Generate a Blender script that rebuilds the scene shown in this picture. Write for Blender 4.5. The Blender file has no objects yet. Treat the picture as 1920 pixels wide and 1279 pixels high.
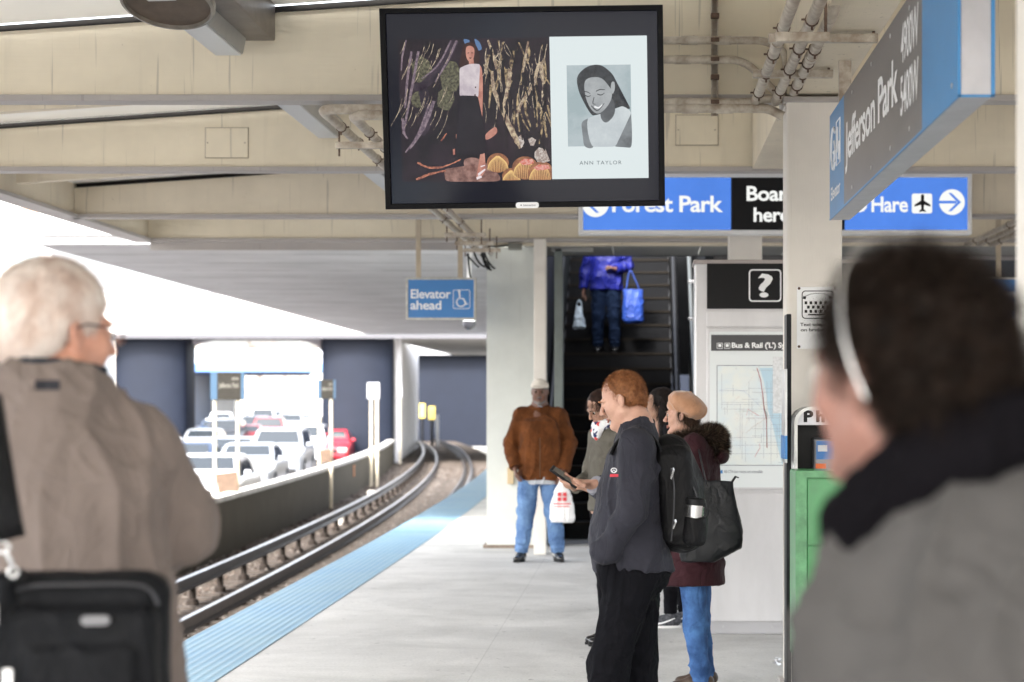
import bpy, bmesh, math, random
import numpy as np
from mathutils import Vector, Matrix, Euler
R = math.radians
C = bpy.context.scene.collection
S = bpy.context.scene
# ---------------------------------------------------------------- camera
cam_d = bpy.data.cameras.new("camera"); cam = bpy.data.objects.new("camera", cam_d); C.objects.link(cam)
cam.location = (0, 0, 1.6); cam.rotation_euler = (R(90), 0, 0)
cam_d.lens = 70; cam_d.sensor_width = 36
cam_d.shift_x = -247/1920; cam_d.shift_y = (748-639.5)/1920
cam_d.clip_start = 0.1; cam_d.clip_end = 3000
cam_d.dof.use_dof = True; cam_d.dof.focus_distance = 9.6; cam_d.dof.aperture_fstop = 3.4
S.camera = cam
# ---------------------------------------------------------------- sky, sun, exposure
w = bpy.data.worlds.new("World"); S.world = w; w.use_nodes = True
nt = w.node_tree; bg = nt.nodes["Background"]
sky = nt.nodes.new("ShaderNodeTexSky"); sky.sky_type = 'NISHITA'; sky.sun_disc = False
sky.sun_elevation = R(42); sky.sun_rotation = R(205); sky.air_density = 1.0; sky.dust_density = 4.0
hs = nt.nodes.new("ShaderNodeHueSaturation"); hs.inputs['Saturation'].default_value = 0.35
nt.links.new(sky.outputs[0], hs.inputs['Color']); nt.links.new(hs.outputs[0], bg.inputs['Color'])
bg.inputs['Strength'].default_value = 0.15
sd = bpy.data.lights.new("sun", 'SUN'); sun = bpy.data.objects.new("sun", sd); C.objects.link(sun)
sd.energy = 1.3; sd.angle = R(12); sd.color = (1, .96, .9)
sun.rotation_euler = (R(48), 0, R(-25))      # comes from behind the camera and a little left
S.view_settings.view_transform = 'Standard'; S.view_settings.look = 'None'
S.view_settings.exposure = 2.92; S.view_settings.gamma = 1.0
F = 3733.0; VX = 1207.0; VY = 748.0; H = 1.6
def PX(px, Y): return (px-VX)/F*Y
def PZ(py, Y): return H+(VY-py)/F*Y
# ---------------------------------------------------------------- helpers: tags, meshes
def tag(o, label=None, cat=None, group=None, kind=None):
    if label: o['label'] = label
    if cat: o['category'] = cat
    if group: o['group'] = group
    if kind: o['kind'] = kind
    return o
def empty(name, loc=(0,0,0), rz=0, label=None, cat=None, group=None):
    o = bpy.data.objects.new(name, None); C.objects.link(o); o.location = loc; o.rotation_euler = (0,0,rz)
    o.empty_display_size = .1
    return tag(o, label, cat, group)
def copy_tree(o, parent=None):
    c = o.copy(); C.objects.link(c); c.parent = parent
    for ch in list(o.children): copy_tree(ch, c)
    return c
class MB:
    def __init__(s): s.v = []; s.f = []; s.m = []
    def add(s, vs, fs, mi=0):
        n = len(s.v); s.v += [tuple(v) for v in vs]; s.f += [tuple(i+n for i in f) for f in fs]; s.m += [mi]*len(fs); return s
    def box(s, x0, x1, y0, y1, z0, z1, mi=0, M=None):
        vs = [Vector(p) for p in ((x0,y0,z0),(x1,y0,z0),(x1,y1,z0),(x0,y1,z0),(x0,y0,z1),(x1,y0,z1),(x1,y1,z1),(x0,y1,z1))]
        if M: vs = [M @ v for v in vs]
        return s.add(vs, ((3,2,1,0),(4,5,6,7),(0,1,5,4),(1,2,6,5),(2,3,7,6),(3,0,4,7)), mi)
    def rbox(s, x0, x1, y0, y1, z0, z1, b=.01, mi=0, M=None):
        # box with chamfered edges
        bm = bmesh.new(); bmesh.ops.create_cube(bm, size=1)
        for v in bm.verts: v.co = Vector(((x0+x1)/2+v.co.x*(x1-x0), (y0+y1)/2+v.co.y*(y1-y0), (z0+z1)/2+v.co.z*(z1-z0)))
        bmesh.ops.bevel(bm, geom=bm.edges[:], offset=b, segments=2, affect='EDGES', profile=.5)
        bm.verts.index_update()
        vs = [(M @ v.co) if M else v.co for v in bm.verts]
        s.add(vs, [[v.index for v in f.verts] for f in bm.faces], mi); bm.free(); return s
    def tube(s, pts, r, n=10, mi=0, cap=True, flat=None):
        pts = [Vector(p) for p in pts]; rs = r if isinstance(r, (list, tuple)) else [r]*len(pts)
        vs = []; fs = []; up = None
        for i, p in enumerate(pts):
            d = (pts[min(i+1, len(pts)-1)]-pts[max(i-1, 0)]).normalized()
            if up is None:
                up = Vector((0,0,1)) if abs(d.z) < .9 else Vector((0,1,0))
            a = d.cross(up).normalized(); b = a.cross(d).normalized(); up = b
            for k in range(n):
                t = 2*math.pi*k/n
                vs.append(p+a*math.cos(t)*rs[i]+b*math.sin(t)*rs[i]*(flat or 1))
        for i in range(len(pts)-1):
            for k in range(n):
                fs.append((i*n+k, i*n+(k+1) % n, (i+1)*n+(k+1) % n, (i+1)*n+k))
        if cap: fs.append(tuple(range(n-1, -1, -1))); fs.append(tuple((len(pts)-1)*n+k for k in range(n)))
        return s.add(vs, fs, mi)
    def poly(s, pts, d=None, mi=0):
        # flat polygon, extruded by vector d when given
        n = len(pts); vs = [Vector(p) for p in pts]
        if d is None: return s.add(vs, [tuple(range(n))], mi)
        d = Vector(d); vs2 = [v+d for v in vs]
        fs = [tuple(range(n-1, -1, -1)), tuple(range(n, 2*n))]+[(i, (i+1) % n, n+(i+1) % n, n+i) for i in range(n)]
        return s.add(vs+vs2, fs, mi)
    def disc(s, c, r, n=24, axis='y', d=0, rx=None, mi=0):
        c = Vector(c); rx = rx or r; pts = []
        for k in range(n):
            t = 2*math.pi*k/n; a, b = rx*math.cos(t), r*math.sin(t)
            pts.append(c+(Vector((a,0,b)) if axis == 'y' else Vector((a,b,0)) if axis == 'z' else Vector((0,a,b))))
        dv = {'y': (0,d,0), 'z': (0,0,d), 'x': (d,0,0)}[axis]
        return s.poly(pts, dv if d else None, mi)
    def build(s, name, mats, parent=None, smooth=False, fix=True, bevel=0):
        me = bpy.data.meshes.new(name); me.from_pydata(s.v, [], s.f)
        mats = mats if isinstance(mats, (list, tuple)) else [mats]
        for m in mats: me.materials.append(m)
        if len(mats) > 1: me.polygons.foreach_set('material_index', s.m)
        if fix:
            bm = bmesh.new(); bm.from_mesh(me); bmesh.ops.recalc_face_normals(bm, faces=bm.faces[:]); bm.to_mesh(me); bm.free()
        if smooth: me.shade_smooth()
        me.update()
        o = bpy.data.objects.new(name, me); C.objects.link(o); o.parent = parent
        if smooth == 'auto':
            me.set_sharp_from_angle(angle=R(40))
        if bevel:
            md = o.modifiers.new('b', 'BEVEL'); md.width = bevel; md.segments = 2; md.limit_method = 'ANGLE'
        return o
def cr(pts, n=6, closed=True):
    # Catmull-Rom through points (any dimension)
    P = [np.array(p, float) for p in pts]; N = len(P); out = []
    rng = range(N) if closed else range(N-1)
    for i in rng:
        if closed: a, b, c, d = P[i-1], P[i], P[(i+1) % N], P[(i+2) % N]
        else: a, b, c, d = P[max(i-1,0)], P[i], P[i+1], P[min(i+2,N-1)]
        for k in range(n):
            t = k/n
            out.append(.5*((2*b)+(-a+c)*t+(2*a-5*b+4*c-d)*t*t+(-a+3*b-3*c+d)*t**3))
    if not closed: out.append(P[-1])
    return out
def rrect(x0, x1, z0, z1, r, n=5):
    out = []
    for cx, cz, a0 in ((x1-r, z1-r, 0), (x0+r, z1-r, 90), (x0+r, z0+r, 180), (x1-r, z0+r, 270)):
        for k in range(n+1):
            t = R(a0+90*k/n); out.append((cx+r*math.cos(t), cz+r*math.sin(t)))
    return out
def ring_poly(mb, outer, inner, y, d=.001, mi=0):
    # frame between two loops with the same count, in the xz plane
    n = len(outer)
    vs = [(p[0], y, p[1]) for p in outer]+[(p[0], y, p[1]) for p in inner]
    vs += [(p[0], y+d, p[1]) for p in outer]+[(p[0], y+d, p[1]) for p in inner]
    fs = []
    for i in range(n):
        j = (i+1) % n
        fs += [(i, j, n+j, n+i), (2*n+i, 3*n+i, 3*n+j, 2*n+j), (i, 2*n+i, 2*n+j, j), (n+i, n+j, 3*n+j, 3*n+i)]
    return mb.add(vs, fs, mi)
_txt = {}
def text_geo(s, bold=.03, space=1.0):
    key = (s, bold, space)
    if key not in _txt:
        cu = bpy.data.curves.new('t', 'FONT'); cu.body = s; cu.size = 1; cu.offset = bold; cu.space_character = space
        cu.resolution_u = 3
        ob = bpy.data.objects.new('t', cu); C.objects.link(ob)
        dg = bpy.context.evaluated_depsgraph_get(); me = bpy.data.meshes.new_from_object(ob.evaluated_get(dg))
        v = [tuple(x.co) for x in me.vertices]; f = [tuple(p.vertices) for p in me.polygons]
        bpy.data.objects.remove(ob); bpy.data.curves.remove(cu); bpy.data.meshes.remove(me)
        _txt[key] = (v, f)
    return _txt[key]
def text(mb, s, x0, x1, z0, z1, y, bold=.03, mi=0, M=None, space=.95, ref=None):
    # fits the text's own bounds to the box; ref: string whose bounds give the height scale
    v, f = text_geo(s, bold, space)
    a = np.array(v); lo, hi = a.min(0), a.max(0)
    zl, zh = lo[1], hi[1]
    if ref:
        b = np.array(text_geo(ref, bold, space)[0]); zl, zh = b[:,1].min(), b[:,1].max()
    vs = []
    for p in v:
        q = Vector((x0+(p[0]-lo[0])/(hi[0]-lo[0])*(x1-x0), y, z0+(p[1]-zl)/(zh-zl)*(z1-z0)))
        vs.append(M @ q if M else q)
    return mb.add(vs, f, mi)
# ---------------------------------------------------------------- helpers: materials
def N(nt, t, **k):
    n = nt.nodes.new(t)
    for a, b in k.items():
        if a in n.inputs: n.inputs[a].default_value = b
        else: setattr(n, a, b)
    return n
def mat(name, col, rough=.6, metal=0, var=0, vs=4, stretch=(1,1,1), col2=None, bump=0, bs=60, spec=.5, coat=0, alpha=1, trans=0, emit=0, sheen=0, detail=5, bstretch=None):
    m = bpy.data.materials.new(name); m.use_nodes = True; nt = m.node_tree; b = nt.nodes['Principled BSDF']
    if max(col) < .035 and spec == .5 and not coat: spec = .14
    c4 = (*col, 1); b.inputs['Base Color'].default_value = c4; b.inputs['Roughness'].default_value = rough
    b.inputs['Metallic'].default_value = metal; b.inputs['Specular IOR Level'].default_value = spec
    b.inputs['Coat Weight'].default_value = coat; b.inputs['Alpha'].default_value = alpha
    b.inputs['Transmission Weight'].default_value = trans; b.inputs['Sheen Weight'].default_value = sheen
    L = nt.links.new
    if var or bump:
        tc = N(nt, 'ShaderNodeTexCoord'); mp = N(nt, 'ShaderNodeMapping'); mp.inputs['Scale'].default_value = stretch
        L(tc.outputs['Object'], mp.inputs['Vector'])
    if var:
        no = N(nt, 'ShaderNodeTexNoise', Scale=vs, Detail=detail, Roughness=.6); L(mp.outputs[0], no.inputs['Vector'])
        rp = N(nt, 'ShaderNodeValToRGB'); L(no.outputs[0], rp.inputs[0])
        c2 = col2 or tuple(x*(1-var) for x in col)
        rp.color_ramp.elements[0].position = .35; rp.color_ramp.elements[1].position = .68
        rp.color_ramp.elements[0].color = (*c2, 1); rp.color_ramp.elements[1].color = c4
        L(rp.outputs[0], b.inputs['Base Color'])
    if emit:
        b.inputs['Emission Color'].default_value = c4; b.inputs['Emission Strength'].default_value = emit
        if var: L(rp.outputs[0], b.inputs['Emission Color'])
    if bump:
        mp2 = N(nt, 'ShaderNodeMapping'); mp2.inputs['Scale'].default_value = bstretch or (1,1,1); L(tc.outputs['Object'], mp2.inputs['Vector'])
        n2 = N(nt, 'ShaderNodeTexNoise', Scale=bs, Detail=4); L(mp2.outputs[0], n2.inputs['Vector'])
        bp = N(nt, 'ShaderNodeBump', Strength=1.0, Distance=bump); L(n2.outputs[0], bp.inputs['Height']); L(bp.outputs[0], b.inputs['Normal'])
    return m
def glow(name, col, e):
    m = bpy.data.materials.new(name); m.use_nodes = True; b = m.node_tree.nodes['Principled BSDF']
    b.inputs['Base Color'].default_value = (*[c*.3 for c in col], 1); b.inputs['Emission Color'].default_value = (*col, 1); b.inputs['Emission Strength'].default_value = e
    b.inputs['Roughness'].default_value = .3
    return m
def painted(name, col, dirt=(.25,.17,.1), streak=.5, rust=.5, rough=.5):
    # old paint: faint vertical run marks, rust flecks, soft mottling
    m = mat(name, col, rough); nt = m.node_tree; L = nt.links.new; b = nt.nodes['Principled BSDF']
    tc = N(nt, 'ShaderNodeTexCoord')
    def noise(sc, scale, lo, hi, det=4):
        mp = N(nt, 'ShaderNodeMapping'); mp.inputs['Scale'].default_value = sc; L(tc.outputs['Object'], mp.inputs[0])
        no = N(nt, 'ShaderNodeTexNoise', Scale=scale, Detail=det, Roughness=.65); L(mp.outputs[0], no.inputs['Vector'])
        mr = N(nt, 'ShaderNodeMapRange'); mr.inputs[1].default_value = lo; mr.inputs[2].default_value = hi; L(no.outputs[0], mr.inputs[0]); return mr.outputs[0]
    def mix(a, c, f, mul):
        mx = N(nt, 'ShaderNodeMix', data_type='RGBA'); mm = N(nt, 'ShaderNodeMath', operation='MULTIPLY'); mm.inputs[1].default_value = mul
        L(f, mm.inputs[0]); L(mm.outputs[0], mx.inputs[0])
        if isinstance(a, tuple): mx.inputs[6].default_value = (*a, 1)
        else: L(a, mx.inputs[6])
        mx.inputs[7].default_value = (*c, 1); return mx.outputs[2]
    x = mix(col, tuple(c*.82 for c in col), noise((1,1,1), 1.3, .35, .7), .8)
    x = mix(x, tuple(c*.6 for c in col), noise((6,6,.5), 1.6, .58, .85), streak*.6)
    x = mix(x, tuple(c*.35 for c in col), noise((16,16,.5), 2.0, .66, .72, 2), streak*.9)
    x = mix(x, dirt, noise((1,1,1), 14, .70, .76, 6), rust)
    L(x, b.inputs['Base Color'])
    n2 = N(nt, 'ShaderNodeTexNoise', Scale=40); bp = N(nt, 'ShaderNodeBump', Strength=.5, Distance=.002); L(n2.outputs[0], bp.inputs['Height']); L(bp.outputs[0], b.inputs['Normal'])
    return m
cream = painted('cream_paint', (.80,.72,.56))
cream2 = painted('cream_paint_aged', (.72,.64,.50), streak=.8, rust=.8)
flange = painted('flange_paint', (.42,.39,.37), streak=.3, rust=.9)
white_ceiling = mat('ceiling_white', (.88,.87,.84), .5, var=.10, vs=2)
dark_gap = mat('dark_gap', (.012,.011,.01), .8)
pale_col = painted('column_paint', (.76,.72,.66), streak=.15, rust=.25)
galv = mat('galvanised', (.50,.51,.52), .35, .6, var=.2, vs=8)
pipe_m = mat('pipe_paint', (.58,.53,.45), .45, .1, var=.45, vs=14, col2=(.30,.24,.18), bump=.001, bs=120)
rusty = mat('rusty_steel', (.16,.10,.07), .8, .2, var=.5, vs=30)
black_pl = mat('black_plastic', (.012,.012,.013), .4)
black_metal = mat('black_metal', (.02,.021,.024), .45, .3, var=.3, vs=9)
steel = mat('brushed_steel', (.60,.60,.62), .38, .55, var=.14, vs=3, stretch=(1,1,.3), bump=.0004, bs=50)
white_pt = mat('white_paint', (.8,.8,.79), .45, var=.1, vs=3)
sign_blue = mat('sign_blue', (.035,.20,.52), .35, var=.1, vs=3)
sign_white = mat('sign_white', (.82,.83,.84), .4)
sign_black = mat('sign_black', (.012,.012,.013), .35)
# ---------------------------------------------------------------- the line of the track
def bend(Y): return -max(0., Y-18)**2/1350
def TX(Y, off): return -4.8+off+bend(Y)          # off = metres right of the track centre
def ysteps(a, b, da=2., ): 
    n = max(2, int((b-a)/da)+1); return [a+(b-a)*i/(n-1) for i in range(n)]
def sweep(mb, prof, ys, off=0, mi=0, closed=True, mirror=False):
    # prof: list of (dx, z) swept along the curve
    n = len(prof); vs = []; fs = []
    for Y in ys:
        for dx, z in prof: vs.append((TX(Y, off+dx), Y, z))
    for i in range(len(ys)-1):
        for k in range(n if closed else n-1):
            j = (k+1) % n; fs.append((i*n+k, i*n+j, (i+1)*n+j, (i+1)*n+k))
    if closed: fs.append(tuple(range(n-1, -1, -1))); fs.append(tuple((len(ys)-1)*n+k for k in range(n)))
    return mb.add(vs, fs, mi)
def rects(a, b, c, d): return [(a,c),(b,c),(b,d),(a,d)]
# platform
conc = mat('platform_concrete', (.64,.63,.605), .75, var=.16, vs=1.3, bump=.0012, bs=160, detail=12)
def speckle(m):
    nt = m.node_tree; L = nt.links.new; b = nt.nodes['Principled BSDF']; src = b.inputs['Base Color'].links[0].from_socket
    tc = N(nt, 'ShaderNodeTexCoord'); no = N(nt, 'ShaderNodeTexNoise', Scale=55, Detail=8, Roughness=.8); L(tc.outputs['Object'], no.inputs['Vector'])
    mr = N(nt, 'ShaderNodeMapRange'); mr.inputs[1].default_value = .3; mr.inputs[2].default_value = .7; mr.inputs[3].default_value = .78; mr.inputs[4].default_value = 1.16; L(no.outputs[0], mr.inputs[0])
    # long scuffs and gum spots
    vo = N(nt, 'ShaderNodeTexVoronoi', Scale=2.3); L(tc.outputs['Object'], vo.inputs['Vector'])
    m2 = N(nt, 'ShaderNodeMapRange'); m2.inputs[1].default_value = .035; m2.inputs[2].default_value = .05; m2.inputs[3].default_value = .55; m2.inputs[4].default_value = 1; L(vo.outputs[0], m2.inputs[0])
    st_ = N(nt, 'ShaderNodeTexNoise', Scale=.9, Detail=7, Roughness=.7, Distortion=.6); L(tc.outputs['Object'], st_.inputs['Vector'])
    s2 = N(nt, 'ShaderNodeMapRange'); s2.inputs[1].default_value = .42; s2.inputs[2].default_value = .72; s2.inputs[3].default_value = 1; s2.inputs[4].default_value = .72; L(st_.outputs[0], s2.inputs[0])
    s3 = N(nt, 'ShaderNodeTexNoise', Scale=13, Detail=3); L(tc.outputs['Object'], s3.inputs['Vector'])
    s4 = N(nt, 'ShaderNodeMapRange'); s4.inputs[1].default_value = .68; s4.inputs[2].default_value = .73; s4.inputs[3].default_value = 1; s4.inputs[4].default_value = .62; L(s3.outputs[0], s4.inputs[0])
    q_ = N(nt, 'ShaderNodeMath', operation='MULTIPLY'); L(s2.outputs[0], q_.inputs[0]); L(s4.outputs[0], q_.inputs[1]); q2 = N(nt, 'ShaderNodeMath', operation='MULTIPLY'); L(q_.outputs[0], q2.inputs[0]); L(m2.outputs[0], q2.inputs[1]); m2 = q2
    mm = N(nt, 'ShaderNodeMath', operation='MULTIPLY'); L(mr.outputs[0], mm.inputs[0]); L(m2.outputs[0], mm.inputs[1])
    # slab joints every 3 m across and 2.4 m along
    sp = N(nt, 'ShaderNodeSeparateXYZ'); L(tc.outputs['Object'], sp.inputs[0]); last = mm.outputs[0]
    for ax, per, ofs in ((1, 3.1, 1.2), (0, 2.4, 1.0)):
        a = N(nt, 'ShaderNodeMath', operation='ADD'); a.inputs[1].default_value = ofs+300; L(sp.outputs[ax], a.inputs[0])
        q = N(nt, 'ShaderNodeMath', operation='MODULO'); q.inputs[1].default_value = per; L(a.outputs[0], q.inputs[0])
        g = N(nt, 'ShaderNodeMath', operation='GREATER_THAN'); g.inputs[1].default_value = .008; L(q.outputs[0], g.inputs[0])
        r = N(nt, 'ShaderNodeMapRange'); r.inputs[3].default_value = .84; L(g.outputs[0], r.inputs[0])
        k = N(nt, 'ShaderNodeMath', operation='MULTIPLY'); L(last, k.inputs[0]); L(r.outputs[0], k.inputs[1]); last = k.outputs[0]
    vm = N(nt, 'ShaderNodeVectorMath', operation='SCALE'); L(src, vm.inputs[0]); L(last, vm.inputs['Scale']); L(vm.outputs[0], b.inputs['Base Color'])
speckle(conc)
mb = MB(); ys = ysteps(-25, 75, 2.5)
vs = []; fs = []
for i, Y in enumerate(ys):
    e = TX(Y, 1.77)
    vs += [(e+.605, Y, 0), (5.2, Y, 0), (5.2, Y, -1.3), (e+.02, Y, -1.3), (e+.02, Y, -.012), (e+.605, Y, -.012)]
for i in range(len(ys)-1):
    for k in range(6): fs.append((i*6+k, i*6+(k+1) % 6, (i+1)*6+(k+1) % 6, (i+1)*6+k))
fs += [(0,1,2,3,4,5), tuple((len(ys)-1)*6+k for k in range(6))]
mb.add(vs, fs); tag(mb.build('platform', conc), kind='structure')
# blue warning strip with raised domes
tact = mat('tactile_blue', (.12,.27,.42), .5, var=.25, vs=1.1, col2=(.19,.33,.42), detail=9)
nt = tact.node_tree; L = nt.links.new; b = nt.nodes['Principled BSDF']
tc = N(nt, 'ShaderNodeTexCoord'); sc = N(nt, 'ShaderNodeVectorMath', operation='SCALE'); sc.inputs['Scale'].default_value = 1/.06; L(tc.outputs['Object'], sc.inputs[0])
fr = N(nt, 'ShaderNodeVectorMath', operation='FRACTION'); L(sc.outputs[0], fr.inputs[0])
sb = N(nt, 'ShaderNodeVectorMath', operation='SUBTRACT'); sb.inputs[1].default_value = (.5,.5,0); L(fr.outputs[0], sb.inputs[0])
sx = N(nt, 'ShaderNodeSeparateXYZ'); L(sb.outputs[0], sx.inputs[0]); cb = N(nt, 'ShaderNodeCombineXYZ'); L(sx.outputs[0], cb.inputs[0]); L(sx.outputs[1], cb.inputs[1])
ln = N(nt, 'ShaderNodeVectorMath', operation='LENGTH'); L(cb.outputs[0], ln.inputs[0])
dm = N(nt, 'ShaderNodeMapRange'); dm.interpolation_type = 'SMOOTHSTEP'; dm.inputs[1].default_value = .18; dm.inputs[2].default_value = .36; dm.inputs[3].default_value = 1; dm.inputs[4].default_value = 0
L(ln.outputs['Value'], dm.inputs[0]); bp = N(nt, 'ShaderNodeBump', Strength=1.0, Distance=.005); L(dm.outputs[0], bp.inputs['Height']); L(bp.outputs[0], b.inputs['Normal'])
src = b.inputs['Base Color'].links[0].from_socket; mx = N(nt, 'ShaderNodeMix', data_type='RGBA'); L(dm.outputs[0], mx.inputs[0]); mx.inputs[7].default_value = (.33,.45,.53,1); L(src, mx.inputs[6])
L(mx.outputs[2], b.inputs['Base Color'])
mb = MB(); sweep(mb, rects(1.77, 2.375, -.012, .006), ys); tag(mb.build('tactile_strip', tact), kind='structure')
# ground sheets
ballast_m = mat('ballast', (.085,.068,.055), .9, var=.6, vs=14, col2=(.09,.075,.065), bump=.03, bs=22, detail=10)
asph = mat('highway_asphalt', (.13,.13,.14), .85, var=.2, vs=3)
mb = MB(); mb.add([(-900,-60,-1.6),(900,-60,-1.6),(900,1500,-1.6),(-900,1500,-1.6)], [(0,1,2,3)])
tag(mb.build('ground', mat('ground', (.35,.34,.31), .9, var=.3, vs=.2)), kind='structure')
rng = random.Random(3)
mb = MB(); yy = ysteps(-25, 330, 1.2); offs = [-2.9+i*.28 for i in range(17)]+[2.0]
vs = []; fs = []; n = len(offs)
for Y in yy:
    for o in offs: vs.append((TX(Y, o), Y, -1.25+rng.uniform(-.035,.035)))
for i in range(len(yy)-1):
    for k in range(n-1): fs.append((i*n+k, i*n+k+1, (i+1)*n+k+1, (i+1)*n+k))
mb.add(vs, fs); tag(mb.build('track_bed', ballast_m), kind='structure')
mb = MB()
for i in range(6500):
    Y = 12+(rng.random()**1.5)*70; o = rng.uniform(-2.55, 1.6); r = rng.uniform(.02,.05); c = Vector((TX(Y,o), Y, -1.24+r*.3))
    vs = [c+Vector((rng.uniform(.6,1)*a*r, rng.uniform(.6,1)*b_*r, rng.uniform(.6,1)*d*r)) for a,b_,d in ((1,0,0),(-1,0,0),(0,1,0),(0,-1,0),(0,0,1),(0,0,-1))]
    mb.add(vs, ((0,2,4),(2,1,4),(1,3,4),(3,0,4),(2,0,5),(1,2,5),(3,1,5),(0,3,5)), rng.randrange(3))
tag(mb.build('gravel', [mat('stone_a',(.12,.095,.08),.95,spec=.1), mat('stone_b',(.06,.048,.04),.95,spec=.1), mat('stone_c',(.17,.15,.135),.95,spec=.1)], fix=False),
    'loose grey and brown ballast stones around the rails', 'gravel', kind='stuff')
mb = MB()
sweep(mb, [(-42,-1.12),(-2.75,-1.12)], ysteps(-25, 420, 6), closed=False)
tag(mb.build('highway', asph), kind='structure')
mb = MB()   # far roadway side on the right of the station
mb.add([(5.3,-25,-1.24),(60,-25,-1.24),(60,75,-1.24),(5.3,75,-1.24)], [(0,1,2,3)]); tag(mb.build('right_track_bed', ballast_m), kind='structure')
# lane lines on the highway
mb = MB()
for o in (-6.6, -10.3, -14.0, -17.7):
    for k in range(28):
        y0 = 20+k*12; sweep(mb, [(o,-1.115),(o+.14,-1.115)], ysteps(y0, y0+3.5, 1.7), closed=False)
tag(mb.build('road_markings', white_pt), kind='structure')
# rails
rail_m = mat('rail_steel', (.05,.042,.04), .5, .5, var=.4, vs=6); rail_top = mat('rail_head', (.24,.24,.26), .3, 1.0)
def rail(off, z0, h, w_, name, label, mt=rail_top, y1=260, hw=.036):
    o = empty(name, (0,0,0), 0, label, 'rail')
    mb = MB(); prof = [(-w_,z0),(w_,z0),(w_,z0+.02),(.012,z0+.035),(.012,z0+h-.045),(hw,z0+h-.035),(hw,z0+h-.004),(-hw,z0+h-.004),(-hw,z0+h-.035),(-.012,z0+h-.045),(-.012,z0+.035),(-w_,z0+.02)]
    sweep(mb, prof, ysteps(5, y1, 2), off); mb.build('rail_web', rail_m, o)
    mb = MB(); sweep(mb, rects(-hw+.004, hw-.004, z0+h-.004, z0+h+.003), ysteps(5, y1, 2), off); mb.build('rail_head', mt, o)
rail(-.7175, -1.22, .17, .07, 'running_rail', 'shiny running rail farther from the platform, just left of the guard rail')
rail(.7175, -1.22, .17, .07, 'running_rail', 'shiny running rail nearest the platform edge, seen on the far curve')
rail(.45, -1.22, .15, .06, 'guard_rail', 'dull guard rail just inside the nearest running rail on the curve', rail_m)
tr_m = mat('third_rail', (.03,.029,.031), .4, .5, var=.3, vs=5)
o3 = empty('third_rail', (0,0,0), 0, 'dark raised power rail on short posts beside the barrier side rail', 'rail')
mb = MB(); sweep(mb, [(-.05,-.98),(.05,-.98),(.05,-.95),(.02,-.93),(.02,-.86),(.045,-.85),(.045,-.815),(-.045,-.815),(-.045,-.85),(-.02,-.86),(-.02,-.93),(-.05,-.95)], ysteps(8, 220, 2), -1.32)
mb.build('rail_web', tr_m, o3)
mb = MB(); sweep(mb, rects(-.038,.038,-.815,-.808), ysteps(8, 220, 2), -1.32); mb.build('rail_head', mat('third_rail_head',(.20,.20,.22),.3,.95), o3)
ins_m = mat('insulator_dark', (.035,.028,.024), .7, var=.4, vs=20)
mb0 = MB(); mb0.tube([(0,0,-1.27),(0,0,-1.16),(0,0,-1.14),(0,0,-.98)], [.09,.085,.05,.045], 10); post_o = None
for k in range(48):
    Y = 14+k*1.9
    if post_o is None: p = mb0.build('insulator_post', ins_m, o3, smooth='auto'); post_o = p
    else: p = post_o.copy(); C.objects.link(p); p.parent = o3
    p.location = (TX(Y,-1.32), Y, 0)
# ties
tie_m = mat('tie_wood', (.075,.06,.05), .9, var=.4, vs=10, stretch=(.3,2,2)); tie0 = None
for k in range(92):
    Y = 14+k*.62
    if tie0 is None:
        mb = MB(); mb.box(-1.5, 1.25, -.11, .11, -.16, 0); tie0 = mb.build('railway_tie', tie_m); t = tie0
    else: t = tie0.copy(); C.objects.link(t)
    t.location = (TX(Y,0), Y, -1.215); t.rotation_euler = (0,0,math.atan((Y-18)/675) if Y > 18 else 0)
    tag(t, 'weathered wooden tie bedded in the ballast under the rails', 'railway tie', 'wooden ties under the rails')
# barrier wall along the highway
wallm = painted('barrier_concrete', (.090,.079,.060), dirt=(.03,.022,.015), streak=.6, rust=.4, rough=.85)
bw = empty('barrier_wall', (0,0,0), 0, 'long low stained concrete barrier wall between the tracks and the highway', 'wall')
mb = MB(); sweep(mb, rects(-2.83,-2.6,-1.6,-.26), ysteps(0, 330, 2)); mb.build('wall_body', wallm, bw)
mb = MB(); sweep(mb, rects(-2.86,-2.57,-.26,-.17), ysteps(0, 330, 2)); mb.build('coping', mat('coping', (.66,.64,.60), .8, var=.3, vs=4), bw)
# small orange plates on the wall
orange = mat('orange_plate', (.62,.24,.08), .6, var=.2, vs=9)
for px, t in ((663,'5'),(761,'6')):
    # solve the wall position seen at this pixel
    ys_ = np.linspace(30,140,4000); f = [abs((px-VX)/F*y-TX(y,-2.6)) for y in ys_]; Y = float(ys_[int(np.argmin(f))])
    pl = empty('wall_plate', (TX(Y,-2.585), Y, -.55), math.atan((Y-18)/675)+R(90), 'small square orange number plate '+('nearer the camera' if t == '5' else 'farther along, at the bend')+' on the barrier wall', 'sign', 'orange plates on the barrier wall')
    mb = MB(); mb.box(-.17,.17,-.006,.006,-.17,.17); mb.build('plate', orange, pl)
    mb = MB(); text(mb, t, -.07, .07, -.1, .1, -.009, .04); text(mb, t, -.07, .07, -.1, .1, .009, .04); mb.build('numeral', mat('dark_numeral', (.2,.1,.05), .6), pl)
# concrete junction stubs on the ballast
for i, (px, py) in enumerate(((637,985),(697,936))):
    Y = 2.85*F/(py-VY); x = PX(px, Y)
    mb = MB(); mb.tube([(0,0,-.1),(0,0,.22),(0,0,.25)], [.13,.13,.11], 14); o = mb.build('concrete_stub', mat('stub_concrete', (.5,.47,.42), .8, var=.3, vs=9), smooth='auto'); o.location = (x, Y, -1.25)
    tag(o, 'short round concrete stub in the ballast by the barrier, '+('nearer one' if i == 0 else 'farther one'), 'stub', 'concrete stubs in the ballast')
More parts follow.
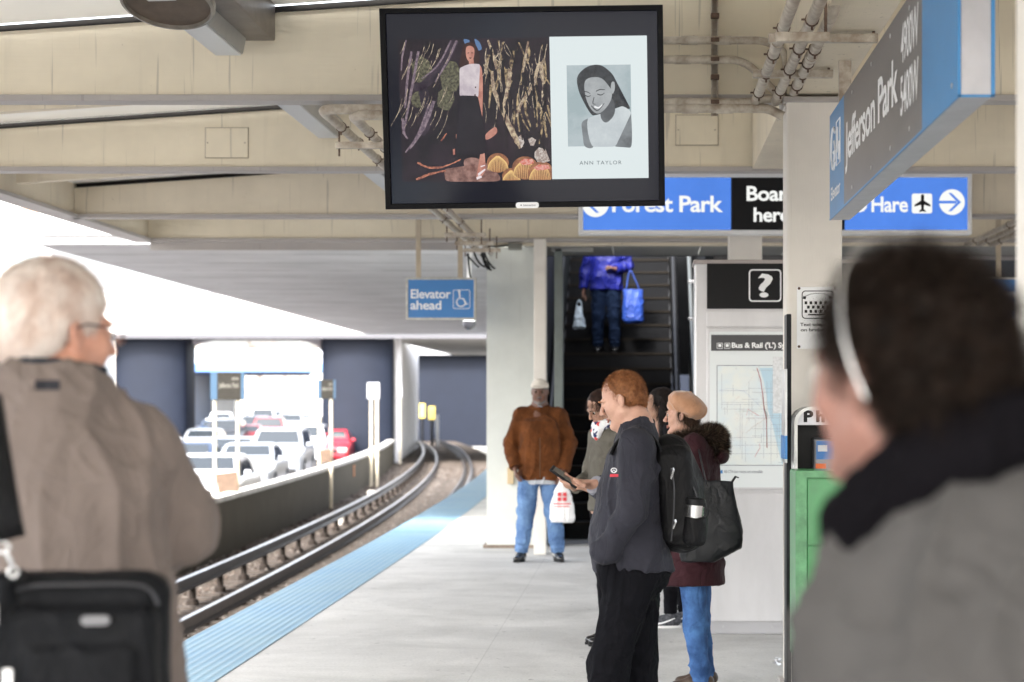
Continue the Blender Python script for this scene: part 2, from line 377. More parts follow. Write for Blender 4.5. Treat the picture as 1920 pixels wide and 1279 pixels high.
# signs on twin posts behind the track
postm = painted('post_paint', (.62,.55,.42), streak=.6, rust=.9)
board_d = mat('board_dark', (.022,.020,.016), .6, var=.3, vs=8); board_b = mat('board_blue', (.010,.045,.09), .5)
brown = mat('board_brown', (.13,.08,.05), .7, var=.4, vs=8); txt_g = mat('faded_text', (.09,.085,.07), .6)
def twin(px0, px1, Y, bx0, bx1, by0, by1, label, kind, low=None, base=-1.25, r=.035):
    X0, X1 = PX(px0,Y), PX(px1,Y); cx = (X0+X1)/2
    o = empty('trackside_sign', (cx, Y, base), 0, label, 'sign', 'name signs on posts behind the track')
    for X in sorted({X0, X1}):
        mb = MB(); mb.tube([(X-cx,0,-.1),(X-cx,0,PZ(by0,Y)-base-.03)], r, 10); mb.tube([(X-cx,0,.95),(X-cx,0,1.05)], r*1.35, 10)
        mb.build('post', postm, o, smooth='auto')
    a, b_ = PX(bx0,Y)-cx, PX(bx1,Y)-cx; z0, z1 = PZ(by1,Y)-base, PZ(by0,Y)-base
    mb = MB(); mb.rbox(a, b_, -.075, -.036, z0, z1, .005); bo = mb.build('board', board_d if kind else galv, o)
    if kind:
        MB().box(a+.004, a+(b_-a)*.2, -.079, -.0745, z0+.004, z1-.004).build('blue_band', board_b, bo); MB().box(b_-(b_-a)*.1, b_-.004, -.079, -.0745, z0+.004, z1-.004).build('blue_band', board_b, bo)
        mb = MB(); text(mb, 'Jefferson Park', a+(b_-a)*.25, b_-(b_-a)*.16, z0+(z1-z0)*.38, z0+(z1-z0)*.62, -.080, .03)
        text(mb, '4900W', a+(b_-a)*.62, b_-(b_-a)*.16, z0+(z1-z0)*.7, z0+(z1-z0)*.82, -.080, .03)
        mb.build('lettering', txt_g, bo)
    if low:
        l0, l1, t0, t1 = low; M = Matrix.Translation(((PX((l0+l1)/2,Y)-cx), -.05, PZ((t0+t1)/2,Y)-base)) @ Matrix.Rotation(R(-7), 4, 'Y')
        hw, hh = (l1-l0)/2/F*Y, (t1-t0)/2/F*Y
        mb = MB(); mb.rbox(-hw,hw,-.012,.012,-hh,hh,.004,M=M); lo = mb.build('lower_plate', brown, o)
twin(403, 446, 38.1, 396, 460, 698, 750, 'nearest dark name board on two cream posts with a tilted brown plate below', True, (408,447,886,923))
twin(599, 621, 51.6, 596, 630, 712, 748, 'dark name board on two cream posts in front of the right dark pier', True, (601,622,843,867), r=.04)
twin(696, 707, 64.5, 689, 712, 718, 748, 'plain grey box on twin posts in front of the right dark pier', False, r=.05)
twin(750, 750, 87, 747, 754, 725, 745, 'slim grey marker on one thin post by the sunlit pier side', False, r=.05)
# ---------------------------------------------------------------- platform canopy
XL, XR, XC = -5.24, 7.3, 1.0
def topz(X, z0=3.25): return z0+.27+.068*(min(X, 2*XC-X)-XL)
canopy = empty('station_canopy', (0,0,0), 0, 'long cream steel platform canopy with tapered cross beams and white ceiling', 'canopy')
beamYs = [-3.2, .7, 4.2, 7.6, 11.0, 14.4, 18.1, 20.8]
for i, Y in enumerate(beamYs):
    mb = MB(); xs = [XL+.02, XC, XR-.02]
    p = [(XL+.02,Y+.02,3.28),(XR-.02,Y+.02,3.28),(XR-.02,Y+.02,topz(XR)),(XC,Y+.02,topz(XC)),(XL+.02,Y+.02,topz(XL))]
    mb.poly(p, (0,.1,0)); bo = mb.build('beam', cream if i % 2 else cream2 if Y > 17 else cream, canopy)
    mb = MB(); mb.box(XL+.02, XR-.02, Y-.015, Y+.15, 3.245, 3.28); mb.build('flange', flange, bo, bevel=.004)
    mb = MB(); mb.poly([(XL+.08,Y+.005,topz(XL)+.002),(XC,Y+.005,topz(XC)+.002),(XR-.08,Y+.005,topz(XR)+.002),(XR-.08,Y+.005,topz(XR)+.034),(XC,Y+.005,topz(XC)+.034),(XL+.08,Y+.005,topz(XL)+.034)], (0,.12,0)); mb.build('shadow_strip', dark_gap, bo)  # black strip paints the shadow line between beam top and ceiling
    if Y in (11.0, 14.4):   # painted access plates on the beam web
        for px0, px1, py0, py1 in ([(385,464,240,295),(1268,1346,216,271)] if Y == 14.4 else []):
            mb = MB(); mb.box(PX(px0,Y), PX(px1,Y), Y+.008, Y+.019, PZ(py1,Y), PZ(py0,Y)); pl = mb.build('access_plate', cream, bo)
            mb = MB(); x0, x1, z0, z1 = PX(px0,Y), PX(px1,Y), PZ(py1,Y), PZ(py0,Y)
            ring_poly(mb, [(x0-.006,z0-.006),(x1+.006,z0-.006),(x1+.006,z1+.006),(x0-.006,z1+.006)], [(x0,z0),(x1,z0),(x1,z1),(x0,z1)], Y+.016, .003)
            for xx in (x0+.015, x1-.02): mb.disc((xx, Y+.0075, (z0+z1)/2), .006, 8)
            mb.build('plate_edge', mat('plate_edge', (.36,.30,.22), .8), pl)
# shallow purlins between the beams
for a, b_ in zip(beamYs[1:-1], beamYs[2:]):
    Y = (a+b_)/2
    if Y > 19: Y = 19.5
    mb = MB(); p = [(XL+.12,Y,topz(XL)-.16),(XC,Y,topz(XC)-.16),(XR-.12,Y,topz(XR)-.16),(XR-.12,Y,topz(XR)+.02),(XC,Y,topz(XC)+.02),(XL+.12,Y,topz(XL)+.02)]
    mb.poly(p, (0,.09,0)); mb.build('purlin', cream2, canopy)
fibre = bpy.data.materials.new('fibreglass_sheet'); fibre.use_nodes = True; nt = fibre.node_tree; b = nt.nodes['Principled BSDF']; b.inputs['Base Color'].default_value = (.86,.85,.82,1); b.inputs['Roughness'].default_value = .5
tl = N(nt,'ShaderNodeBsdfTranslucent'); tl.inputs['Color'].default_value = (.9,.88,.83,1); ms = N(nt,'ShaderNodeMixShader'); ms.inputs[0].default_value = .14
nt.links.new(b.outputs[0], ms.inputs[1]); nt.links.new(tl.outputs[0], ms.inputs[2]); nt.links.new(ms.outputs[0], [n for n in nt.nodes if n.type == 'OUTPUT_MATERIAL'][0].inputs[0])
mb = MB()      # ceiling sheets, one per bay with a shadow gap over each beam
for a, b_ in zip(beamYs[:-1], beamYs[1:]):
    for s0, s1 in ((XL-.02, XC), (XC, XR+.02)):
        z = lambda X: topz(X)+.032
        v = [(s0,a+.17,z(s0)),(s1,a+.17,z(s1)),(s1,b_-.03,z(s1)),(s0,b_-.03,z(s0))]
        if s0 < 0 and b_ < 15: (mt_ := MB()).add(v+[(x,y,q+.012) for x,y,q in v], [(3,2,1,0),(4,5,6,7),(0,1,5,4),(1,2,6,5),(2,3,7,6),(3,0,4,7)]); mt_.build('ceiling_panel', fibre, canopy); continue
        mb.add(v+[(x,y,q+.03) for x,y,q in v], [(3,2,1,0),(4,5,6,7),(0,1,5,4),(1,2,6,5),(2,3,7,6),(3,0,4,7)])
mb.build('ceiling', white_ceiling, canopy)
mb = MB()      # roof deck above
for s0, s1 in ((XL-.1, XC), (XC, XR+.1)):
    ya_ = 14.35 if s0 < 0 else -3.3
    v = [(s0,ya_,topz(s0)+.09),(s1,ya_,topz(s1)+.09),(s1,21.1,topz(s1)+.09),(s0,21.1,topz(s0)+.09)]
    mb.add(v+[(x,y,q+.12) for x,y,q in v], [(3,2,1,0),(4,5,6,7),(0,1,5,4),(1,2,6,5),(2,3,7,6),(3,0,4,7)])
mb.build('roof', dark_gap, canopy)
for s, X in ((-1, XL), (1, XR)):
    mb = MB(); mb.box(X-.06, X+.06, -3.3, 20.95, 3.28, topz(XL)+.2); e = mb.build('edge_girder', cream2, canopy)
    mb = MB(); mb.box(X-.11, X+.1, -3.3, 20.95, 3.245, 3.28); mb.build('flange', flange, e, bevel=.004)
    for a in beamYs: pass
# long girder carried by the columns
mb = MB(); mb.box(.785, 1.075, -3.2, 14.39, 3.262, 3.82); mb.build('long_girder', cream2, canopy)
# columns
def column(Y, label, z1=3.245, X=.93, w_=.152):
    o = empty('support_column', (X, Y, 0), 0, label, 'column', 'cream square columns carrying the canopy')
    mb = MB(); mb.rbox(-w_,w_,-.13,.15,.0,z1,.012); mb.build('shaft', pale_col, o)
    mb = MB(); mb.rbox(-w_-.03,w_+.03,-.16,.18,0,.05,.008); mb.build('base_plate', flange, o)
    mb = MB(); mb.rbox(-w_-.02,w_+.02,-.15,.17,z1-.03,z1+.002,.006); mb.build('cap_plate', flange, o)
column(10.98, 'square cream column carrying the telephone sign, behind the newspaper box')
column(4.02, 'out of focus cream column at the right edge of the picture')
column(18.32, 'cream column rising just above the top of the information kiosk')
# ceiling light troughs
alu = mat('light_trough', (.42,.43,.44), .4, .3, var=.15, vs=4); lens_m = mat('light_diffuser', (.62,.64,.66), .35)
for a, b_, lab in ((7.8,10.9,'nearest light trough, running under the ceiling beside the brown round ventilator'), (11.2,14.35,'light trough between the first two full cream beams, above the left pipes'),
                   (14.6,18.0,'light trough ending beside the monitor, third from the camera'), (18.3,20.7,'farthest light trough, peeking out below the monitor')):
    o = empty('ceiling_light', (-2.27, (a+b_)/2, 3.476), 0, lab, 'ceiling light', 'unlit light troughs in line under the canopy'); hl = (b_-a)/2
    mb = MB(); mb.poly([(-.075,-hl,.012),(.075,-hl,.012),(.1,-hl,.13),(-.1,-hl,.13)], (0,2*hl,0)); mb.build('housing', alu, o)
    mb = MB(); mb.rbox(-.07,.07,-hl+.005,hl-.02,0,.012,.003); mb.build('diffuser', lens_m, o)
    mb = MB()
    for yy_ in (-hl*.6, hl*.6): mb.tube([(0,yy_,.12),(0,yy_,.3)], .012, 8)
    mb.build('hanger', galv, o)
# round brown ventilator with a square duct
vent = empty('ceiling_ventilator', (0,0,0), 0, 'brown round metal ventilator with a square grey duct at the top left', 'ventilator')
vb = mat('ventilator_brown', (.16,.12,.09), .5, .4, var=.4, vs=7); Yv = 9.6; vx = PX(333,Yv); vz = PZ(8,Yv)
c = Vector((vx, Yv-.2, 3.47)); T = Matrix.Translation(c) @ Euler((R(-21),R(3),0)).to_matrix().to_4x4()
mb = MB(); pts = [T @ Vector(p) for p in ((0,0,.16),(0,0,.03),(0,0,.0))]; mb.tube(pts, [.17,.215,.21], 40); mb.build('shell', vb, vent, smooth='auto')
mb = MB(); n = 48; vs = []
for rr, zz in ((.222,.02),(.222,-.012),(.205,-.018),(.2,.0)):
    for k in range(n): vs.append(T @ Vector((rr*math.cos(2*math.pi*k/n), rr*math.sin(2*math.pi*k/n), zz)))
fs = [((j*n+k), (j*n+(k+1) % n), ((j+1) % 4)*n+(k+1) % n, ((j+1) % 4)*n+k) for j in range(4) for k in range(n)]
mb.add(vs, fs); mb.build('rim', mat('ventilator_rim', (.30,.27,.23), .35, .5, var=.4, vs=12), vent, smooth='auto')
mb = MB(); mb.rbox(PX(415,10.4), PX(478,10.4), 9.75, 10.98, PZ(72,10.9), 4.0, .008); mb.build('duct', mat('duct_metal', (.22,.19,.17), .4, .5, var=.35, vs=5), vent)
# ---------------------------------------------------------------- station house and escalator
wall_g = painted('station_wall', (.62,.64,.60), streak=.2, rust=.3); house = empty('station_house', (0,0,0), 0, 'station house with a pale green end wall and a low soffit over the escalator', 'building')
mb = MB(); mb.box(-1.685, -1.18, 21.35, 21.75, 0, 3.23); mb.build('wall', wall_g, house)
mb = MB(); mb.box(-1.72, -1.14, 21.32, 21.78, .0, .035); mb.build('wall_base', mat('wall_base', (.30,.24,.19), .8, var=.6, vs=14), house)
mb = MB(); mb.box(-1.685, -1.30, 21.75, 40, 0, 3.3); mb.build('side_wall', wall_g, house)
mb = MB(); mb.rbox(-1.13,-1.005,20.45,20.65,0,3.245,.008); mb.build('corner_post', pale_col, house)
mb = MB(); mb.rbox(-1.9, 7.2, 20.97, 21.12, 3.215, 3.31, .006); mb.build('lintel', cream2, house)
mb = MB(); mb.box(-5.2, -1.93, 20.98, 21.1, 3.17, 3.29); mb.build('rear_angle', flange, canopy)
pan = mat('soffit_panel', (.30,.30,.28), .6, var=.2, vs=2)
mb = MB()
for i in range(6): mb.box(-1.28+i*.95, -1.28+i*.95+.935, 21.13, 22.75, 3.235, 3.27)
mb.build('soffit', pan, house)
mb = MB(); mb.rbox(-1.0,-.55,21.5,21.65,3.19,3.234,.004); mb.build('soffit_light', mat('soffit_light', (.3,.3,.29), .5), house)
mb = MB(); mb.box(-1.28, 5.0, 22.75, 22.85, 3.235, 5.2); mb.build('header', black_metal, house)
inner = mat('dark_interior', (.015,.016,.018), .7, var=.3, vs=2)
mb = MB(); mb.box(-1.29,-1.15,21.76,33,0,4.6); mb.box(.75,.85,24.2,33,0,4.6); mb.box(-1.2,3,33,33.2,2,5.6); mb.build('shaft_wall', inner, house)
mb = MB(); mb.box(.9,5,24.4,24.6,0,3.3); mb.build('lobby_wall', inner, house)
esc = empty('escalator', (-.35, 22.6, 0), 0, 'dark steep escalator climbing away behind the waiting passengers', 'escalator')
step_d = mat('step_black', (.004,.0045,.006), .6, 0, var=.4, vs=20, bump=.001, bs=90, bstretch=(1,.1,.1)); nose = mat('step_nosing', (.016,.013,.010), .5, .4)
mb = MB(); mb.box(-.71,.71,-.9,0,-.02,.012); mb.build('comb_plate', mat('comb_plate', (.25,.25,.25), .4, .6, bump=.001, bs=80), esc)
mb0 = MB(); mb0.box(-.71,.71,0,.42,-.2,0)
for k in range(46): mb0.box(-.69+k*.0305,-.678+k*.0305,-.006,.4,-.19,.006)
mn = MB(); mn.box(-.71,.71,-.016,.02,-.022,.004); s0 = None
for k in range(26):
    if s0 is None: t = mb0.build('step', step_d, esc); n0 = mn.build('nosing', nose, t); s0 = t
    else: t = copy_tree(s0, esc)
    t.location = (0, .35*k, .2*(k+1))
for sx, lab in ((-1,'l'),(1,'r')):
    x = sx*.755
    def prof(y, z): return (x-.03, y, z)
    mb = MB(); mb.poly([(x-.03,-1.1,0),(x-.03,.3,0),(x-.03,9.3,5.2),(x-.03,9.3,6.05),(x-.03,-.1,.95),(x-.03,-1.0,.95),(x-.03,-1.15,.8)], (.06,0,0)); mb.build('balustrade', mat('balustrade', (.03,.035,.037) if sx < 0 else (.012,.013,.014), .4, .3), esc)
    mb = MB(); mb.tube([(x,-1.12,.78),(x,-1.15,.9),(x,-1.0,.99),(x,-.1,.99),(x,.2,1.1),(x,9.3,6.1)], .035, 8); mb.build('handrail', black_pl, esc, smooth='auto')
    mb = MB(); mb.tube([(x-sx*.05,-1.0,.2),(x-sx*.05,0,.2),(x-sx*.05,9.3,5.35)], .008, 6); mb.build('skirt_strip', mat('skirt_dark', (.05,.05,.052), .4, .4), esc)
# steel side jamb and pipe beside the escalator
jm = mat('jamb_grey', (.19,.22,.21), .45, .3, var=.2, vs=5)
mb = MB(); mb.rbox(PX(1040,21.6), PX(1056,21.6), 21.5, 21.7, 0, 3.23, .01); o = mb.build('door_post', jm); tag(o, 'grey green steel post along the left side of the escalator opening', 'post')
hr = empty('stair_handrail', (0,0,0), 0, 'dark sloping handrail with bright brackets right of the escalator', 'handrail')
mb = MB(); mb.tube([(.55,22.7,1.0),(.62,23.4,1.3),(.62,29,4.6)], .03, 8); mb.build('rail_bar', mat('handrail_grey', (.12,.13,.13), .4, .5), hr, smooth='auto')
for py in (527, 597):
    mb = MB(); Y = 25.; mb.rbox(.56,.73,Y,Y+.03,PZ(py+4,Y),PZ(py-2,Y),.004); mb.build('bracket', steel, hr)
# ---------------------------------------------------------------- station bridge slab and the road overpass
slab_m = mat('slab_soffit', (.50,.49,.50), .7, var=.22, vs=.8)
nt = slab_m.node_tree; L = nt.links.new; b = nt.nodes['Principled BSDF']; src = b.inputs['Base Color'].links[0].from_socket
tc = N(nt,'ShaderNodeTexCoord'); sp = N(nt,'ShaderNodeSeparateXYZ'); L(tc.outputs['Object'], sp.inputs[0])
no = N(nt,'ShaderNodeTexNoise', Scale=1.4, Detail=6); L(tc.outputs['Object'], no.inputs['Vector'])
def band(per, wdt):
    q = N(nt,'ShaderNodeMath', operation='MODULO'); q.inputs[1].default_value = per; L(sp.outputs[1], q.inputs[0])
    g = N(nt,'ShaderNodeMath', operation='LESS_THAN'); g.inputs[1].default_value = wdt; L(q.outputs[0], g.inputs[0])
    h = N(nt,'ShaderNodeMath', operation='GREATER_THAN'); h.inputs[1].default_value = .47; L(no.outputs[0], h.inputs[0])
    m = N(nt,'ShaderNodeMath', operation='MULTIPLY'); L(g.outputs[0], m.inputs[0]); L(h.outputs[0], m.inputs[1])
    ad = N(nt,'ShaderNodeMath', operation='MULTIPLY'); ad.inputs[1].default_value = .35; L(g.outputs[0], ad.inputs[0])
    mx = N(nt,'ShaderNodeMath', operation='MAXIMUM'); L(m.outputs[0], mx.inputs[0]); L(ad.outputs[0], mx.inputs[1]); return mx.outputs[0]
mx = N(nt,'ShaderNodeMix', data_type='RGBA'); L(band(1.55,.06), mx.inputs[0]); L(src, mx.inputs[6]); mx.inputs[7].default_value = (.10,.09,.085,1); L(mx.outputs[2], b.inputs['Base Color'])
concw = mat('pale_concrete', (.72,.71,.69), .8, var=.12, vs=1.5)
br = empty('station_bridge', (0,0,3.4), 0, 'flat concrete station bridge slab with grey board marked underside over the tracks', 'bridge')
mb = MB(); mb.add([(-7.1,23.2,0),(9,23.2,0),(9,55.5,0),(-7.75,55.5,0),(-7.1,23.2,.1),(9,23.2,.1),(9,55.5,.1),(-7.75,55.5,.1)], [(3,2,1,0),(4,5,6,7),(0,1,5,4),(1,2,6,5),(2,3,7,6),(3,0,4,7)]); mb = MB()
def slabpiece(a, z0, z1): mb.add([(x,y,z0) for x,y in a]+[(x,y,z1) for x,y in a], [(3,2,1,0),(4,5,6,7),(0,1,5,4),(1,2,6,5),(2,3,7,6),(3,0,4,7)])
PC = ([(-7.1,23.2),(-1.3,23.2),(-1.3,33.3),(-7.31,33.3)],[(.86,24.7),(9,24.7),(9,33.3),(.86,33.3)],[(-7.31,33.303),(9,33.303),(9,55.5),(-7.75,55.5)])
for a in PC: slabpiece(a, 0, .1)
mb.build('soffit', slab_m, br)
mb = MB()
for a in PC: slabpiece([(x-(.04 if x < -7 else 0), y-(.05 if y < 24 else 0)) for x,y in a], .103, .36)
mb.build('fascia', concw, br)
mb = MB(); mb.box(-7.6,-1.4,23.4,23.5,.36,.45); mb.build('parapet_lip', mat('lip_rust', (.3,.2,.15), .7), br)
pier_m = painted('pier_shaded_blue', (.008,.0115,.022), dirt=(.03,.035,.05), streak=.5, rust=.5, rough=.6)  # shade on piers and far wall is put into this dark base; streaks are stains
ov = empty('road_overpass', (0,0,0), 0, 'wide road overpass crossing behind the station, shaded blue piers beneath', 'bridge')
ZO = 4.25
mb = MB(); mb.box(-70, -11.5, 86, 91, ZO, ZO+.25); mb.box(-11.5, 60, 86, 121, ZO, ZO+.25); mb.build('deck', mat('deck_soffit', (.50,.49,.48), .7, var=.3, vs=.5), ov)
mb = MB(); mb.box(-70, 60, 85.6, 85.98, ZO+.05, ZO+1.9); mb.build('parapet', concw, ov)
mb = MB(); mb.box(-70, 60, 85.3, 85.55, ZO-.06, ZO+.13); mb.build('edge_shade', mat('edge_shade', (.10,.10,.11), .7, spec=.1), ov)  # dark strip paints the shading along the deck edge
mb = MB(); mb.box(-70, 60, 85.5, 85.62, ZO+1.9, ZO+1.98); mb.build('parapet_cap', mat('cap_grey', (.5,.52,.55), .5), ov)
def pier(px0, px1, y0, y1, name_l, lit_side=False):
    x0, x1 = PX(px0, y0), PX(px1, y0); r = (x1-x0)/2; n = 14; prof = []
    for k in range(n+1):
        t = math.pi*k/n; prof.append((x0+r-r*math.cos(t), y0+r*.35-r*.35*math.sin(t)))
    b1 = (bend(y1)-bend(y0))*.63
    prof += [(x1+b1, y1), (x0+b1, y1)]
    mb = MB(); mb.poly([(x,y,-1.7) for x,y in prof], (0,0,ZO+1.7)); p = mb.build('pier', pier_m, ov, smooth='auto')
    # arched haunches under the deck
    return x0, x1, b1, p
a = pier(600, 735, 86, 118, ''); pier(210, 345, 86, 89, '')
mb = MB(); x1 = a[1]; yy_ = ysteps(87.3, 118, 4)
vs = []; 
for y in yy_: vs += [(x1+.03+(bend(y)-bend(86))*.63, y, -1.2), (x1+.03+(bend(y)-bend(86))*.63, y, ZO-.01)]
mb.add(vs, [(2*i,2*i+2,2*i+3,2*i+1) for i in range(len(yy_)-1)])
mb.poly([(x1+.031,87.2,-1.2),(x1+.031,87.2,ZO-.01),(x1+.26,87.2,ZO-.01),(x1+.26,87.2,-1.2)]); mb.build('pier_side', mat('pier_lit_side', (.82,.82,.84), .7, var=.06, vs=.7), ov)  # light falling on this side is put into its white colour
# dark wall of the next bridge, which the curve passes in front of
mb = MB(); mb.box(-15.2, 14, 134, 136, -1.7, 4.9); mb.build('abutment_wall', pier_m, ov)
mb = MB(); mb.box(-15.6, 14, 133, 150, 4.55, 5.6); mb.build('deck', mat('deck_soffit_far', (.4,.4,.42), .7), ov)
# haunches: curved brackets that round the corners of the opening
hm = mat('haunch', (.45,.45,.47), .7, var=.2, vs=1)
for xa, d in ((PX(345,88),1), (PX(600,88),-1)):
    pr = [(xa, ZO)]
    for k in range(9):
        t = R(90*k/8); pr.append((xa+d*1.7*(1-math.sin(t)), ZO-.55*(1-math.cos(t))) if True else None)
    mb = MB(); mb.poly([(x,88.2,z) for x,z in pr], (0,1.2,0)); mb.build('haunch', hm, ov)
# second bridge, far, with its blue girder
Y2 = 205; b2 = empty('girder_bridge', (0,Y2,0), 0, 'distant bridge with a pale blue steel girder above the traffic', 'bridge')
x0, x1 = PX(240,Y2), PX(640,Y2)
mb = MB(); mb.box(x0,x1,0,14,PZ(697,Y2),PZ(681,Y2)); mb.build('girder', mat('girder_blue', (.16,.30,.62), .5), b2)
mb = MB(); mb.box(x0,x1,.5,14,PZ(681,Y2),PZ(655,Y2)); mb.build('deck', mat('far_deck', (.62,.66,.74), .7), b2)
mb = MB(); mb.box(x0,x1,1,14,PZ(702,Y2),PZ(697,Y2)); mb.build('underside_shadow', mat('girder_shadow', (.05,.07,.14), .6), b2)  # dark strip stands for the shadow under the girder
mb = MB(); mb.box(PX(347,Y2),PX(357,Y2),0,10,-1.2,PZ(700,Y2)); mb.build('bent_column', mat('far_bent', (.16,.19,.26), .6), b2)
mb = MB(); mb.box(PX(583,Y2),PX(612,Y2),0,10,-1.2,PZ(700,Y2)); mb.build('abutment', concw, b2)
mb = MB(); mb.box(PX(300,Y2),PX(398,Y2),11,14,-1.2,PZ(700,Y2)); mb.build('abutment', concw, b2)
mb = MB(); mb.poly([(PX(340,195),180,-1.15),(PX(340,195),180,1.2),(PX(398,240),240,.6),(PX(398,240),240,-1.15)], (-4,0,0)); tag(mb.build('retaining_wall', mat('low_wall', (.42,.44,.48), .8, var=.3, vs=1)), 'low grey retaining wall left of the highway under the bridges', 'wall')
# banks beyond and bare trees
mb = MB(); rng = random.Random(8); vs = []; fs = []; nx, ny = 60, 14
for j in range(ny):
    for i in range(nx): vs.append((-190+i*6, 236+j*14, -1.6+(2.2 if j else 0)+j*1.3*(.8+.4*math.sin(i*.3+j*.4))+rng.uniform(-.3,.3)))
for j in range(ny-1):
    for i in range(nx-1): fs.append((j*nx+i, j*nx+i+1, (j+1)*nx+i+1, (j+1)*nx+i))
mb.add(vs, fs); tag(mb.build('hillside', mat('hillside', (.48,.43,.36), .9, var=.3, vs=.15), smooth=True), kind='structure')
bark = mat('bare_bark', (.19,.16,.14), .9)
def bare_tree(x, y, z, h, seed, label):
    o = empty('bare_tree', (x,y,z), 0, label, 'tree', 'bare winter trees on the far bank'); rg = random.Random(seed); mt = MB(); mc = MB()
    def grow(p, d, l, r, lev):
        q = p+d*l; (mt if lev == 0 else mc).tube([p, q], [r, r*.65], 5 if lev < 2 else 3, cap=False)
        if lev < 4:
            for _ in range(4 if lev else 5):
                nd = (d+Vector((rg.uniform(-.8,.8), rg.uniform(-.8,.8), rg.uniform(-.1,.6)))).normalized(); grow(p+d*l*rg.uniform(.55,1), nd, l*rg.uniform(.5,.75), r*.5, lev+1)
    grow(Vector((0,0,-.3)), Vector((0,0,1)), h*.42, h*.03, 0)
    mt.build('trunk', bark, o); mc.build('crown', bark, o, fix=False)
for i, (px, h, lab) in enumerate(((412,9,'leftmost bare tree on the bank beyond the bridges'),(470,11,'tall bare tree in the middle of the far bank'),(505,8,'smaller bare tree right of the tall one on the far bank'),(560,10,'bare tree near the right end of the far bank'))):
    bare_tree(PX(px,250), 250+i*6, 1.0, h, i, lab)
# pale office blocks that show left of the canopy
glassb = mat('tower_glass', (.42,.62,.70), .2, var=.2, vs=.3)
tw = empty('office_block', (0,0,0), 0, 'pale office block with bluish window bands, left of the canopy edge', 'building')
Yt = 170; mb = MB(); mb.box(PX(-140,Yt),PX(96,Yt),Yt,Yt+20,-1.6,PZ(372,Yt)); mb.build('wall', concw, tw)
for px0, px1, py0, py1 in ((20,68,410,452),(20,72,470,500),(75,104,472,530),(-60,10,410,452),(-60,10,470,500)):
    if px1 > 96: continue
    mb = MB(); mb.box(PX(px0,Yt),PX(px1,Yt),Yt-.06,Yt+.1,PZ(py1,Yt),PZ(py0,Yt)); mb.build('window', glassb, tw)
yb = empty('track_bollard', (0,0,0), 0, '', '')
C.objects.unlink(yb); bpy.data.objects.remove(yb)
yel = mat('bollard_yellow', (.72,.55,.12), .5)
for i, (px0, px1, py0, py1, Y, lab) in enumerate(((787,797,757,784,128,'left one of two yellow delineator posts by the dark tunnel wall'), (804,816,762,787,122,'right one of two yellow delineator posts by the dark tunnel wall'))):
    o = empty('delineator_post', (PX((px0+px1)/2,Y), Y, -1.25), 0, lab, 'post', 'yellow posts on the curve'); r = (px1-px0)/2/F*Y
    mb = MB(); mb.rbox(-r,r,-r*.6,r*.6,PZ(py1,Y)+1.25,PZ(py0,Y)+1.25,.03); mb.build('marker', yel, o)
    mb = MB(); mb.tube([(0,0,-.1),(0,0,PZ(py1,Y)+1.25)], r*.5, 8); mb.build('stem', black_metal, o)
Y = 118; mb = MB(); mb.tube([(PX(820,Y),Y,-1.3),(PX(820,Y),Y,PZ(778,Y))], .09, 8); tag(mb.build('marker_post', galv), 'short grey marker post right of the yellow ones', 'post')
# ---------------------------------------------------------------- conduits, struts and fittings
def conduit(pts, r, label, clamps=(), group='painted conduits under the canopy', n=8):
    P = [Vector(p) for p in pts]
    # round the corners
    Q = [P[0]]
    for a, b, c in zip(P, P[1:], P[2:]):
        d0 = (a-b); d1 = (c-b); l = min(.09, d0.length*.45, d1.length*.45); p0, p1 = b+d0.normalized()*l, b+d1.normalized()*l
        for k in range(6):
            t = k/5; Q.append(p0*(1-t)**2+b*2*t*(1-t)+p1*t*t)
    Q.append(P[-1])
    o = empty('conduit', P[0], 0, label, 'pipe', group)
    mb = MB(); mb.tube([q-P[0] for q in Q], r, 12); mb.build('pipe', pipe_m, o, smooth='auto')
    for (i, t, kind) in clamps:
        a, b = P[i]-P[0], P[i+1]-P[0]; c = a.lerp(b, t); d = (b-a).normalized()
        mb = MB()
        if kind: mb.tube([c-d*.045, c+d*.045], r*1.16, 12); mb.build('coupling', pipe_m, o, smooth='auto')
        else:
            mb.tube([c-d*.009, c+d*.009], r*1.18, 10); s = d.cross(Vector((0,0,1))).normalized() if abs(d.z) < .9 else Vector((1,0,0))
            mb.tube([c+s*r*1.1, c+s*r*1.7], .005, 6); mb.tube([c-Vector((0,0,r*1.0)), c-Vector((0,0,r*1.7))], .005, 6); mb.build('clamp', rusty, o)
    return o
cl = [(1, t, 0) for t in (.06,.12,.19,.3,.42,.55,.68,.8,.9)]
Yb = 10.93
conduit([(-1.38,Yb,3.19),(-1.77,Yb,3.19),(-1.77,22.9,3.19)], .028, 'left one of the paired pipes running back beneath the beams, left of the monitor', cl)
conduit([(-1.38,Yb-.02,3.155),(-1.60,Yb-.02,3.155),(-1.64,22.9,3.17)], .028, 'right one of the paired pipes running back beneath the beams, left of the monitor', cl)
for i, Y in enumerate((11.9, 15.2, 18.4, 19.4, 20.3)):
    o = empty('pipe_strut', (0,0,0), 0, ('nearest','second','third','fourth','farthest')[i]+' short channel strut holding the paired left pipes from below', 'strut', 'channel struts under the left pipes')
    mb = MB(); mb.rbox(-1.84,-1.46,Y-.02,Y+.02,3.095,3.135,.004); mb.build('channel', pipe_m, o)
    mb = MB(); mb.tube([(-1.5,Y,3.03),(-1.5,Y,3.26)], .006, 6); mb.tube([(-1.82,Y,3.05),(-1.82,Y,3.26)], .006, 6); mb.build('rod', rusty, o)
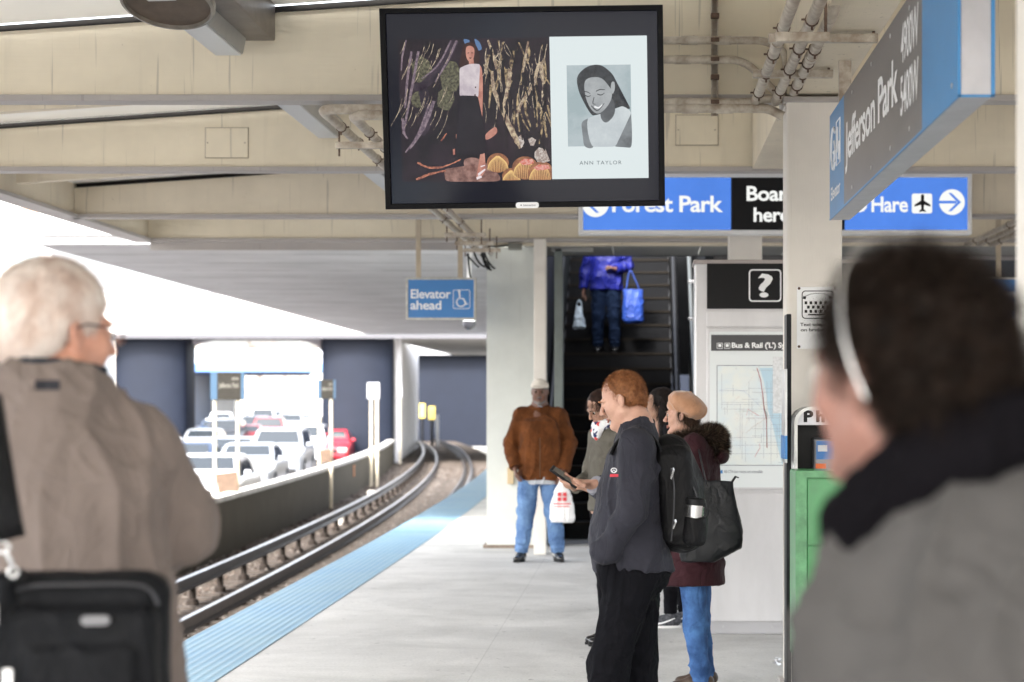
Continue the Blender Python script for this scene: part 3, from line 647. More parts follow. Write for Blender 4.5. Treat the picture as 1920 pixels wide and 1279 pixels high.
# horizontal runs across the first beam, right of the monitor
def hz(py, px1, drop, label, r=.022):
    z = PZ(py,Yb); x1 = PX(px1,Yb); pts = [(PX(1225,Yb),Yb,z),(x1,Yb,z)]+drop
    return conduit(pts, r, label, [(0,.32,1),(0,.62,1)])
hz(76, 1436, [(PX(1474,Yb),Yb,PZ(98,Yb)),(PX(1474,Yb),Yb,PZ(150,Yb)),(PX(1462,Yb),Yb,PZ(195,Yb))], 'topmost level pipe across the beam right of the monitor')
hz(112, 1396, [(PX(1470,Yb),Yb,PZ(190,Yb)),(PX(1495,Yb),Yb,PZ(207,Yb)),(PX(1570,Yb),Yb,PZ(207,Yb))], 'level pipe bending down and right in front of the column top')
hz(192, 1400, [(PX(1452,Yb),Yb,PZ(184,Yb))], 'upper one of the two low level pipes by the beam flange')
hz(203, 1440, [(PX(1468,Yb),Yb,PZ(218,Yb))], 'lowest level pipe running along under the beam flange', .026)
o = empty('wall_strut', (0,0,0), 0, 'upright slotted channel strut crossing the level pipes right of the monitor', 'strut')
mb = MB(); x0, x1 = PX(1334,Yb), PX(1347,Yb); mb.box(x0,x0+.006,10.955,11.0,PZ(214,Yb),4.0); mb.box(x1-.006,x1,10.955,11.0,PZ(214,Yb),4.0); mb.box(x0,x1,10.995,11.012,PZ(214,Yb),4.0); mb.build('channel', pipe_m, o)
for py in (30, 76, 112, 145, 192): mb = MB(); mb.rbox(x0-.004,x1+.004,10.90,10.96,PZ(py+4,Yb),PZ(py-4,Yb),.003); mb.disc(((x0+x1)/2,10.899,PZ(py,Yb)), .01, 8, d=-.006); mb.build('clamp', rusty, o)
# sloping-in-view pipes that run along the platform under the ceiling
for X, z, y0, y1, lab in ((.615,3.235,7.3,11.0,'left one of three pipes running toward the camera above the blue sign'), (.725,3.235,7.0,10.95,'middle one of three pipes running toward the camera above the blue sign'), (.80,3.235,8.1,10.6,'right one of three pipes running toward the camera above the blue sign')):
    pts = [(X,y1,z),(X,y0,z)] if X < .79 else [(X,y1,z),(X,y0+.35,z),(X+.04,y0+.25,z+.16),(X+.6,y0+.2,z+.17)]
    conduit([Vector(p) for p in pts], .027, lab, [(0,t,0) for t in (.1,.27,.42,.6)]+[(0,.5,1)])
for x0, x1, py, Y, lab in ((1455,1556,70,8.4,'short channel strut above the three pipes, highest in view'), (1441,1646,72,9.0,'long channel strut across the three pipes behind the blue sign'), (1411,1562,139,10.0,'lowest channel strut under the three pipes, left of the column bracket')):
    o = empty('pipe_strut', (0,0,0), 0, lab, 'strut', 'channel struts under the right pipes'); z = PZ(py,Y)
    mb = MB(); mb.rbox(PX(x0,Y),PX(x1,Y),Y-.02,Y+.02,z-.02,z+.02,.004); mb.build('channel', pipe_m, o)
    mb = MB(); mb.tube([(PX(x1-8,Y),Y,z),(PX(x1-8,Y),Y,4.1)], .007, 6); mb.build('rod', rusty, o)
# right-hand far conduits above the second elevator sign
for i in range(3):
    conduit([(3.35+i*.13,14.6,3.2),(3.35+i*.13,20.7,3.2)], .026, ('left','middle','right')[i]+' pipe of the bundle running back at the far right', [(0,t,0) for t in (.3,.6,.9)])
# electrical box and loose cables by the station wall
jb = tag(MB().rbox(PX(953,20.9), PX(978,20.9), 20.85, 20.97, 3.165, 3.235, .005).build('junction_box', mat('jbox', (.25,.25,.22), .5)), 'small grey junction box under the last beam above the station wall', 'box')
cb_ = empty('cable_bundle', (-1.72,21.0,3.1), 0, 'loose black cables drooping from the pipe ends by the station wall', 'cables'); mb = MB(); rg = random.Random(4)
for k in range(7):
    a = Vector((rg.uniform(-.18,.05), rg.uniform(-.1,.1), rg.uniform(0,.08))); b = a+Vector((rg.uniform(.02,.14), 0, rg.uniform(-.3,-.1))); m_ = (a+b)/2+Vector((rg.uniform(-.07,.07),0,-.06))
    mb.tube([a*(1-t)**2+m_*2*t*(1-t)+b*t*t for t in (0,.2,.4,.6,.8,1)], .011, 6)
mb.build('cable', black_pl, cb_)
o = empty('beam_cable', (-1.7,20.93,3.22), 0, 'black cable running level along the last beam to the junction box', 'cable'); mb = MB(); mb.tube([(0,0,0),(.15,0,-.02),(.32,0,0),(.36,0,0)], .01, 6); mb.build('cable', black_pl, o)
# dome camera on the slab underside
cd = empty('dome_camera', (PX(880,24), 24.0, 3.4), 0, 'small white dome security camera on the slab underside', 'camera')
zc = PZ(612,24)-3.4
mb = MB(); mb.tube([(0,0,0),(0,0,zc+.1),(0,0,zc+.06)], [.03,.03,.085], 14); mb.build('mount', white_pt, cd, smooth='auto')
mb = MB(); mb.tube([(0,0,zc+.06),(0,0,zc+.02),(0,0,zc-.02),(0,0,zc-.045)], [.08,.078,.055,.02], 16); mb.build('dome', mat('dome_glass', (.05,.05,.06), .08, .2), cd, smooth='auto')
# ---------------------------------------------------------------- lit colours: as seen at the chosen exposure
EXPO = 2**-S.view_settings.exposure
def lin(c): return tuple((x/255/12.92) if x <= 10 else ((x/255+.055)/1.055)**2.4 for x in c)
def lit(name, rgb, k=1.0, rough=.16, noise=0, ns=30, rgb2=None):
    m = bpy.data.materials.new(name); m.use_nodes = True; nt = m.node_tree; b = nt.nodes['Principled BSDF']
    c = tuple(x*EXPO*k for x in lin(rgb)); b.inputs['Base Color'].default_value = (.01,.01,.01,1)
    b.inputs['Emission Color'].default_value = (*c,1); b.inputs['Emission Strength'].default_value = 1; b.inputs['Roughness'].default_value = rough; b.inputs['Specular IOR Level'].default_value = .10
    if noise or rgb2:
        c2 = tuple(x*EXPO*k for x in lin(rgb2)) if rgb2 else tuple(x*(1-noise) for x in c)
        tc = N(nt,'ShaderNodeTexCoord'); no = N(nt,'ShaderNodeTexNoise', Scale=ns, Detail=6, Roughness=.7); nt.links.new(tc.outputs['Object'], no.inputs['Vector'])
        rp = N(nt,'ShaderNodeValToRGB'); rp.color_ramp.elements[0].position = .4; rp.color_ramp.elements[1].position = .62
        rp.color_ramp.elements[0].color = (*c2,1); rp.color_ramp.elements[1].color = (*c,1); nt.links.new(no.outputs[0], rp.inputs[0]); nt.links.new(rp.outputs[0], b.inputs['Emission Color'])
    return m
# ---------------------------------------------------------------- the monitor
tv = empty('video_monitor', (PX(983,9.35), 9.35, PZ(202,9.35)), 0, 'large black framed video monitor hanging under the canopy, showing a clothing advertisement', 'monitor')
tv.rotation_euler = (R(8.5), R(-.75), 0)
K = 1/(3.197*F/9.35)
def tq(zx, zy): return ((zx-905)*K, -(zy-646)*K/math.cos(R(8.5)))
def trect(a, b, c, d): x0, z1 = tq(a,c); x1, z0 = tq(b,d); return x0, x1, z0, z1
bez = mat('monitor_bezel', (.005,.005,.006), .35, spec=.08)
x0, x1, z0, z1 = trect(62,1742,60,1234); i0, i1, j0, j1 = trect(98,1708,92,1202)
fr = MB(); o8 = [(x0,z0),(x1,z0),(x1,z1),(x0,z1)]; i8 = [(i0,j0),(i1,j0),(i1,j1),(i0,j1)]
ring_poly(fr, o8, i8, -.052, .075); fr.box(x0+.01,x1-.01,.024,.07,z0+.01,z1-.01); fr.build('frame', bez, tv, bevel=.003)
mb = MB(); mb.box(x0+.3,x1-.3,.07,.12,-.2,.2); mb.tube([(0,.1,.1),(0,1.5,.28)], .03, 10); mb.build('mount', black_metal, tv)
scr_m = lit('screen_black', (22,24,36), rough=.09)
mb = MB(); mb.box(i0+.001,i1-.001,-.03,.02,j0+.001,j1-.001); scr = mb.build('screen', scr_m, tv)
YL = [-.0305]
class Pic:      # one printed or displayed picture: all its shapes in one mesh
    def __init__(s): s.v = []; s.f = []; s.mi = []; s.mats = []
    def put(s, pts, m):
        if m not in s.mats: s.mats.append(m)
        n = len(s.v); s.v += [(tq(*q)[0], YL[0], tq(*q)[1]) for q in pts]
        bm = bmesh.new(); vs = [bm.verts.new((q[0], q[1], 0)) for q in pts]
        for i, v in enumerate(vs): v.index = i
        f = bm.faces.new(vs); r = bmesh.ops.triangulate(bm, faces=[f], ngon_method='EAR_CLIP')
        for t in bm.faces: s.f.append(tuple(n+v.index for v in t.verts)); s.mi.append(s.mats.index(m))
        bm.free()
    def done(s, name):
        me = bpy.data.meshes.new(name); me.from_pydata(s.v, [], s.f)
        for m in s.mats: me.materials.append(m)
        me.polygons.foreach_set('material_index', s.mi); o = bpy.data.objects.new(name, me); C.objects.link(o); o.parent = scr; return o
PICTURE = [Pic()]
def layer(name, polys, m, smooth_n=6):
    YL[0] -= .0004
    for p in polys: PICTURE[0].put([tuple(q) for q in (cr(p, smooth_n) if len(p) > 4 else p)], m)
def raw(polys, name, m):
    YL[0] -= .0004
    for p in polys: PICTURE[0].put([tuple(q) for q in p], m)
def box4(a,b,c,d): return [(a,c),(b,c),(b,d),(a,d)]
layer('desert_picture', [box4(166,1066,240,1073)], lit('pic_shade', (46,34,44), rgb2=(24,18,26), ns=5))
rg = random.Random(5)
def strip(pts, w0, w1=None, jag=0):
    w1 = w0 if w1 is None else w1; P = cr(pts, 7, False); n = len(P); L_, R_ = [], []
    for i, p in enumerate(P):
        t = P[min(i+1,n-1)]-P[max(i-1,0)]; t = t/np.linalg.norm(t); q = np.array([-t[1],t[0]]); w_ = w0+(w1-w0)*i/(n-1)
        w_ *= .75+.25*math.sin(math.pi*(i+.5)/n)
        L_.append(tuple(p+q*w_*(1+rg.uniform(-jag,jag)))); R_.append(tuple(p-q*w_*(1+rg.uniform(-jag,jag))))
    return L_+R_[::-1]
layer('pic_sky', [[(560,242),(590,250),(585,272),(563,268),(556,252)],[(622,242),(650,262),(662,300),(640,308),(625,270)]], lit('pic_sky', (90,120,160)))
bush = []
for cx, cy, rx, ry in ((305,420,60,75),(470,460,58,90),(440,590,50,60),(280,590,45,45)):
    bush.append([(cx+rx*math.cos(t)*(1+rg.uniform(-.16,.16)), cy+ry*math.sin(t)*(1+rg.uniform(-.16,.16))) for t in np.linspace(0,2*math.pi,26,endpoint=False)])
raw(bush, 'pic_bush', lit('pic_bush', (118,116,92), rgb2=(52,48,42), ns=90))
dark = [strip([(505,250),(430,380),(320,500),(250,520)],30,22,.05), strip([(300,500),(330,700),(290,800)],34,20,.05)]
raw(dark, 'pic_stem_shade', lit('pic_stem_dark', (62,50,62), rgb2=(38,30,42), ns=20))
st = [strip([(245,310),(215,470),(195,640)],8,7,.1), strip([(285,310),(245,500),(180,790)],9,7,.1), strip([(515,250),(455,370),(380,490)],8,5,.1), strip([(370,600),(300,760),(215,880)],12,8,.12),
      strip([(340,620),(270,790),(190,900)],7,5,.1), strip([(215,245),(190,330),(180,420)],6,5,.1), strip([(480,250),(400,390),(300,470)],6,4,.1), strip([(180,700),(185,780),(205,820)],10,6,.3)]
raw(st, 'pic_cactus', lit('pic_cactus_grey', (150,132,140), rgb2=(92,78,92), ns=60))
st = []
for i in range(34):
    x = rg.uniform(690,1055); y = rg.uniform(245,700); l = rg.uniform(90,260); dx = rg.uniform(-70,60)
    if x < 840 and y > 600: continue
    st.append(strip([(x,y),(x+dx*.3+rg.uniform(-20,20),y+l*.5),(x+dx,min(y+l,860))], rg.uniform(4,11), rg.uniform(3,6), .25))
raw(st, 'pic_cactus', lit('pic_cactus_tan', (196,172,132), rgb2=(58,44,44), ns=45))
st = [strip([(720,430),(730,540),(790,690),(850,820),(885,880)],10,18,.2), strip([(940,260),(915,380),(900,470)],8,5,.2), strip([(1000,390),(960,520),(890,620),(860,700)],12,7,.15), strip([(830,410),(815,520),(780,640)],14,9,.15), strip([(1010,380),(1025,510)],9,9,.2), strip([(700,250),(730,340),(745,420)],9,6,.3)]
raw(st, 'pic_cactus', lit('pic_cactus_pale', (208,190,160), rgb2=(120,96,84), ns=50))
layer('pic_rock', [[(430,1000),(560,985),(680,970),(725,1010),(748,1072),(600,1074),(440,1072),(425,1030)],[(545,945),(600,935),(650,960),(640,1010),(560,1015),(540,985)]], lit('pic_rock', (168,130,120), rgb2=(112,80,74), ns=26))
raw([strip([(260,960),(330,990),(420,985),(520,945)],7,4,.4), strip([(250,1060),(330,1030),(430,1010)],8,5,.4), strip([(405,835),(440,790)],5,3,.3)], 'pic_branch', lit('pic_branch', (214,140,112), rgb2=(120,70,60), ns=50))
barrel = lit('pic_barrel', (176,120,84), rgb2=(120,78,60), ns=30); spine = lit('pic_spine', (236,196,130)); redf = lit('pic_flower', (200,84,60), rgb2=(230,180,170), ns=80)
for cx, cy, r in ((742,968,66),(822,1048,56),(905,1000,78),(1000,1028,76)):
    top = min(cy+r*.85, 1073); pts = []
    for t in np.linspace(0,2*math.pi,28,endpoint=False): pts.append((min(cx+r*math.cos(t),1065), min(cy+r*.88*math.sin(t),1072)))
    raw([pts], 'pic_barrel_cactus', barrel)
    sp_ = []
    for k in range(17):
        t = R(-78+156*k/16); ex, ey = cx+r*.97*math.sin(t), cy+r*.3*math.cos(t)+r*.5
        if ex > 1062: continue
        sp_.append(strip([(cx+r*.12*math.sin(t),cy-r*.62),(cx+r*.75*math.sin(t),cy-r*.35*math.cos(t)*.6),(ex,min(ey,1071))],2.2,1.4))
    raw(sp_, 'pic_spines', spine)
raw([[(870+a,945+b) for a,b in ((0,20),(30,0),(80,4),(90,25),(60,38),(20,36))], [(955+a,980+b) for a,b in ((0,20),(30,0),(90,4),(100,25),(60,34),(20,34))]], 'pic_flowers', redf)
raw([[(965,905),(990,880),(1030,890),(1036,930),(1055,960),(1020,970),(980,965),(962,935)], [(925,830),(950,820),(975,835),(960,870),(940,868)], [(865,820),(890,800),(904,850),(885,885)]], 'pic_white_cactus', lit('pic_white', (212,204,198), rgb2=(140,120,110), ns=90))
st = []
for i in range(46):
    x = rg.uniform(665,1055); y = rg.uniform(242,620); l = rg.uniform(40,200); dx = rg.uniform(-45,45)
    st.append(strip([(x,y),(x+dx*.3+rg.uniform(-14,14),y+l*.5),(x+dx,y+l)], rg.uniform(1.2,3.4), 1.5, .3))
for i in range(30):
    x = rg.uniform(172,500); y = rg.uniform(242,700); l = rg.uniform(60,170); st.append(strip([(x,y),(x-l*.15,y+l*.5),(x-l*.45,y+l)], rg.uniform(1.2,2.6), 1.2, .3))
raw(st, 'pic_cactus', lit('pic_cactus_fine', (222,204,176), rgb2=(70,56,60), ns=60))
st = []
for i in range(26):
    x = rg.uniform(700,1050); y = rg.uniform(260,800); l = rg.uniform(60,160); dx = rg.uniform(-50,50); st.append(strip([(x,y),(x+dx*.4,y+l*.5),(x+dx,min(y+l,900))], rg.uniform(5,11), 4, .3))
raw(st, 'pic_stem_shade', lit('pic_stem_black', (20,15,20), rgb2=(34,26,32), ns=30))
# the standing woman of the picture
layer('pic_hair', [[(560,275),(600,262),(632,285),(648,340),(640,380),(560,400),(528,400),(540,330)]], lit('pic_hair', (56,32,30)))
layer('pic_skin', [[(572,290),(600,283),(618,302),(616,345),(600,372),(580,368),(568,335)],[(585,360),(612,360),(616,392),(584,395)],[(632,398),(656,404),(664,470),(662,580),(655,650),(656,692),(638,702),(626,685),(634,600),(628,500)],
    [(735,758),(742,790),(700,824),(672,828),(674,800),(710,768)],[(640,905),(664,905),(664,985),(668,1010),(640,1050),(612,1058),(618,1030),(638,1000)],[(496,795),(512,800),(508,825),(496,822)],[(474,885),(488,880),(488,915),(476,918)]], lit('pic_skin', (206,150,132), rgb2=(170,110,98), ns=16))
layer('pic_top', [[(548,402),(590,388),(634,388),(650,400),(640,470),(630,500),(634,578),(570,576),(526,570),(532,480),(528,420)]], lit('pic_top', (216,206,208), rgb2=(188,176,184), ns=14))
layer('pic_skirt', [[(524,575),(580,576),(630,578),(640,640),(664,740),(672,830),(668,905),(600,915),(500,900),(505,780),(520,650)]], lit('pic_skirt', (24,20,28), rgb2=(34,28,38), ns=10))
raw([[(620,1030),(664,1000),(668,1008),(626,1044)],[(612,1050),(640,1040),(646,1052),(614,1066)],[(638,985),(666,978),(666,984),(640,992)]], 'pic_sandal', lit('pic_sandal', (236,222,224)))
raw([[(578,322),(588,320),(588,325),(578,327)],[(600,320),(610,322),(610,326),(600,325)],[(586,350),(602,350),(598,357),(590,357)],[(617,520),(624,518),(624,528),(617,528)],[(612,565),(620,563),(620,573),(612,573)]], 'pic_features', lit('pic_feature', (70,36,36)))
PICTURE[0].done('desert_picture'); PICTURE[0] = Pic()
# white half with the portrait
layer('ad_panel', [box4(1066,1645,236,1068)], lit('ad_white', (220,230,231)))
layer('portrait_ground', [box4(1165,1546,403,877)], lit('portrait_grey', (160,176,180), rgb2=(178,190,194), ns=6))
layer('portrait_hair', [[(1300,408),(1365,404),(1420,440),(1450,480),(1475,545),(1482,600),(1530,640),(1536,660),(1500,650),(1440,640),(1380,600),(1330,690),(1300,680),(1255,600),(1232,540),(1226,480),(1250,440)]], lit('hair_grey', (40,42,46), rgb2=(66,70,74), ns=40))
layer('portrait_shoulder', [[(1250,740),(1290,715),(1320,740),(1320,876),(1265,876),(1255,800)],[(1440,870),(1480,740),(1530,685),(1545,690),(1545,874),(1500,876)]], lit('arm_grey', (98,102,106), rgb2=(130,136,140), ns=8))
layer('portrait_top', [[(1290,712),(1350,725),(1400,740),(1460,690),(1490,645),(1545,684),(1500,740),(1470,790),(1450,875),(1360,876),(1310,874),(1285,790)]], lit('top_grey', (206,214,216), rgb2=(188,196,200), ns=6))
layer('portrait_neck', [[(1370,650),(1430,600),(1450,650),(1440,700),(1400,738),(1372,725),(1362,690)]], lit('neck_grey', (84,88,92), rgb2=(108,112,116), ns=8))
layer('portrait_face', [[(1272,500),(1310,475),(1370,480),(1410,520),(1432,560),(1425,610),(1390,660),(1350,686),(1318,672),(1290,630),(1272,570)],[(1432,505),(1448,505),(1450,545),(1436,572),(1426,540)]], lit('face_grey', (178,182,184), rgb2=(150,155,158), ns=7))
raw([strip([(1272,578),(1290,586),(1306,580)],3,2), strip([(1345,572),(1368,578),(1388,566)],3.5,2), strip([(1268,556),(1288,560),(1304,570)],3,1.5), strip([(1338,556),(1362,546),(1392,548)],3.5,2), strip([(1326,590),(1318,625),(1334,632)],3,2), strip([(1308,640),(1345,668),(1386,626)],3.5,2)], 'portrait_lines', lit('line_grey', (52,54,58)))
raw([strip([(1326,645),(1352,652),(1374,634)],6,3)], 'portrait_teeth', lit('teeth_grey', (238,240,242)))
PICTURE[0].done('portrait_picture')
YL[0] -= .0005; mb = MB(); a0, a1, b0, b1 = trect(1232,1484,963,985); text(mb, 'ANN TAYLOR', a0, a1, b0, b1, YL[0], .0, space=1.25); mb.build('ad_lettering', lit('ad_text', (84,92,98)), scr)
mb = MB(); a0, a1, b0, b1 = trect(846,984,1201,1236); L8 = rrect(a0,a1,b0,b1,.012)
mb.poly([(x,-.054,z) for x, z in L8], (0,-.006,0)); mtag = mb.build('maker_badge', sign_white, tv)
mb = MB(); a0, a1, b0, b1 = trect(892,966,1212,1224); text(mb, 'Intersection', a0, a1, b0, b1, -.0605, .01); mb.disc((tq(878,0)[0],-.0605,tq(0,1218)[1]), .0035, 10); mb.build('lettering', mat('badge_text',(.2,.2,.22),.5), mtag)
# ---------------------------------------------------------------- lit direction sign
Yd = 18.0; ds = empty('direction_sign', (0,Yd,0), 0, 'long backlit blue and black direction sign with white arrows at both ends', 'sign')
def q(px, py): return PX(px,Yd), PZ(py,Yd)
def dr(a,b,c,d): x0,z1 = q(a,c); x1,z0 = q(b,d); return x0,x1,z0,z1
x0,x1,z0,z1 = dr(1085,1819,326,441); i0,i1,j0,j1 = dr(1094,1811,335,433)
mb = MB(); ring_poly(mb, [(x0,z0),(x1,z0),(x1,z1),(x0,z1)], [(i0,j0),(i1,j0),(i1,j1),(i0,j1)], -.1, .2); mb.box(x0+.01,x1-.01,.06,.098,z0+.01,z1-.01); mb.build('cabinet', white_pt, ds, bevel=.004)
bl = lit('lit_blue', (88,142,240), noise=.12, ns=1.2)
a0,a1,_,_ = dr(1094,1369.5,0,0)
mb = MB(); mb.box(a0,a1,-.09,.05,j0,j1); mb.build('blue_face', bl, ds)
b0_,b1_,_,_ = dr(1370.5,1582,0,0); mb = MB(); mb.box(b0_,b1_,-.09,.05,j0,j1); mb.build('black_face', sign_black, ds)
c0,c1,_,_ = dr(1583,1811,0,0); mb = MB(); mb.box(c0,c1,-.09,.05,j0,j1); mb.build('blue_face', bl, ds)
lw = lit('lit_white', (252,253,250))
def dt(s, a,b,c,d, bold=.022, ref=None): x0,x1,z0,z1 = dr(a,b,c,d); mb = MB(); text(mb, s, x0,x1,z0,z1,-.0915,bold,ref=ref); mb.build('lettering', lw, ds)
dt('Forest Park', 1148,1355,369,400); dt('Boarding', 1399,1540,351,379,ref='Board'); dt('here', 1412,1479,391,418,ref='he'); dt("O'Hare", 1596,1700,369,400)
def circ(cx, cy, r): x,z = q(cx,cy); mb = MB(); mb.disc((x,-.0915,z), r/F*Yd, 32); mb.build('arrow_disc', lw, ds)
circ(1117,384,25); circ(1782,381,24)
pts = rrect(*dr(1707,1745,365,402), .02); mb = MB(); mb.poly([(x,-.0915,z) for x,z in pts]); mb.build('symbol_plate', lw, ds)
def pp(*pts): mb.poly([(q(*p)[0],-.0925,q(*p)[1]) for p in pts])
for s, cx, cy in ((1,1782,381),(-1,1117,384)):   # arrow cut out of the disc
    mb = MB()
    f = lambda a,b: (cx+s*a, cy+b)
    pp(f(-24,-2.6),f(8,-2.6),f(8,2.6),f(-24,2.6)); pp(f(-7,-17),f(-1,-17),f(17,0),f(10,0)); pp(f(-7,17),f(10,0),f(17,0),f(-1,17)); mb.build('arrow', bl, ds)
mb = MB(); pp((1724,368),(1727,366),(1730,368),(1730,378),(1742,386),(1742,389.5),(1730,386),(1729.3,394),(1733,397),(1733,399.5),(1727,398),(1721,399.5),(1721,397),(1724.7,394),(1724,386),(1712,389.5),(1712,386),(1724,378)); mb.build('aeroplane', sign_black, ds)
mb = MB()
for px in (1130,1300,1700): mb.rbox(PX(px,Yd)-.02,PX(px,Yd)+.02,-.02,.02,z1,3.6,.004)
mb.build('hanger', cream, ds)
# ---------------------------------------------------------------- elevator signs
sfr = mat('sign_frame', (.55,.54,.50), .45, .3, var=.3, vs=20); hang = mat('hanger_paint', (.52,.44,.33), .6, var=.2, vs=9)
def elevator_sign(pxl, label):
    Y = 20.62; w_ = 131/F*Y; X0 = PX(pxl,Y); zt, zb = PZ(521,Y), PZ(600,Y)
    o = empty('elevator_sign', (X0+w_/2, Y, zb), 0, label, 'sign', 'blue elevator signs under the last beam'); h = zt-zb
    mb = MB(); hw = w_/2; t = .022
    ring_poly(mb, [(-hw,0),(hw,0),(hw,h),(-hw,h)], [(-hw+t,t),(hw-t,t),(hw-t,h-t),(-hw+t,h-t)], -.04, .08); mb.build('frame', sfr, o, bevel=.003)
    mb = MB(); mb.box(-hw+t,hw-t,-.03,.03,t,h-t); pn = mb.build('panel', sign_blue, o)
    mb = MB(); s = w_/131
    def e(px, py): return -hw+(px-762)*s, h-(py-521)*s
    for st_, a, b, c, d in (('Elevator',771,846,543,560),('ahead',770,828,564,581)):
        ax, az = e(a,d); bx, bz = e(b,c); text(mb, st_, ax, bx, az, bz, -.0315, .015)
    ox0, oz0 = e(850,579.5); ox1, oz1 = e(882,543.5)
    ring_poly(mb, rrect(ox0,ox1,oz0,oz1,.02), rrect(ox0+.006,ox1-.006,oz0+.006,oz1-.006,.015), -.0325, .0015)
    def ln(pts, r=.0075): mb.tube([(e(*p)[0],-.033,e(*p)[1]) for p in pts], r, 6, flat=.15)
    ln([(862,549),(862.5,560),(870,560.5),(874,571),(878,569.5)]); ln([(862,555),(869,555)], .006)
    ln([(e_[0], e_[1]) for e_ in [(865+8.2*math.cos(t), 567+8.2*math.sin(t)) for t in np.linspace(R(-15), R(235), 16)]], .006)
    x, z = e(861.5,547); mb.disc((x,-.0325,z), .013, 12)
    mb.build('lettering', sign_white, pn)
    mb = MB(); mb.rbox(-hw+.1,-hw+.15,-.025,.025,h,3.245,.004); mb.build('hanger', hang, o)
    mb = MB(); mb.rbox(hw-.19,hw-.14,-.025,.025,h,3.245,.004); mb.build('hanger', hang, o)
elevator_sign(762, 'blue Elevator ahead sign with wheelchair symbol, wholly visible left of the pale wall')
elevator_sign(1849, 'blue elevator sign half hidden at the far right behind the dark haired head')
# ---------------------------------------------------------------- station name sign
ns = empty('station_name_sign', (.94, 0, 2.5), 0, 'long grey and blue station sign reading Jefferson Park, seen edge on at the upper right', 'sign')
Y0s, Y1s = 5.93, 10.02; hs_ = .525; th = .1
case = mat('sign_case', (.50,.50,.53), .45, .5, var=.12, vs=8, bump=.0006, bs=200); ggrey = mat('sign_grey', (.155,.145,.145), .4, var=.1, vs=2); sb2 = mat('sign_light_blue', (.05,.23,.50), .38, var=.12, vs=2)
mb = MB(); mb.rbox(.002,th-.002,Y0s,Y1s,0,hs_,.004); mb.build('case', case, ns)
def Yof(px): return .94*F/(px-VX)
yb1, yb2 = Yof(1584), Yof(1731)
def fpanel(ya, yb_, m, name): mb = MB(); mb.box(-.004,.0015,ya,yb_,.004,hs_-.004); return mb.build(name, m, ns)
p1 = fpanel(yb1,Y1s,sb2,'elevator_panel'); p2 = fpanel(yb2,yb1-.001,ggrey,'name_panel'); p3 = fpanel(Y0s,yb2-.001,sb2,'blue_panel')
mb = MB(); mb.box(-.006,th+.004,Y0s-.004,Y0s-.0005,-.002,.006); mb.box(-.006,.004,Y0s-.004,Y0s+.004,0,hs_); mb.box(-.0055,0,Y0s,Y1s,-.002,.006); mb.box(th-.006,th+.006,Y0s-.004,Y0s+.004,0,hs_); mb.build('edge_trim', sb2, ns)
# text on the left face: local +x of the writing runs toward the camera (-Y)
def face(mb, s, ya, yb_, z0, z1, bold=.04, ref=None, space=.92):
    M = Matrix(((0,0,0,-.0055),(-1,0,0,0),(0,0,1,0),(0,0,0,1)))
    v, f = text_geo(s, bold, space); a = np.array(v); lo, hi = a.min(0), a.max(0); zl, zh = lo[1], hi[1]
    if ref: b = np.array(text_geo(ref, bold, space)[0]); zl, zh = b[:,1].min(), b[:,1].max()
    vs = [(-.0055, ya-(p[0]-lo[0])/(hi[0]-lo[0])*(ya-yb_), z0+(p[1]-zl)/(zh-zl)*(z1-z0)) for p in v]; mb.add(vs, f)
swt = mat('sign_text_white', (.80,.81,.82), .45)
mb = MB(); face(mb, 'Jefferson Park', Yof(1587), Yof(1686), .14, .375, .02)
mb.build('lettering', swt, p2); mb = MB(); face(mb, '4900W', Yof(1692), Yof(1725), .31, .455, .015); mb.build('lettering', swt, p2); mb = MB(); face(mb, '5400W', Yof(1691), Yof(1725), .125, .27, .015); mb.build('lettering', swt, p2)
mb = MB(); face(mb, 'Elevator', Yof(1560)+0, Yof(1577.5), .085, .15, .02); mb.build('lettering', swt, p1); mb = MB()
cy_, cz_, rr = Yof(1565.5), .33, .1
circp = [(cy_+rr*math.cos(t), cz_+rr*math.sin(t)) for t in np.linspace(R(-135),R(135),22)]
for p_, q_ in zip(circp, circp[1:]): mb.tube([(-.0055,*p_),(-.0055,*q_)], .009, 5)
mb.tube([(-.0055,cy_,cz_-.02),(-.0055,cy_-.09,cz_-.02)], .009, 5); mb.tube([(-.0055,cy_-.05,cz_+.03),(-.0055,cy_-.1,cz_-.02),(-.0055,cy_-.05,cz_-.07)], .009, 5); mb.build('arrow_symbol', swt, p1); mb = MB()
ya, yb_ = Yof(1570.5), Yof(1577.5); loop = [(ya,.44),(yb_,.44),(yb_,.23),(ya,.23),(ya,.44)]
mb.tube([(-.0055,*p) for p in loop], .004, 5); ym = (ya+yb_)/2
mb.tube([(-.0055,ym+.03,.41),(-.0055,ym+.03,.33),(-.0055,ym-.03,.33),(-.0055,ym-.07,.26)], .008, 5)
mb.tube([(-.0055,ym+.05*math.cos(t),.29+.045*math.sin(t)) for t in np.linspace(R(0),R(240),12)], .006, 5)
mb.build('wheelchair_symbol', swt, p1)
for px in (1600,1636,1672,1708,1788):
    for z in (.05,.475): MB().disc((-.0045, Yof(px), z), .009, 8, axis='x', d=-.003).build('screw', steel, ns)
for Y in (9.8, 6.6): MB().rbox(.02,.08,Y-.02,Y+.02,hs_,1.3,.004).build('hanger', pipe_m, ns)
cbk = tag(MB().rbox(PX(1561,10.4), PX(1598,10.4), 10.36, 10.46, PZ(147,10.4), PZ(78,10.4)+.06, .006).build('hanger_bracket', cream), 'small cream bolted steel bracket under the ceiling beside the far end of the station sign', 'bracket')
mb = MB()
for py in (100, 124): mb.disc((PX(1580,10.35), 10.359, PZ(py,10.35)), .012, 6, d=-.012)
bt = mb.build('bolt', rusty, cbk)
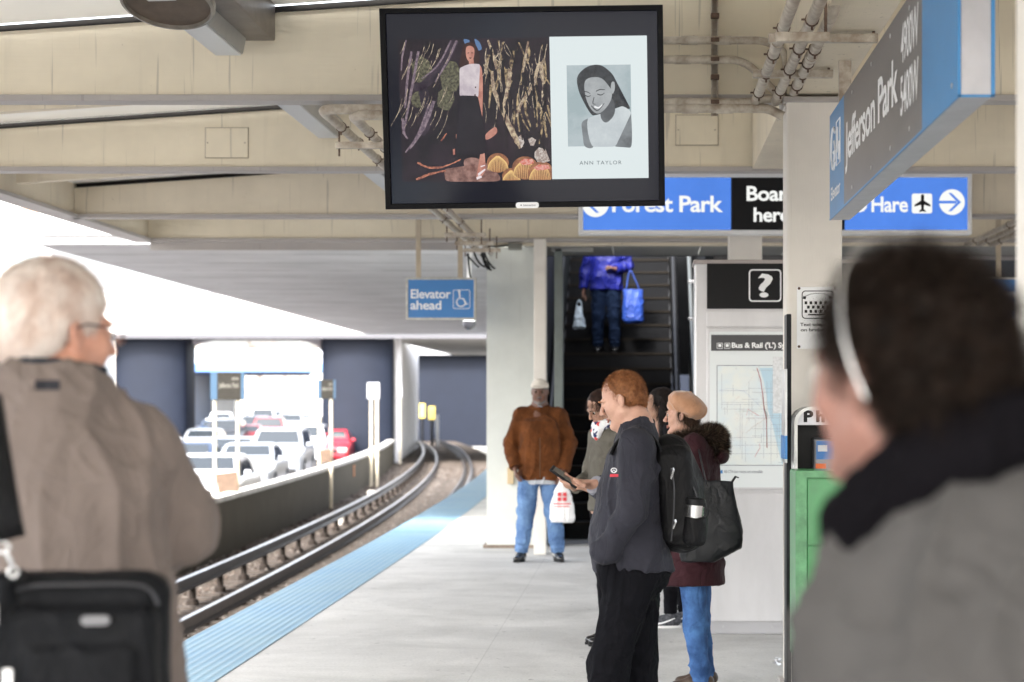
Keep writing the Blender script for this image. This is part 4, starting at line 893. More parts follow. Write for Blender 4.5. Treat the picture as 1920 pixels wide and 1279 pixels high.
# ---------------------------------------------------------------- text telephone sign on the column
tp = empty('telephone_sign', (.777+.09, 10.8, 0), 0, 'white text telephone sign with keypad symbol fixed to the cream column', 'sign')
Yp = 10.842; x0,x1,z0,z1 = PX(1494,Yp),PX(1570,Yp),PZ(654,Yp),PZ(538,Yp); ox = tp.location.x
tp.location = ((x0+x1)/2, Yp, (z0+z1)/2); ox, oz = tp.location.x, tp.location.z
mb = MB(); mb.rbox(x0-ox,x1-ox,-.004,.003,z0-oz,z1-oz,.0015); pt = mb.build('plate', sign_white, tp)
def tpx(px, py): return PX(px,Yp)-ox, PZ(py,Yp)-oz
mb = MB(); a = (*[tpx(1503,0)[0], tpx(1563,0)[0]], tpx(0,598)[1], tpx(0,545)[1]); ring_poly(mb, rrect(*a,.02), rrect(a[0]+.005,a[1]-.005,a[2]+.005,a[3]-.005,.016), -.0055, .001)
for r_, py in enumerate((568,576,584)):
    for c_ in range(5):
        x, z = tpx(1511+c_*9.3+(4.6 if r_ == 1 else 0), py)
        if x < tpx(1557,0)[0]: mb.box(x-.007,x+.007,-.0055,-.0045,z-.008,z+.008)
a = tpx(1515,591.5); b_ = tpx(1549,589); mb.box(a[0],b_[0],-.0055,-.0045,a[1],b_[1])
arc = [(*tpx(1508,561),),(*tpx(1509,556),),(*tpx(1520,551.5),),(*tpx(1532,550.5),),(*tpx(1546,551.5),),(*tpx(1556,556),),(*tpx(1557,561),)]
for p_, q_ in zip(arc, arc[1:]): mb.tube([(p_[0],-.005,p_[1]),(q_[0],-.005,q_[1])], .009, 5, flat=.15)
for s_, px0, px1, py in (('Text telephone',1500,1566,609),('on bridge',1501,1546,619)):
    a = tpx(px0,py+4.5); b_ = tpx(px1,py-3.5); text(mb, s_, a[0], b_[0], a[1], b_[1], -.0055, .02)
mb.build('lettering', sign_black, pt)
mb = MB()
for px, py in ((1498,541),(1498,650),(1566,541),(1566,650)): x, z = tpx(px,py); mb.disc((x,-.0045,z), .008, 8, d=-.003)
mb.build('screw', rusty, pt)
# ---------------------------------------------------------------- information kiosk
Yk = 13.5; kx0, kx1 = PX(1303,Yk), PX(1303,Yk)+1.42; kz = PZ(487,Yk)
ki = empty('information_kiosk', ((kx0+kx1)/2, Yk, 0), 0, 'tall brushed steel information kiosk with a question mark header and system map', 'kiosk'); cx = (kx0+kx1)/2
def kq(px, py): return PX(px,Yk)-cx, PZ(py,Yk)
hw = (kx1-kx0)/2
mb = MB(); mb.rbox(-hw,hw,.02,.36,.12,kz-.02,.01); mb.build('cabinet', steel, ki)
mb = MB(); mb.rbox(-hw-.01,hw+.01,0,.38,kz-.03,kz,.006); mb.build('top_cap', mat('cap_taupe', (.36,.32,.31), .5, .3), ki)
mb = MB(); mb.rbox(-hw+.02,hw-.02,.04,.34,0,.115,.006); mb.build('plinth', mat('plinth_steel', (.40,.40,.42), .4, .4), ki)
kl = kq(1325,0)[0]
mb = MB(); mb.rbox(kl+.002,hw-.06,0,.03,kq(0,579)[1],kq(0,494)[1],.002); hd = mb.build('header_panel', sign_black, ki)
mb = MB(); a = (kq(1404,0)[0],kq(1465,0)[0],kq(0,566)[1],kq(0,505)[1]); ring_poly(mb, rrect(*a,.025), rrect(a[0]+.009,a[1]-.009,a[2]+.009,a[3]-.009,.018), -.0015, .001)
a = kq(1421,558); b_ = kq(1449,513); text(mb, '?', a[0], b_[0], a[1], b_[1], -.0015, .02); mb.build('lettering', sign_white, hd)
mb = MB(); mb.rbox(kl,hw-.04,.0,.03,kq(0,918)[1],kq(0,616)[1],.003); mb.rbox(kl,hw-.04,.005,.03,kq(0,613)[1],kq(0,583)[1],.002); df = mb.build('display_case', steel, ki)
mb = MB(); mb.box(kl+.02,hw-.06,-.003,.01,kq(0,914)[1],kq(0,622)[1]); po = mb.build('poster', mat('poster_paper', (.66,.70,.71), .3), df)
mb = MB(); mb.box(kl+.03,hw-.07,-.0045,-.002,kq(0,658)[1],kq(0,628)[1]); mb.build('poster_header', mat('poster_header', (.055,.055,.06), .4), po)
mb = MB(); a = kq(1372,654); b_ = kq(1372,642); text(mb, "Bus & Rail ('L') System", a[0], kq(1500,0)[0], a[1]-.006, b_[1], -.0055, .025)
for px in (1344,1358):
    a = (kq(px,0)[0],kq(px+11,0)[0],kq(0,654)[1],kq(0,643)[1]); ring_poly(mb, rrect(*a,.006), rrect(a[0]+.003,a[1]-.003,a[2]+.003,a[3]-.003,.004), -.0055, .001)
    mb.box(a[0]+.01,a[1]-.01,-.0055,-.005,a[2]+.012,a[3]-.008)
mb.build('lettering', sign_white, po)
mapm = mat('map_paper', (.70,.72,.68), .35, var=.2, vs=6, col2=(.60,.68,.72), detail=9)
mx0, mx1, mz0, mz1 = kq(1345,0)[0], hw-.1, kq(0,872)[1], kq(0,686)[1]
mb = MB(); mb.box(mx0,mx1,-.0045,-.002,mz0,mz1); mp_ = mb.build('map_sheet', mapm, po)
rg = random.Random(11)
def kline(mb, pts, r): mb.tube([(kq(*p)[0],-.0052,kq(*p)[1]) for p in pts], r, 4, flat=.1)
mb = MB()
for i in range(60):      # fine street grid
    x = mx0+.03+i*.0205+rg.uniform(-.006,.006)
    if x < mx1-.02: a, b_ = sorted((rg.uniform(mz0,mz1), rg.uniform(mz0,mz1))); mb.box(x-.0009,x+.0009,-.0049,-.0043,a,b_)
for i in range(44):
    z = mz0+.015+i*.0153+rg.uniform(-.004,.004); a, b_ = sorted((rg.uniform(mx0,mx1), rg.uniform(mx0,mx1)))
    if z < mz1-.01: mb.box(a,b_,-.0049,-.0043,z-.0009,z+.0009)
n_grid = len(mb.f)
for i in range(14):
    x, y = rg.uniform(1370,1425), rg.uniform(722,835); n_f = len(mb.f); kline(mb, [(x,y),(x+rg.uniform(-14,14),y+rg.uniform(-12,12)),(x+rg.uniform(-25,25),y+rg.uniform(-30,30))], .0016)
mb.m = [1 if i >= n_grid else 0 for i in range(len(mb.f))]; mb.build('street_grid', [mat('map_grid', (.30,.32,.38), .5), mat('map_pink', (.52,.22,.24), .5)], mp_)
for nm, col, pts in (('blue', (.03,.17,.55), [(1350,732),(1366,728),(1396,734),(1418,755),(1436,773),(1462,810)]), ('red', (.34,.05,.06), [(1419,690),(1426,712),(1430,740),(1433,770),(1437,785),(1438,840)]),
                     ('green', (.03,.30,.12), [(1384,771),(1436,771),(1438,800),(1437,838)]), ('brown', (.22,.10,.05), [(1412,735),(1425,736),(1434,765),(1437,785)]), ('orange', (.60,.18,.02), [(1398,813),(1412,800),(1437,784)]), ('pink', (.55,.15,.25), [(1398,785),(1436,784)])):
    mb = MB(); kline(mb, pts, .0024); mb.build('rail_line', mat('map_'+nm, col, .5), mp_)
mb = MB(); z = [(1424,690),(1432,715),(1437,740),(1440,770),(1447,790),(1456,830),(1466,870),(1560,870),(1560,690)]
mb.poly([(kq(*p)[0],-.0047,kq(*p)[1]) for p in z]); mb.build('lake', mat('map_lake', (.42,.58,.68), .4), mp_)
mb = MB(); mb.box(kq(1449,0)[0],kq(1470,0)[0],-.006,-.005,kq(0,775)[1],kq(0,669)[1]); ins = mb.build('inset', mat('map_inset', (.70,.72,.74), .4, var=.25, vs=60), mp_)
mb = MB(); ring_poly(mb, [(mx0-.004,mz0-.004),(mx1+.004,mz0-.004),(mx1+.004,mz1+.004),(mx0-.004,mz1+.004)], [(mx0,mz0),(mx1,mz0),(mx1,mz1),(mx0,mz1)], -.005, .002)
a = kq(1357,887); b_ = kq(1430,881.5); text(mb, 'All CTA bus routes are accessible', a[0], b_[0], a[1], b_[1], -.0035, .01); a = kq(1351,888); b_ = kq(1355,881.5)
mb.build('map_border', mat('map_ink', (.10,.12,.16), .5), po)
mb = MB(); mb.box(a[0],b_[0],-.0045,-.003,a[1],b_[1]); mb.build('access_mark', sign_blue, po)
mb = MB(); mb.rbox(kl,hw-.03,.004,.03,kq(0,1160)[1],kq(0,925)[1],.002); lp = mb.build('lower_panel', steel, ki)
mb = MB(); mb.rbox(kl-.0,hw-.03,.002,.03,.125,kq(0,1164)[1],.002)
kick = mb.build('kick_panel', steel, ki); mb = MB()
for px in (1356,1448): x, z = kq(px,1175); mb.disc((x,.0015,z), .009, 8, d=-.004)
mb.build('screw', galv, kick)
# black phone enclosure, payphone and newspaper box in front of the column
Ye = 10.35; pe = empty('phone_enclosure', (PX(1600,Ye), Ye, 0), 0, 'white edged phone enclosure lettered Phone, standing behind the green box', 'phone booth'); ex = PX(1600,Ye)
def eq(px, py): return PX(px,Ye)-ex, PZ(py,Ye)
a0, z1 = eq(1489,763); a1 = .36; z0 = .75
out = [(a0,z0),(a1,z0),(a1,z1)] ; n = 8; rad = .09
def arch(x0, x1, zb, zt, r):
    p = [(x0,zb),(x1,zb)]
    for k in range(n+1): t = R(90*k/n); p.append((x1-r+r*math.cos(t), zt-r+r*math.sin(t)))
    for k in range(n+1): t = R(90+90*k/n); p.append((x0+r+r*math.cos(t), zt-r+r*math.sin(t)))
    return p
mb = MB(); ring_poly(mb, arch(a0,a1,z0,z1,rad), arch(a0+.018,a1-.018,z0+.018,z1-.014,rad-.015), 0, .32); mb.build('shell', white_pt, pe, smooth='auto')
mb = MB(); mb.poly([(x,.28,z) for x,z in arch(a0+.018,a1-.018,z0+.018,z1-.014,rad-.015)], (0,.03,0)); mb.build('back_panel', sign_black, pe)
zt = eq(0,797)[1]; mb = MB(); mb.poly([(x,.01,z) for x,z in arch(a0+.019,a1-.019,zt,z1-.015,rad-.016)], (0,.26,0)); hd = mb.build('header', mat('phone_header', (.62,.62,.66), .4), pe)
mb = MB(); bx, bz = eq(1507,792); cx2, cz2 = eq(1620,769.5); text(mb, 'Phone', bx, cx2, bz, cz2, .0085, .05, space=1.35, ref='Pho'); mb.build('lettering', sign_black, hd)
mb = MB(); mb.box(a0+.01,a1-.01,.1,.29,z0-.75,z0-.01); mb.build('pedestal', black_metal, pe)
ph = empty('payphone', (ex+.0, Ye+.2, 1.05), 0, 'black payphone with blue and orange instruction plates inside the enclosure', 'payphone'); ph.location.x = ex-.02
px_ = lambda p: PX(p,Ye)-ph.location.x
mb = MB(); mb.rbox(px_(1530),px_(1530)+.30,-.05,.08,-.12,PZ(822,Ye)-1.05,.012); mb.build('body', mat('phone_steel', (.22,.22,.24), .3, .7), ph)
for nm, col, p0, p1, y0, y1 in (('blue_plate',(.04,.18,.50),1535,1570,828,863),('label',(.65,.67,.7),1538,1556,836,848),('orange_label',(.85,.16,.03),1534,1554,871,884),('keypad',(.015,.015,.016),1572,1600,840,880)):
    mb = MB(); d_ = {'label':-.0545,'keypad':-.06}.get(nm,-.053); mb.box(px_(p0),px_(p1),d_,-.049,PZ(y1,Ye)-1.05,PZ(y0,Ye)-1.05); mb.build(nm, mat(nm, col, .4), ph)
mb = MB(); mb.tube([(px_(1560),-.09,-.02),(px_(1560),-.1,.04),(px_(1561),-.09,.1)], [.022,.016,.022], 10); mb.build('handset', black_pl, ph, smooth='auto')
bs = tag(MB().rbox(PX(1471,10.7), PX(1480,10.7), 10.55, 10.72, 0, 2.05, .004).build('gap_strip', black_metal), 'tall narrow black strip for the dark gap between the kiosk and the column', 'panel')  # black strip painted in for the dark gap beside the kiosk
sd_ = empty('notice_holder', (PX(1476,10.3), 10.4, PZ(780,10.3)), 0, 'narrow clear notice holder with a blue card, edge on beside the column', 'notice holder')
hh = 88/F*10.3; mb = MB(); mb.rbox(-.014,-.001,-.12,.12,-hh,hh,.002); mb.build('plate', galv, sd_); mb = MB(); mb.box(-.019,-.0145,-.11,.11,-hh+.02,-hh*.42); mb.box(-.014,-.001,-.1225,-.1205,-hh+.02,-hh*.42); mb.build('card', sign_blue, sd_)
gr = mat('newsbox_green', (.035,.30,.075), .33, var=.25, vs=5, coat=.3); grl = mat('newsbox_worn', (.16,.42,.20), .5, var=.4, vs=12)
Yn = 9.7; nb = empty('newspaper_box', (PX(1492,Yn)+.26, Yn+.2, 0), 0, 'bright green metal newspaper box in front of the phone enclosure', 'newspaper box')
zt = PZ(884,Yn); mb = MB(); mb.rbox(-.26,.26,-.2,.2,.32,zt,.012); mb.build('cabinet', gr, nb)
mb = MB(); ring_poly(mb, [(-.262,.33),(.262,.33),(.262,zt+.004),(-.262,zt+.004)], [(-.206,.36),(.24,.36),(.24,zt-.03),(-.206,zt-.03)], -.222, .024); mb.build('face_frame', grl, nb, bevel=.004)
zm = PZ(1022,Yn); mb = MB(); mb.rbox(-.204,.238,-.214,-.2,.37,zm-.004,.003); mb.build('lower_door', gr, nb); mb = MB(); mb.rbox(-.204,.238,-.212,-.2,zm+.002,zt-.035,.003); dr_ = mb.build('upper_door', gr, nb)
w0 = PX(1567,Yn)-nb.location.x; mb = MB(); mb.box(w0,w0+.22,-.2155,-.2115,PZ(973,Yn),PZ(940,Yn)); mb.build('slot', dark_gap, dr_)
mb = MB(); mb.rbox(-.2,.2,-.15,.15,0,.03,.004); mb.rbox(-.06,.06,-.06,.06,.03,.32,.006); mb.build('stand', black_metal, nb)
mb = MB(); mb.rbox(-.05,.05,-.225,-.212,zm-.05,zm-.035,.002); mb.build('latch', black_metal, nb)
# litter by the kiosk
lt = MB(); rg = random.Random(2); Y = 1.6*F/(1248-VY); X = PX(1457,Y)
import itertools
for k in range(9):
    a = [Vector((X+rg.uniform(-.03,.03), Y+rg.uniform(-.03,.03), rg.uniform(.0,.05))) for _ in range(3)]; lt.poly(a, (0,.003,.002))
tag(lt.build('crumpled_wrapper', mat('wrapper', (.55,.55,.56), .3, .4)), 'small crumpled silvery wrapper on the platform near the kiosk foot', 'litter')
# ---------------------------------------------------------------- cars on the highway
car_glass = mat('car_glass', (.02,.025,.03), .06, coat=.5); tyre_m = mat('tyre', (.02,.02,.02), .8); rim_m = mat('rim', (.5,.5,.52), .3, .8)
lamp_c = mat('lamp_clear', (.75,.75,.72), .1, .3); lamp_r = mat('lamp_red', (.35,.01,.01), .2); lamp_on = glow('headlamp_on', (1,.72,.35), 3.0); trim_m = mat('car_trim', (.03,.03,.032), .5); plate_m = mat('car_plate', (.7,.7,.72), .4)
paints = {}
def paint(c):
    if c not in paints:
        col = {'white':(.60,.61,.63),'silver':(.33,.35,.38),'dark':(.03,.033,.04),'navy':(.02,.035,.07),'red':(.45,.02,.035),'grey':(.25,.26,.28),'maroon':(.16,.015,.02)}[c]
        paints[c] = mat('car_'+c, col, .28, .25 if c in ('silver','grey') else 0, coat=.15 if c in ('dark','navy','maroon') else .6)
    return paints[c]
SH = {  # station list: (y, halfwidth, z_low, z_belt) and greenhouse (y0 base front, y0 top, y1 top, y1 base, roof z)
 'sedan': dict(L=4.7, W=.90, hood=.82, belt=.93, trunk=.98, gh=(-1.05,-.35,.95,1.65), roof=1.43, r=.32),
 'suv': dict(L=4.75, W=.95, hood=1.02, belt=1.12, trunk=1.15, gh=(-1.15,-.6,1.9,2.25), roof=1.72, r=.37),
 'van': dict(L=5.2, W=.99, hood=1.12, belt=1.25, trunk=1.25, gh=(-1.6,-.95,2.45,2.58), roof=2.1, r=.36),
}
def rounded(w_, z0, z1, r, n=3):
    pts = []
    for cx, cz, a0 in ((w_-r, z1-r, 0), (-w_+r, z1-r, 90), (-w_+r*.6, z0+r*.6, 180), (w_-r*.6, z0+r*.6, 270)):
        rr = r if a0 < 180 else r*.6
        for k in range(n+1): t = R(a0+90*k/n); pts.append((cx+rr*math.cos(t), cz+rr*math.sin(t)))
    return pts
def loft(mb, secs, mi=0):
    n = len(secs[0][1]); vs = [(x, y, z) for y, pr in secs for x, z in pr]; fs = []
    for i in range(len(secs)-1):
        for k in range(n): fs.append((i*n+k, i*n+(k+1) % n, (i+1)*n+(k+1) % n, (i+1)*n+k))
    fs += [tuple(range(n)), tuple((len(secs)-1)*n+k for k in range(n))]
    return mb.add(vs, fs, mi)
def make_car(kind, color, X, Y, label, lights=False, rear=False, z=-1.12, turn=0):
    d = SH[kind]; l = d['L']/2; W = d['W']; hd, bt, tk, rf, r = d['hood'], d['belt'], d['trunk'], d['roof'], d['r']
    o = empty('car', (X, Y, z), 0, label, 'car', 'cars in slow traffic on the highway')
    ang = math.atan((Y-18)/675); o.rotation_euler = (0,0,ang+turn+(math.pi if rear else 0))
    g0, g1, g2, g3 = d['gh']; P = paint(color); mb = MB()
    st = [(-l, .78, .30, hd-.22), (-l+.07, .90, .24, hd-.10), (-l+.35, .97, .20, hd-.03), (-l+.9, 1, .18, hd+.02), (g0, 1, .18, bt-.02), (g0+.6, 1, .18, bt), (g3-.3, 1, .18, bt+.01), (g3, 1, .19, tk), (l-.35, .98, .21, tk-.04), (l-.07, .92, .26, tk-.1), (l, .82, .32, tk-.22)]
    loft(mb, [(y, rounded(W*f, z0, z1, .12)) for y, f, z0, z1 in st]); body = mb.build('body', P, o, smooth='auto')
    wr = W*.78; mb = MB(); b_ = bt-.03
    loft(mb, [(g0, rounded(W*.90, b_-.05, b_+.03, .02)), ((g0+g1)/2, rounded(W*.87, b_-.05, (b_+rf)/2, .06)), (g1, rounded(wr, b_-.05, rf-.03, .09)), ((g1+g2)/2, rounded(wr, b_-.05, rf, .1)), (g2, rounded(wr, b_-.05, rf-.03, .09)), ((g2+g3)/2, rounded(W*.87, b_-.05, (b_+rf)/2+.05, .06)), (g3, rounded(W*.9, b_-.05, b_+.05, .02))])
    mb.build('roof', P, o, smooth='auto')
    def quad(name, pts, off, m, parent=o):
        a, b, c, e = [Vector(p) for p in pts]; nrm = (b-a).cross(e-a).normalized(); nrm = nrm if nrm.dot(Vector(off)) > 0 else -nrm
        q = MB(); q.poly([p+nrm*.004 for p in (a,b,c,e)], nrm*.012); return q.build(name, m, parent)
    ft = lambda t, y0, y1, z0, z1: (y0+(y1-y0)*t, z0+(z1-z0)*t)
    y0_, z0_ = ft(.1, g0, g1, b_, rf-.03); y1_, z1_ = ft(.9, g0, g1, b_+.02, rf-.03)
    quad('windshield', [(-W*.80,y0_,z0_),(W*.80,y0_,z0_),(wr*.84,y1_,z1_),(-wr*.84,y1_,z1_)], (0,-1,.5), car_glass)
    y0_, z0_ = ft(.12, g3, g2, b_+.05, rf-.03); y1_, z1_ = ft(.88, g3, g2, b_+.05, rf-.03)
    quad('rear_window', [(-W*.78,y0_+.02,z0_),(W*.78,y0_+.02,z0_),(wr*.84,y1_+.02,z1_),(-wr*.84,y1_+.02,z1_)], (0,1,.5), car_glass)
    m1 = (g1+g2)/2
    for s in (-1, 1):
        for ya, yb_, yc, yd in ((g0+.35, g1+.08, m1-.05, m1-.05), (m1+.05, m1+.05, g2-.05, g3-.3)):
            quad('side_window', [(s*W*.895,ya,b_+.02),(s*W*.895,yd,b_+.02),(s*(wr+.0),yc,rf-.12),(s*(wr+.0),yb_,rf-.12)], (s,0,.2), car_glass)
        q = MB(); q.rbox(s*W-.02 if s > 0 else s*W-.14, s*W+.14 if s > 0 else s*W+.02, g0+.35, g0+.5, bt+.0, bt+.13, .03); q.build('mirror', P, o)
        q = MB(); q.rbox(min(s*W*.45,s*W*.86), max(s*W*.45,s*W*.86), -l-.012, -l+.2, hd-.30, hd-.14, .02); q.build('headlight', lamp_on if lights else lamp_c, o)
        q = MB(); q.rbox(min(s*W*.55,s*W*.88), max(s*W*.55,s*W*.88), l-.2, l+.015, tk-.36, tk-.16, .02); q.build('taillight', lamp_r, o)
    q = MB(); q.rbox(-W*.42,W*.42,-l-.015,-l+.1,hd-.32,hd-.18,.01); q.build('grille', trim_m, o)
    q = MB(); q.rbox(-W*.78,W*.78,-l-.03,-l+.2,.24,.42,.03); q.build('bumper', trim_m if kind == 'suv' or color in ('silver','dark') else P, o)
    q = MB(); q.rbox(-.15,.15,-l-.04,-l-.02,.34,.45,.003); q.rbox(-.15,.15,l+.0,l+.02,.5,.62,.003); q.build('number_plate', plate_m, o)
    for s in (-1, 1):
        for y in (-l+.95, l-.95):
            q = MB(); q.tube([(s*(W-.2),y,r),(s*(W+.012),y,r)], r, 20); wh = q.build('wheel', tyre_m, o, smooth='auto')
            q = MB(); q.tube([(s*(W-.01),y,r),(s*(W+.025),y,r)], [r*.62,r*.5], 14); q.build('rim', rim_m, wh, smooth='auto')
    return o
def at(px, Y): return PX(px, Y)
for kind, color, px, Y, lab, lt_, rear in (
  ('sedan','white',396,47,'nearest white sedan behind the barrier wall, partly hidden by the left sign posts',True,False),
  ('sedan','silver',470,58.5,'silver sedan second in the lane beside the barrier, chrome wheels facing the tracks',False,False),
  ('suv','silver',527,68,'small silver crossover waiting in line after the silver sedan',False,False),
  ('suv','white',572,79,'large white sport utility car just left of the twin posts by the dark pier',False,False),
  ('sedan','red',621,84.5,'red car beside the base of the right dark pier',False,False),
  ('sedan','grey',440,68,'grey sedan with dark side windows in the second lane, seen between the left sign posts',False,False),
  ('sedan','navy',357,60,'dark blue car just right of the grey jacketed elbow',False,False),
  ('suv','dark',424,98,'black car with headlights on seen between the two left sign posts',True,False),
  ('suv','maroon',507,112,'dark red sport utility car seen from behind in the middle lane',False,True),
  ('suv','dark',478,118,'black car with one bright headlight left of the dark red one',True,False),
  ('sedan','dark',590,116,'black car just left of the upper part of the second pair of posts',False,False),
  ('sedan','silver',384,86,'silver sedan far left in the traffic, beside the left dark pier',False,False),
  ('sedan','navy',402,120,'navy car farther back at the left edge of the traffic',False,False),
  ('sedan','dark',556,101,'black sedan behind the large white car in the traffic',False,False),
  ('sedan','maroon',462,100,'dark maroon sedan between the grey sedan and the white van',False,False),
  ('van','white',493,142,'white van behind the dark red car in the middle of the traffic',False,False),
  ('suv','grey',545,136,'grey car half hidden behind the large white one, farther back',True,False),
  ('sedan','dark',447,137,'far dark car right of the black one with headlights',False,False),
  ('suv','white',415,150,'far white car at the left under the second bridge',False,False),
  ('sedan','dark',475,170,'farthest dark car left in the distant traffic',False,False),
  ('suv','silver',530,172,'far silver sport utility car right in the distant traffic',False,False),
  ('sedan','white',567,166,'far white car at the right end of the distant traffic',False,False)):
    make_car(kind, color, at(px,Y), Y, lab, lt_, rear)
# ---------------------------------------------------------------- people: smooth implicit surfaces meshed by surface nets
def unit(v): v = np.array(v, float); return v/np.linalg.norm(v)
class SDF:
    def __init__(s, lo, hi, h):
        s.h = h; s.lo = np.array(lo, float); n = np.ceil((np.array(hi)-s.lo)/h).astype(int)+1; s.n = n
        s.ax = [s.lo[i]+h*np.arange(n[i]) for i in range(3)]; s.D = np.full(tuple(n), .5, np.float32)
    def blk(s, lo, hi):
        a = np.clip(np.floor((np.array(lo)-s.lo)/s.h).astype(int), 0, s.n); b = np.clip(np.ceil((np.array(hi)-s.lo)/s.h).astype(int)+1, 0, s.n)
        if np.any(b <= a): return None, None
        sl = tuple(slice(a[i], b[i]) for i in range(3))
        X, Y, Z = np.meshgrid(*[s.ax[i][sl[i]].astype(np.float32) for i in range(3)], indexing='ij', sparse=True); return sl, (X, Y, Z)
    def put(s, fn, lo, hi, k=.01, op='u'):
        pad = k+2.5*s.h; sl, P = s.blk(np.array(lo)-pad, np.array(hi)+pad)
        if sl is None: return s
        d = fn(*P).astype(np.float32); D = s.D[sl]
        if op == 's': d = -d; a, b = -D, -d       # subtract
        else: a, b = D, d
        h = np.clip(.5+.5*(a-b)/k, 0, 1); r = a*(1-h)+b*h-k*h*(1-h)
        s.D[sl] = r if op == 'u' else -r; return s
    def cap(s, a, b, ra, rb, k=.01, op='u', flat=None, cut=None):
        # tapered capsule; flat=(direction, ratio) squashes the section; cut=(c0,c1) trims the ends square
        a = np.array(a, float); b = np.array(b, float); ab = b-a; L2 = float(ab@ab)+1e-9; L_ = math.sqrt(L2); R_ = max(ra, rb)
        def fn(X, Y, Z):
            px, py, pz = X-a[0], Y-a[1], Z-a[2]; t = (px*ab[0]+py*ab[1]+pz*ab[2])/L2; tc_ = np.clip(t, 0, 1)
            qx, qy, qz = px-tc_*ab[0], py-tc_*ab[1], pz-tc_*ab[2]; q2 = qx*qx+qy*qy+qz*qz
            if flat is not None:
                n, ra_ = flat; n = unit(n); dn = qx*n[0]+qy*n[1]+qz*n[2]; q2 = q2+dn*dn*(1/ra_**2-1)
            d = np.sqrt(np.maximum(q2, 1e-12))-(ra+(rb-ra)*tc_)
            if cut is not None:
                if cut[0] is not None: d = np.maximum(d, (cut[0]-t)*L_)
                if cut[1] is not None: d = np.maximum(d, (t-cut[1])*L_)
            return d
        return s.put(fn, np.minimum(a, b)-R_, np.maximum(a, b)+R_, k, op)
    def ell(s, c, r, k=.01, op='u', M=None):
        c = np.array(c, float); r = np.array(r, float) if not np.isscalar(r) else np.array([r]*3); Mi = None if M is None else np.array(M.to_3x3().transposed())
        def fn(X, Y, Z):
            x, y, z = X-c[0], Y-c[1], Z-c[2]
            if Mi is not None: x, y, z = [Mi[i,0]*x+Mi[i,1]*y+Mi[i,2]*z for i in range(3)]
            k0 = np.sqrt((x/r[0])**2+(y/r[1])**2+(z/r[2])**2); k1 = np.sqrt((x/r[0]**2)**2+(y/r[1]**2)**2+(z/r[2]**2)**2)+1e-6
            return k0*(k0-1)/k1
        m = r.max() if M is not None else r
        return s.put(fn, c-m, c+m, k, op)
    def box(s, c, r, rad=.01, k=.01, op='u', M=None):
        c = np.array(c, float); r = np.array(r, float); Mi = None if M is None else np.array(M.to_3x3().transposed())
        def fn(X, Y, Z):
            x, y, z = X-c[0], Y-c[1], Z-c[2]
            if Mi is not None: x, y, z = [Mi[i,0]*x+Mi[i,1]*y+Mi[i,2]*z for i in range(3)]
            qx, qy, qz = np.abs(x)-r[0]+rad, np.abs(y)-r[1]+rad, np.abs(z)-r[2]+rad
            return np.sqrt(np.maximum(qx,0)**2+np.maximum(qy,0)**2+np.maximum(qz,0)**2)+np.minimum(np.maximum(qx, np.maximum(qy, qz)), 0)-rad
        m = r if M is None else np.array([np.linalg.norm(r)]*3)
        return s.put(fn, c-m, c+m, k, op)
    def zloft(s, rows, k=.01, op='u', p=2.3, top=.0, bot=.0):
        # rows: (z, cx, cy, a, b) sorted by z; superelliptic section, ends trimmed square
        A = np.array(sorted(rows), float); z = A[:,0]
        def fn(X, Y, Z):
            zz = np.clip(Z, z[0], z[-1]); f = [np.interp(zz, z, A[:,i]).astype(np.float32) for i in range(1,5)]
            q = (np.abs((X-f[0])/f[2])**p+np.abs((Y-f[1])/f[3])**p)**(1/p); d = (q-1)*np.minimum(f[2], f[3])
            return np.maximum(d, np.maximum(Z-z[-1], z[0]-Z))
        lo = (np.min(A[:,1]-A[:,3]), np.min(A[:,2]-A[:,4]), z[0]); hi = (np.max(A[:,1]+A[:,3]), np.max(A[:,2]+A[:,4]), z[-1])
        return s.put(fn, lo, hi, k, op)
    def chain(s, pts, rs, k=.012, **kw):
        for a, b, ra, rb in zip(pts, pts[1:], rs, rs[1:]): s.cap(a, b, ra, rb, k, **kw)
        return s
    def geo(s):
        D = s.D; D = np.pad(D, 1, constant_values=.5); sg = D < 0; n = D.shape
        c = np.zeros(tuple(x-1 for x in n), np.int8)
        for i in (0,1):
            for j in (0,1):
                for l in (0,1): c += sg[i:n[0]-1+i, j:n[1]-1+j, l:n[2]-1+l]
        act = (c > 0) & (c < 8); idx = -np.ones(act.shape, np.int64); I = np.argwhere(act); idx[act] = np.arange(len(I))
        P = np.zeros((len(I),3)); W_ = np.zeros(len(I)); off = [np.array(o) for o in np.ndindex(2,2,2)]
        for a in off:
            for ax in range(3):
                if a[ax] == 0:
                    b = a.copy(); b[ax] = 1; da = D[tuple((I+a).T)]; db = D[tuple((I+b).T)]; m = (da < 0) != (db < 0)
                    t = np.where(m, da/(np.where(m, da-db, 1)), 0); q = np.tile(a.astype(float), (len(I),1)); q[:,ax] = t
                    P[m] += q[m]; W_[m] += 1
        V = (I+P/W_[:,None]-1)*s.h+s.lo; Fs = []
        for ax in range(3):
            sl0 = [slice(1,-1)]*3; sl1 = [slice(1,-1)]*3; sl0[ax] = slice(0,-1); sl1[ax] = slice(1,None)
            A = sg[tuple(sl0)]; B = sg[tuple(sl1)]; E = np.argwhere(A != B); base = E+1; base[:,ax] -= 1
            flip = A[A != B]; u, v = (ax+1) % 3, (ax+2) % 3; q = []
            for du, dv in ((-1,-1),(0,-1),(0,0),(-1,0)):
                t = base.copy(); t[:,u] += du; t[:,v] += dv; q.append(idx[tuple(t.T)])
            q = np.stack(q, 1); q[~flip] = q[~flip][:,::-1]; Fs.append(q)
        Fa = np.concatenate(Fs); Fa = Fa[(Fa >= 0).all(1)]
        a, b, c = V[Fa[:,0]], V[Fa[:,1]], V[Fa[:,2]]
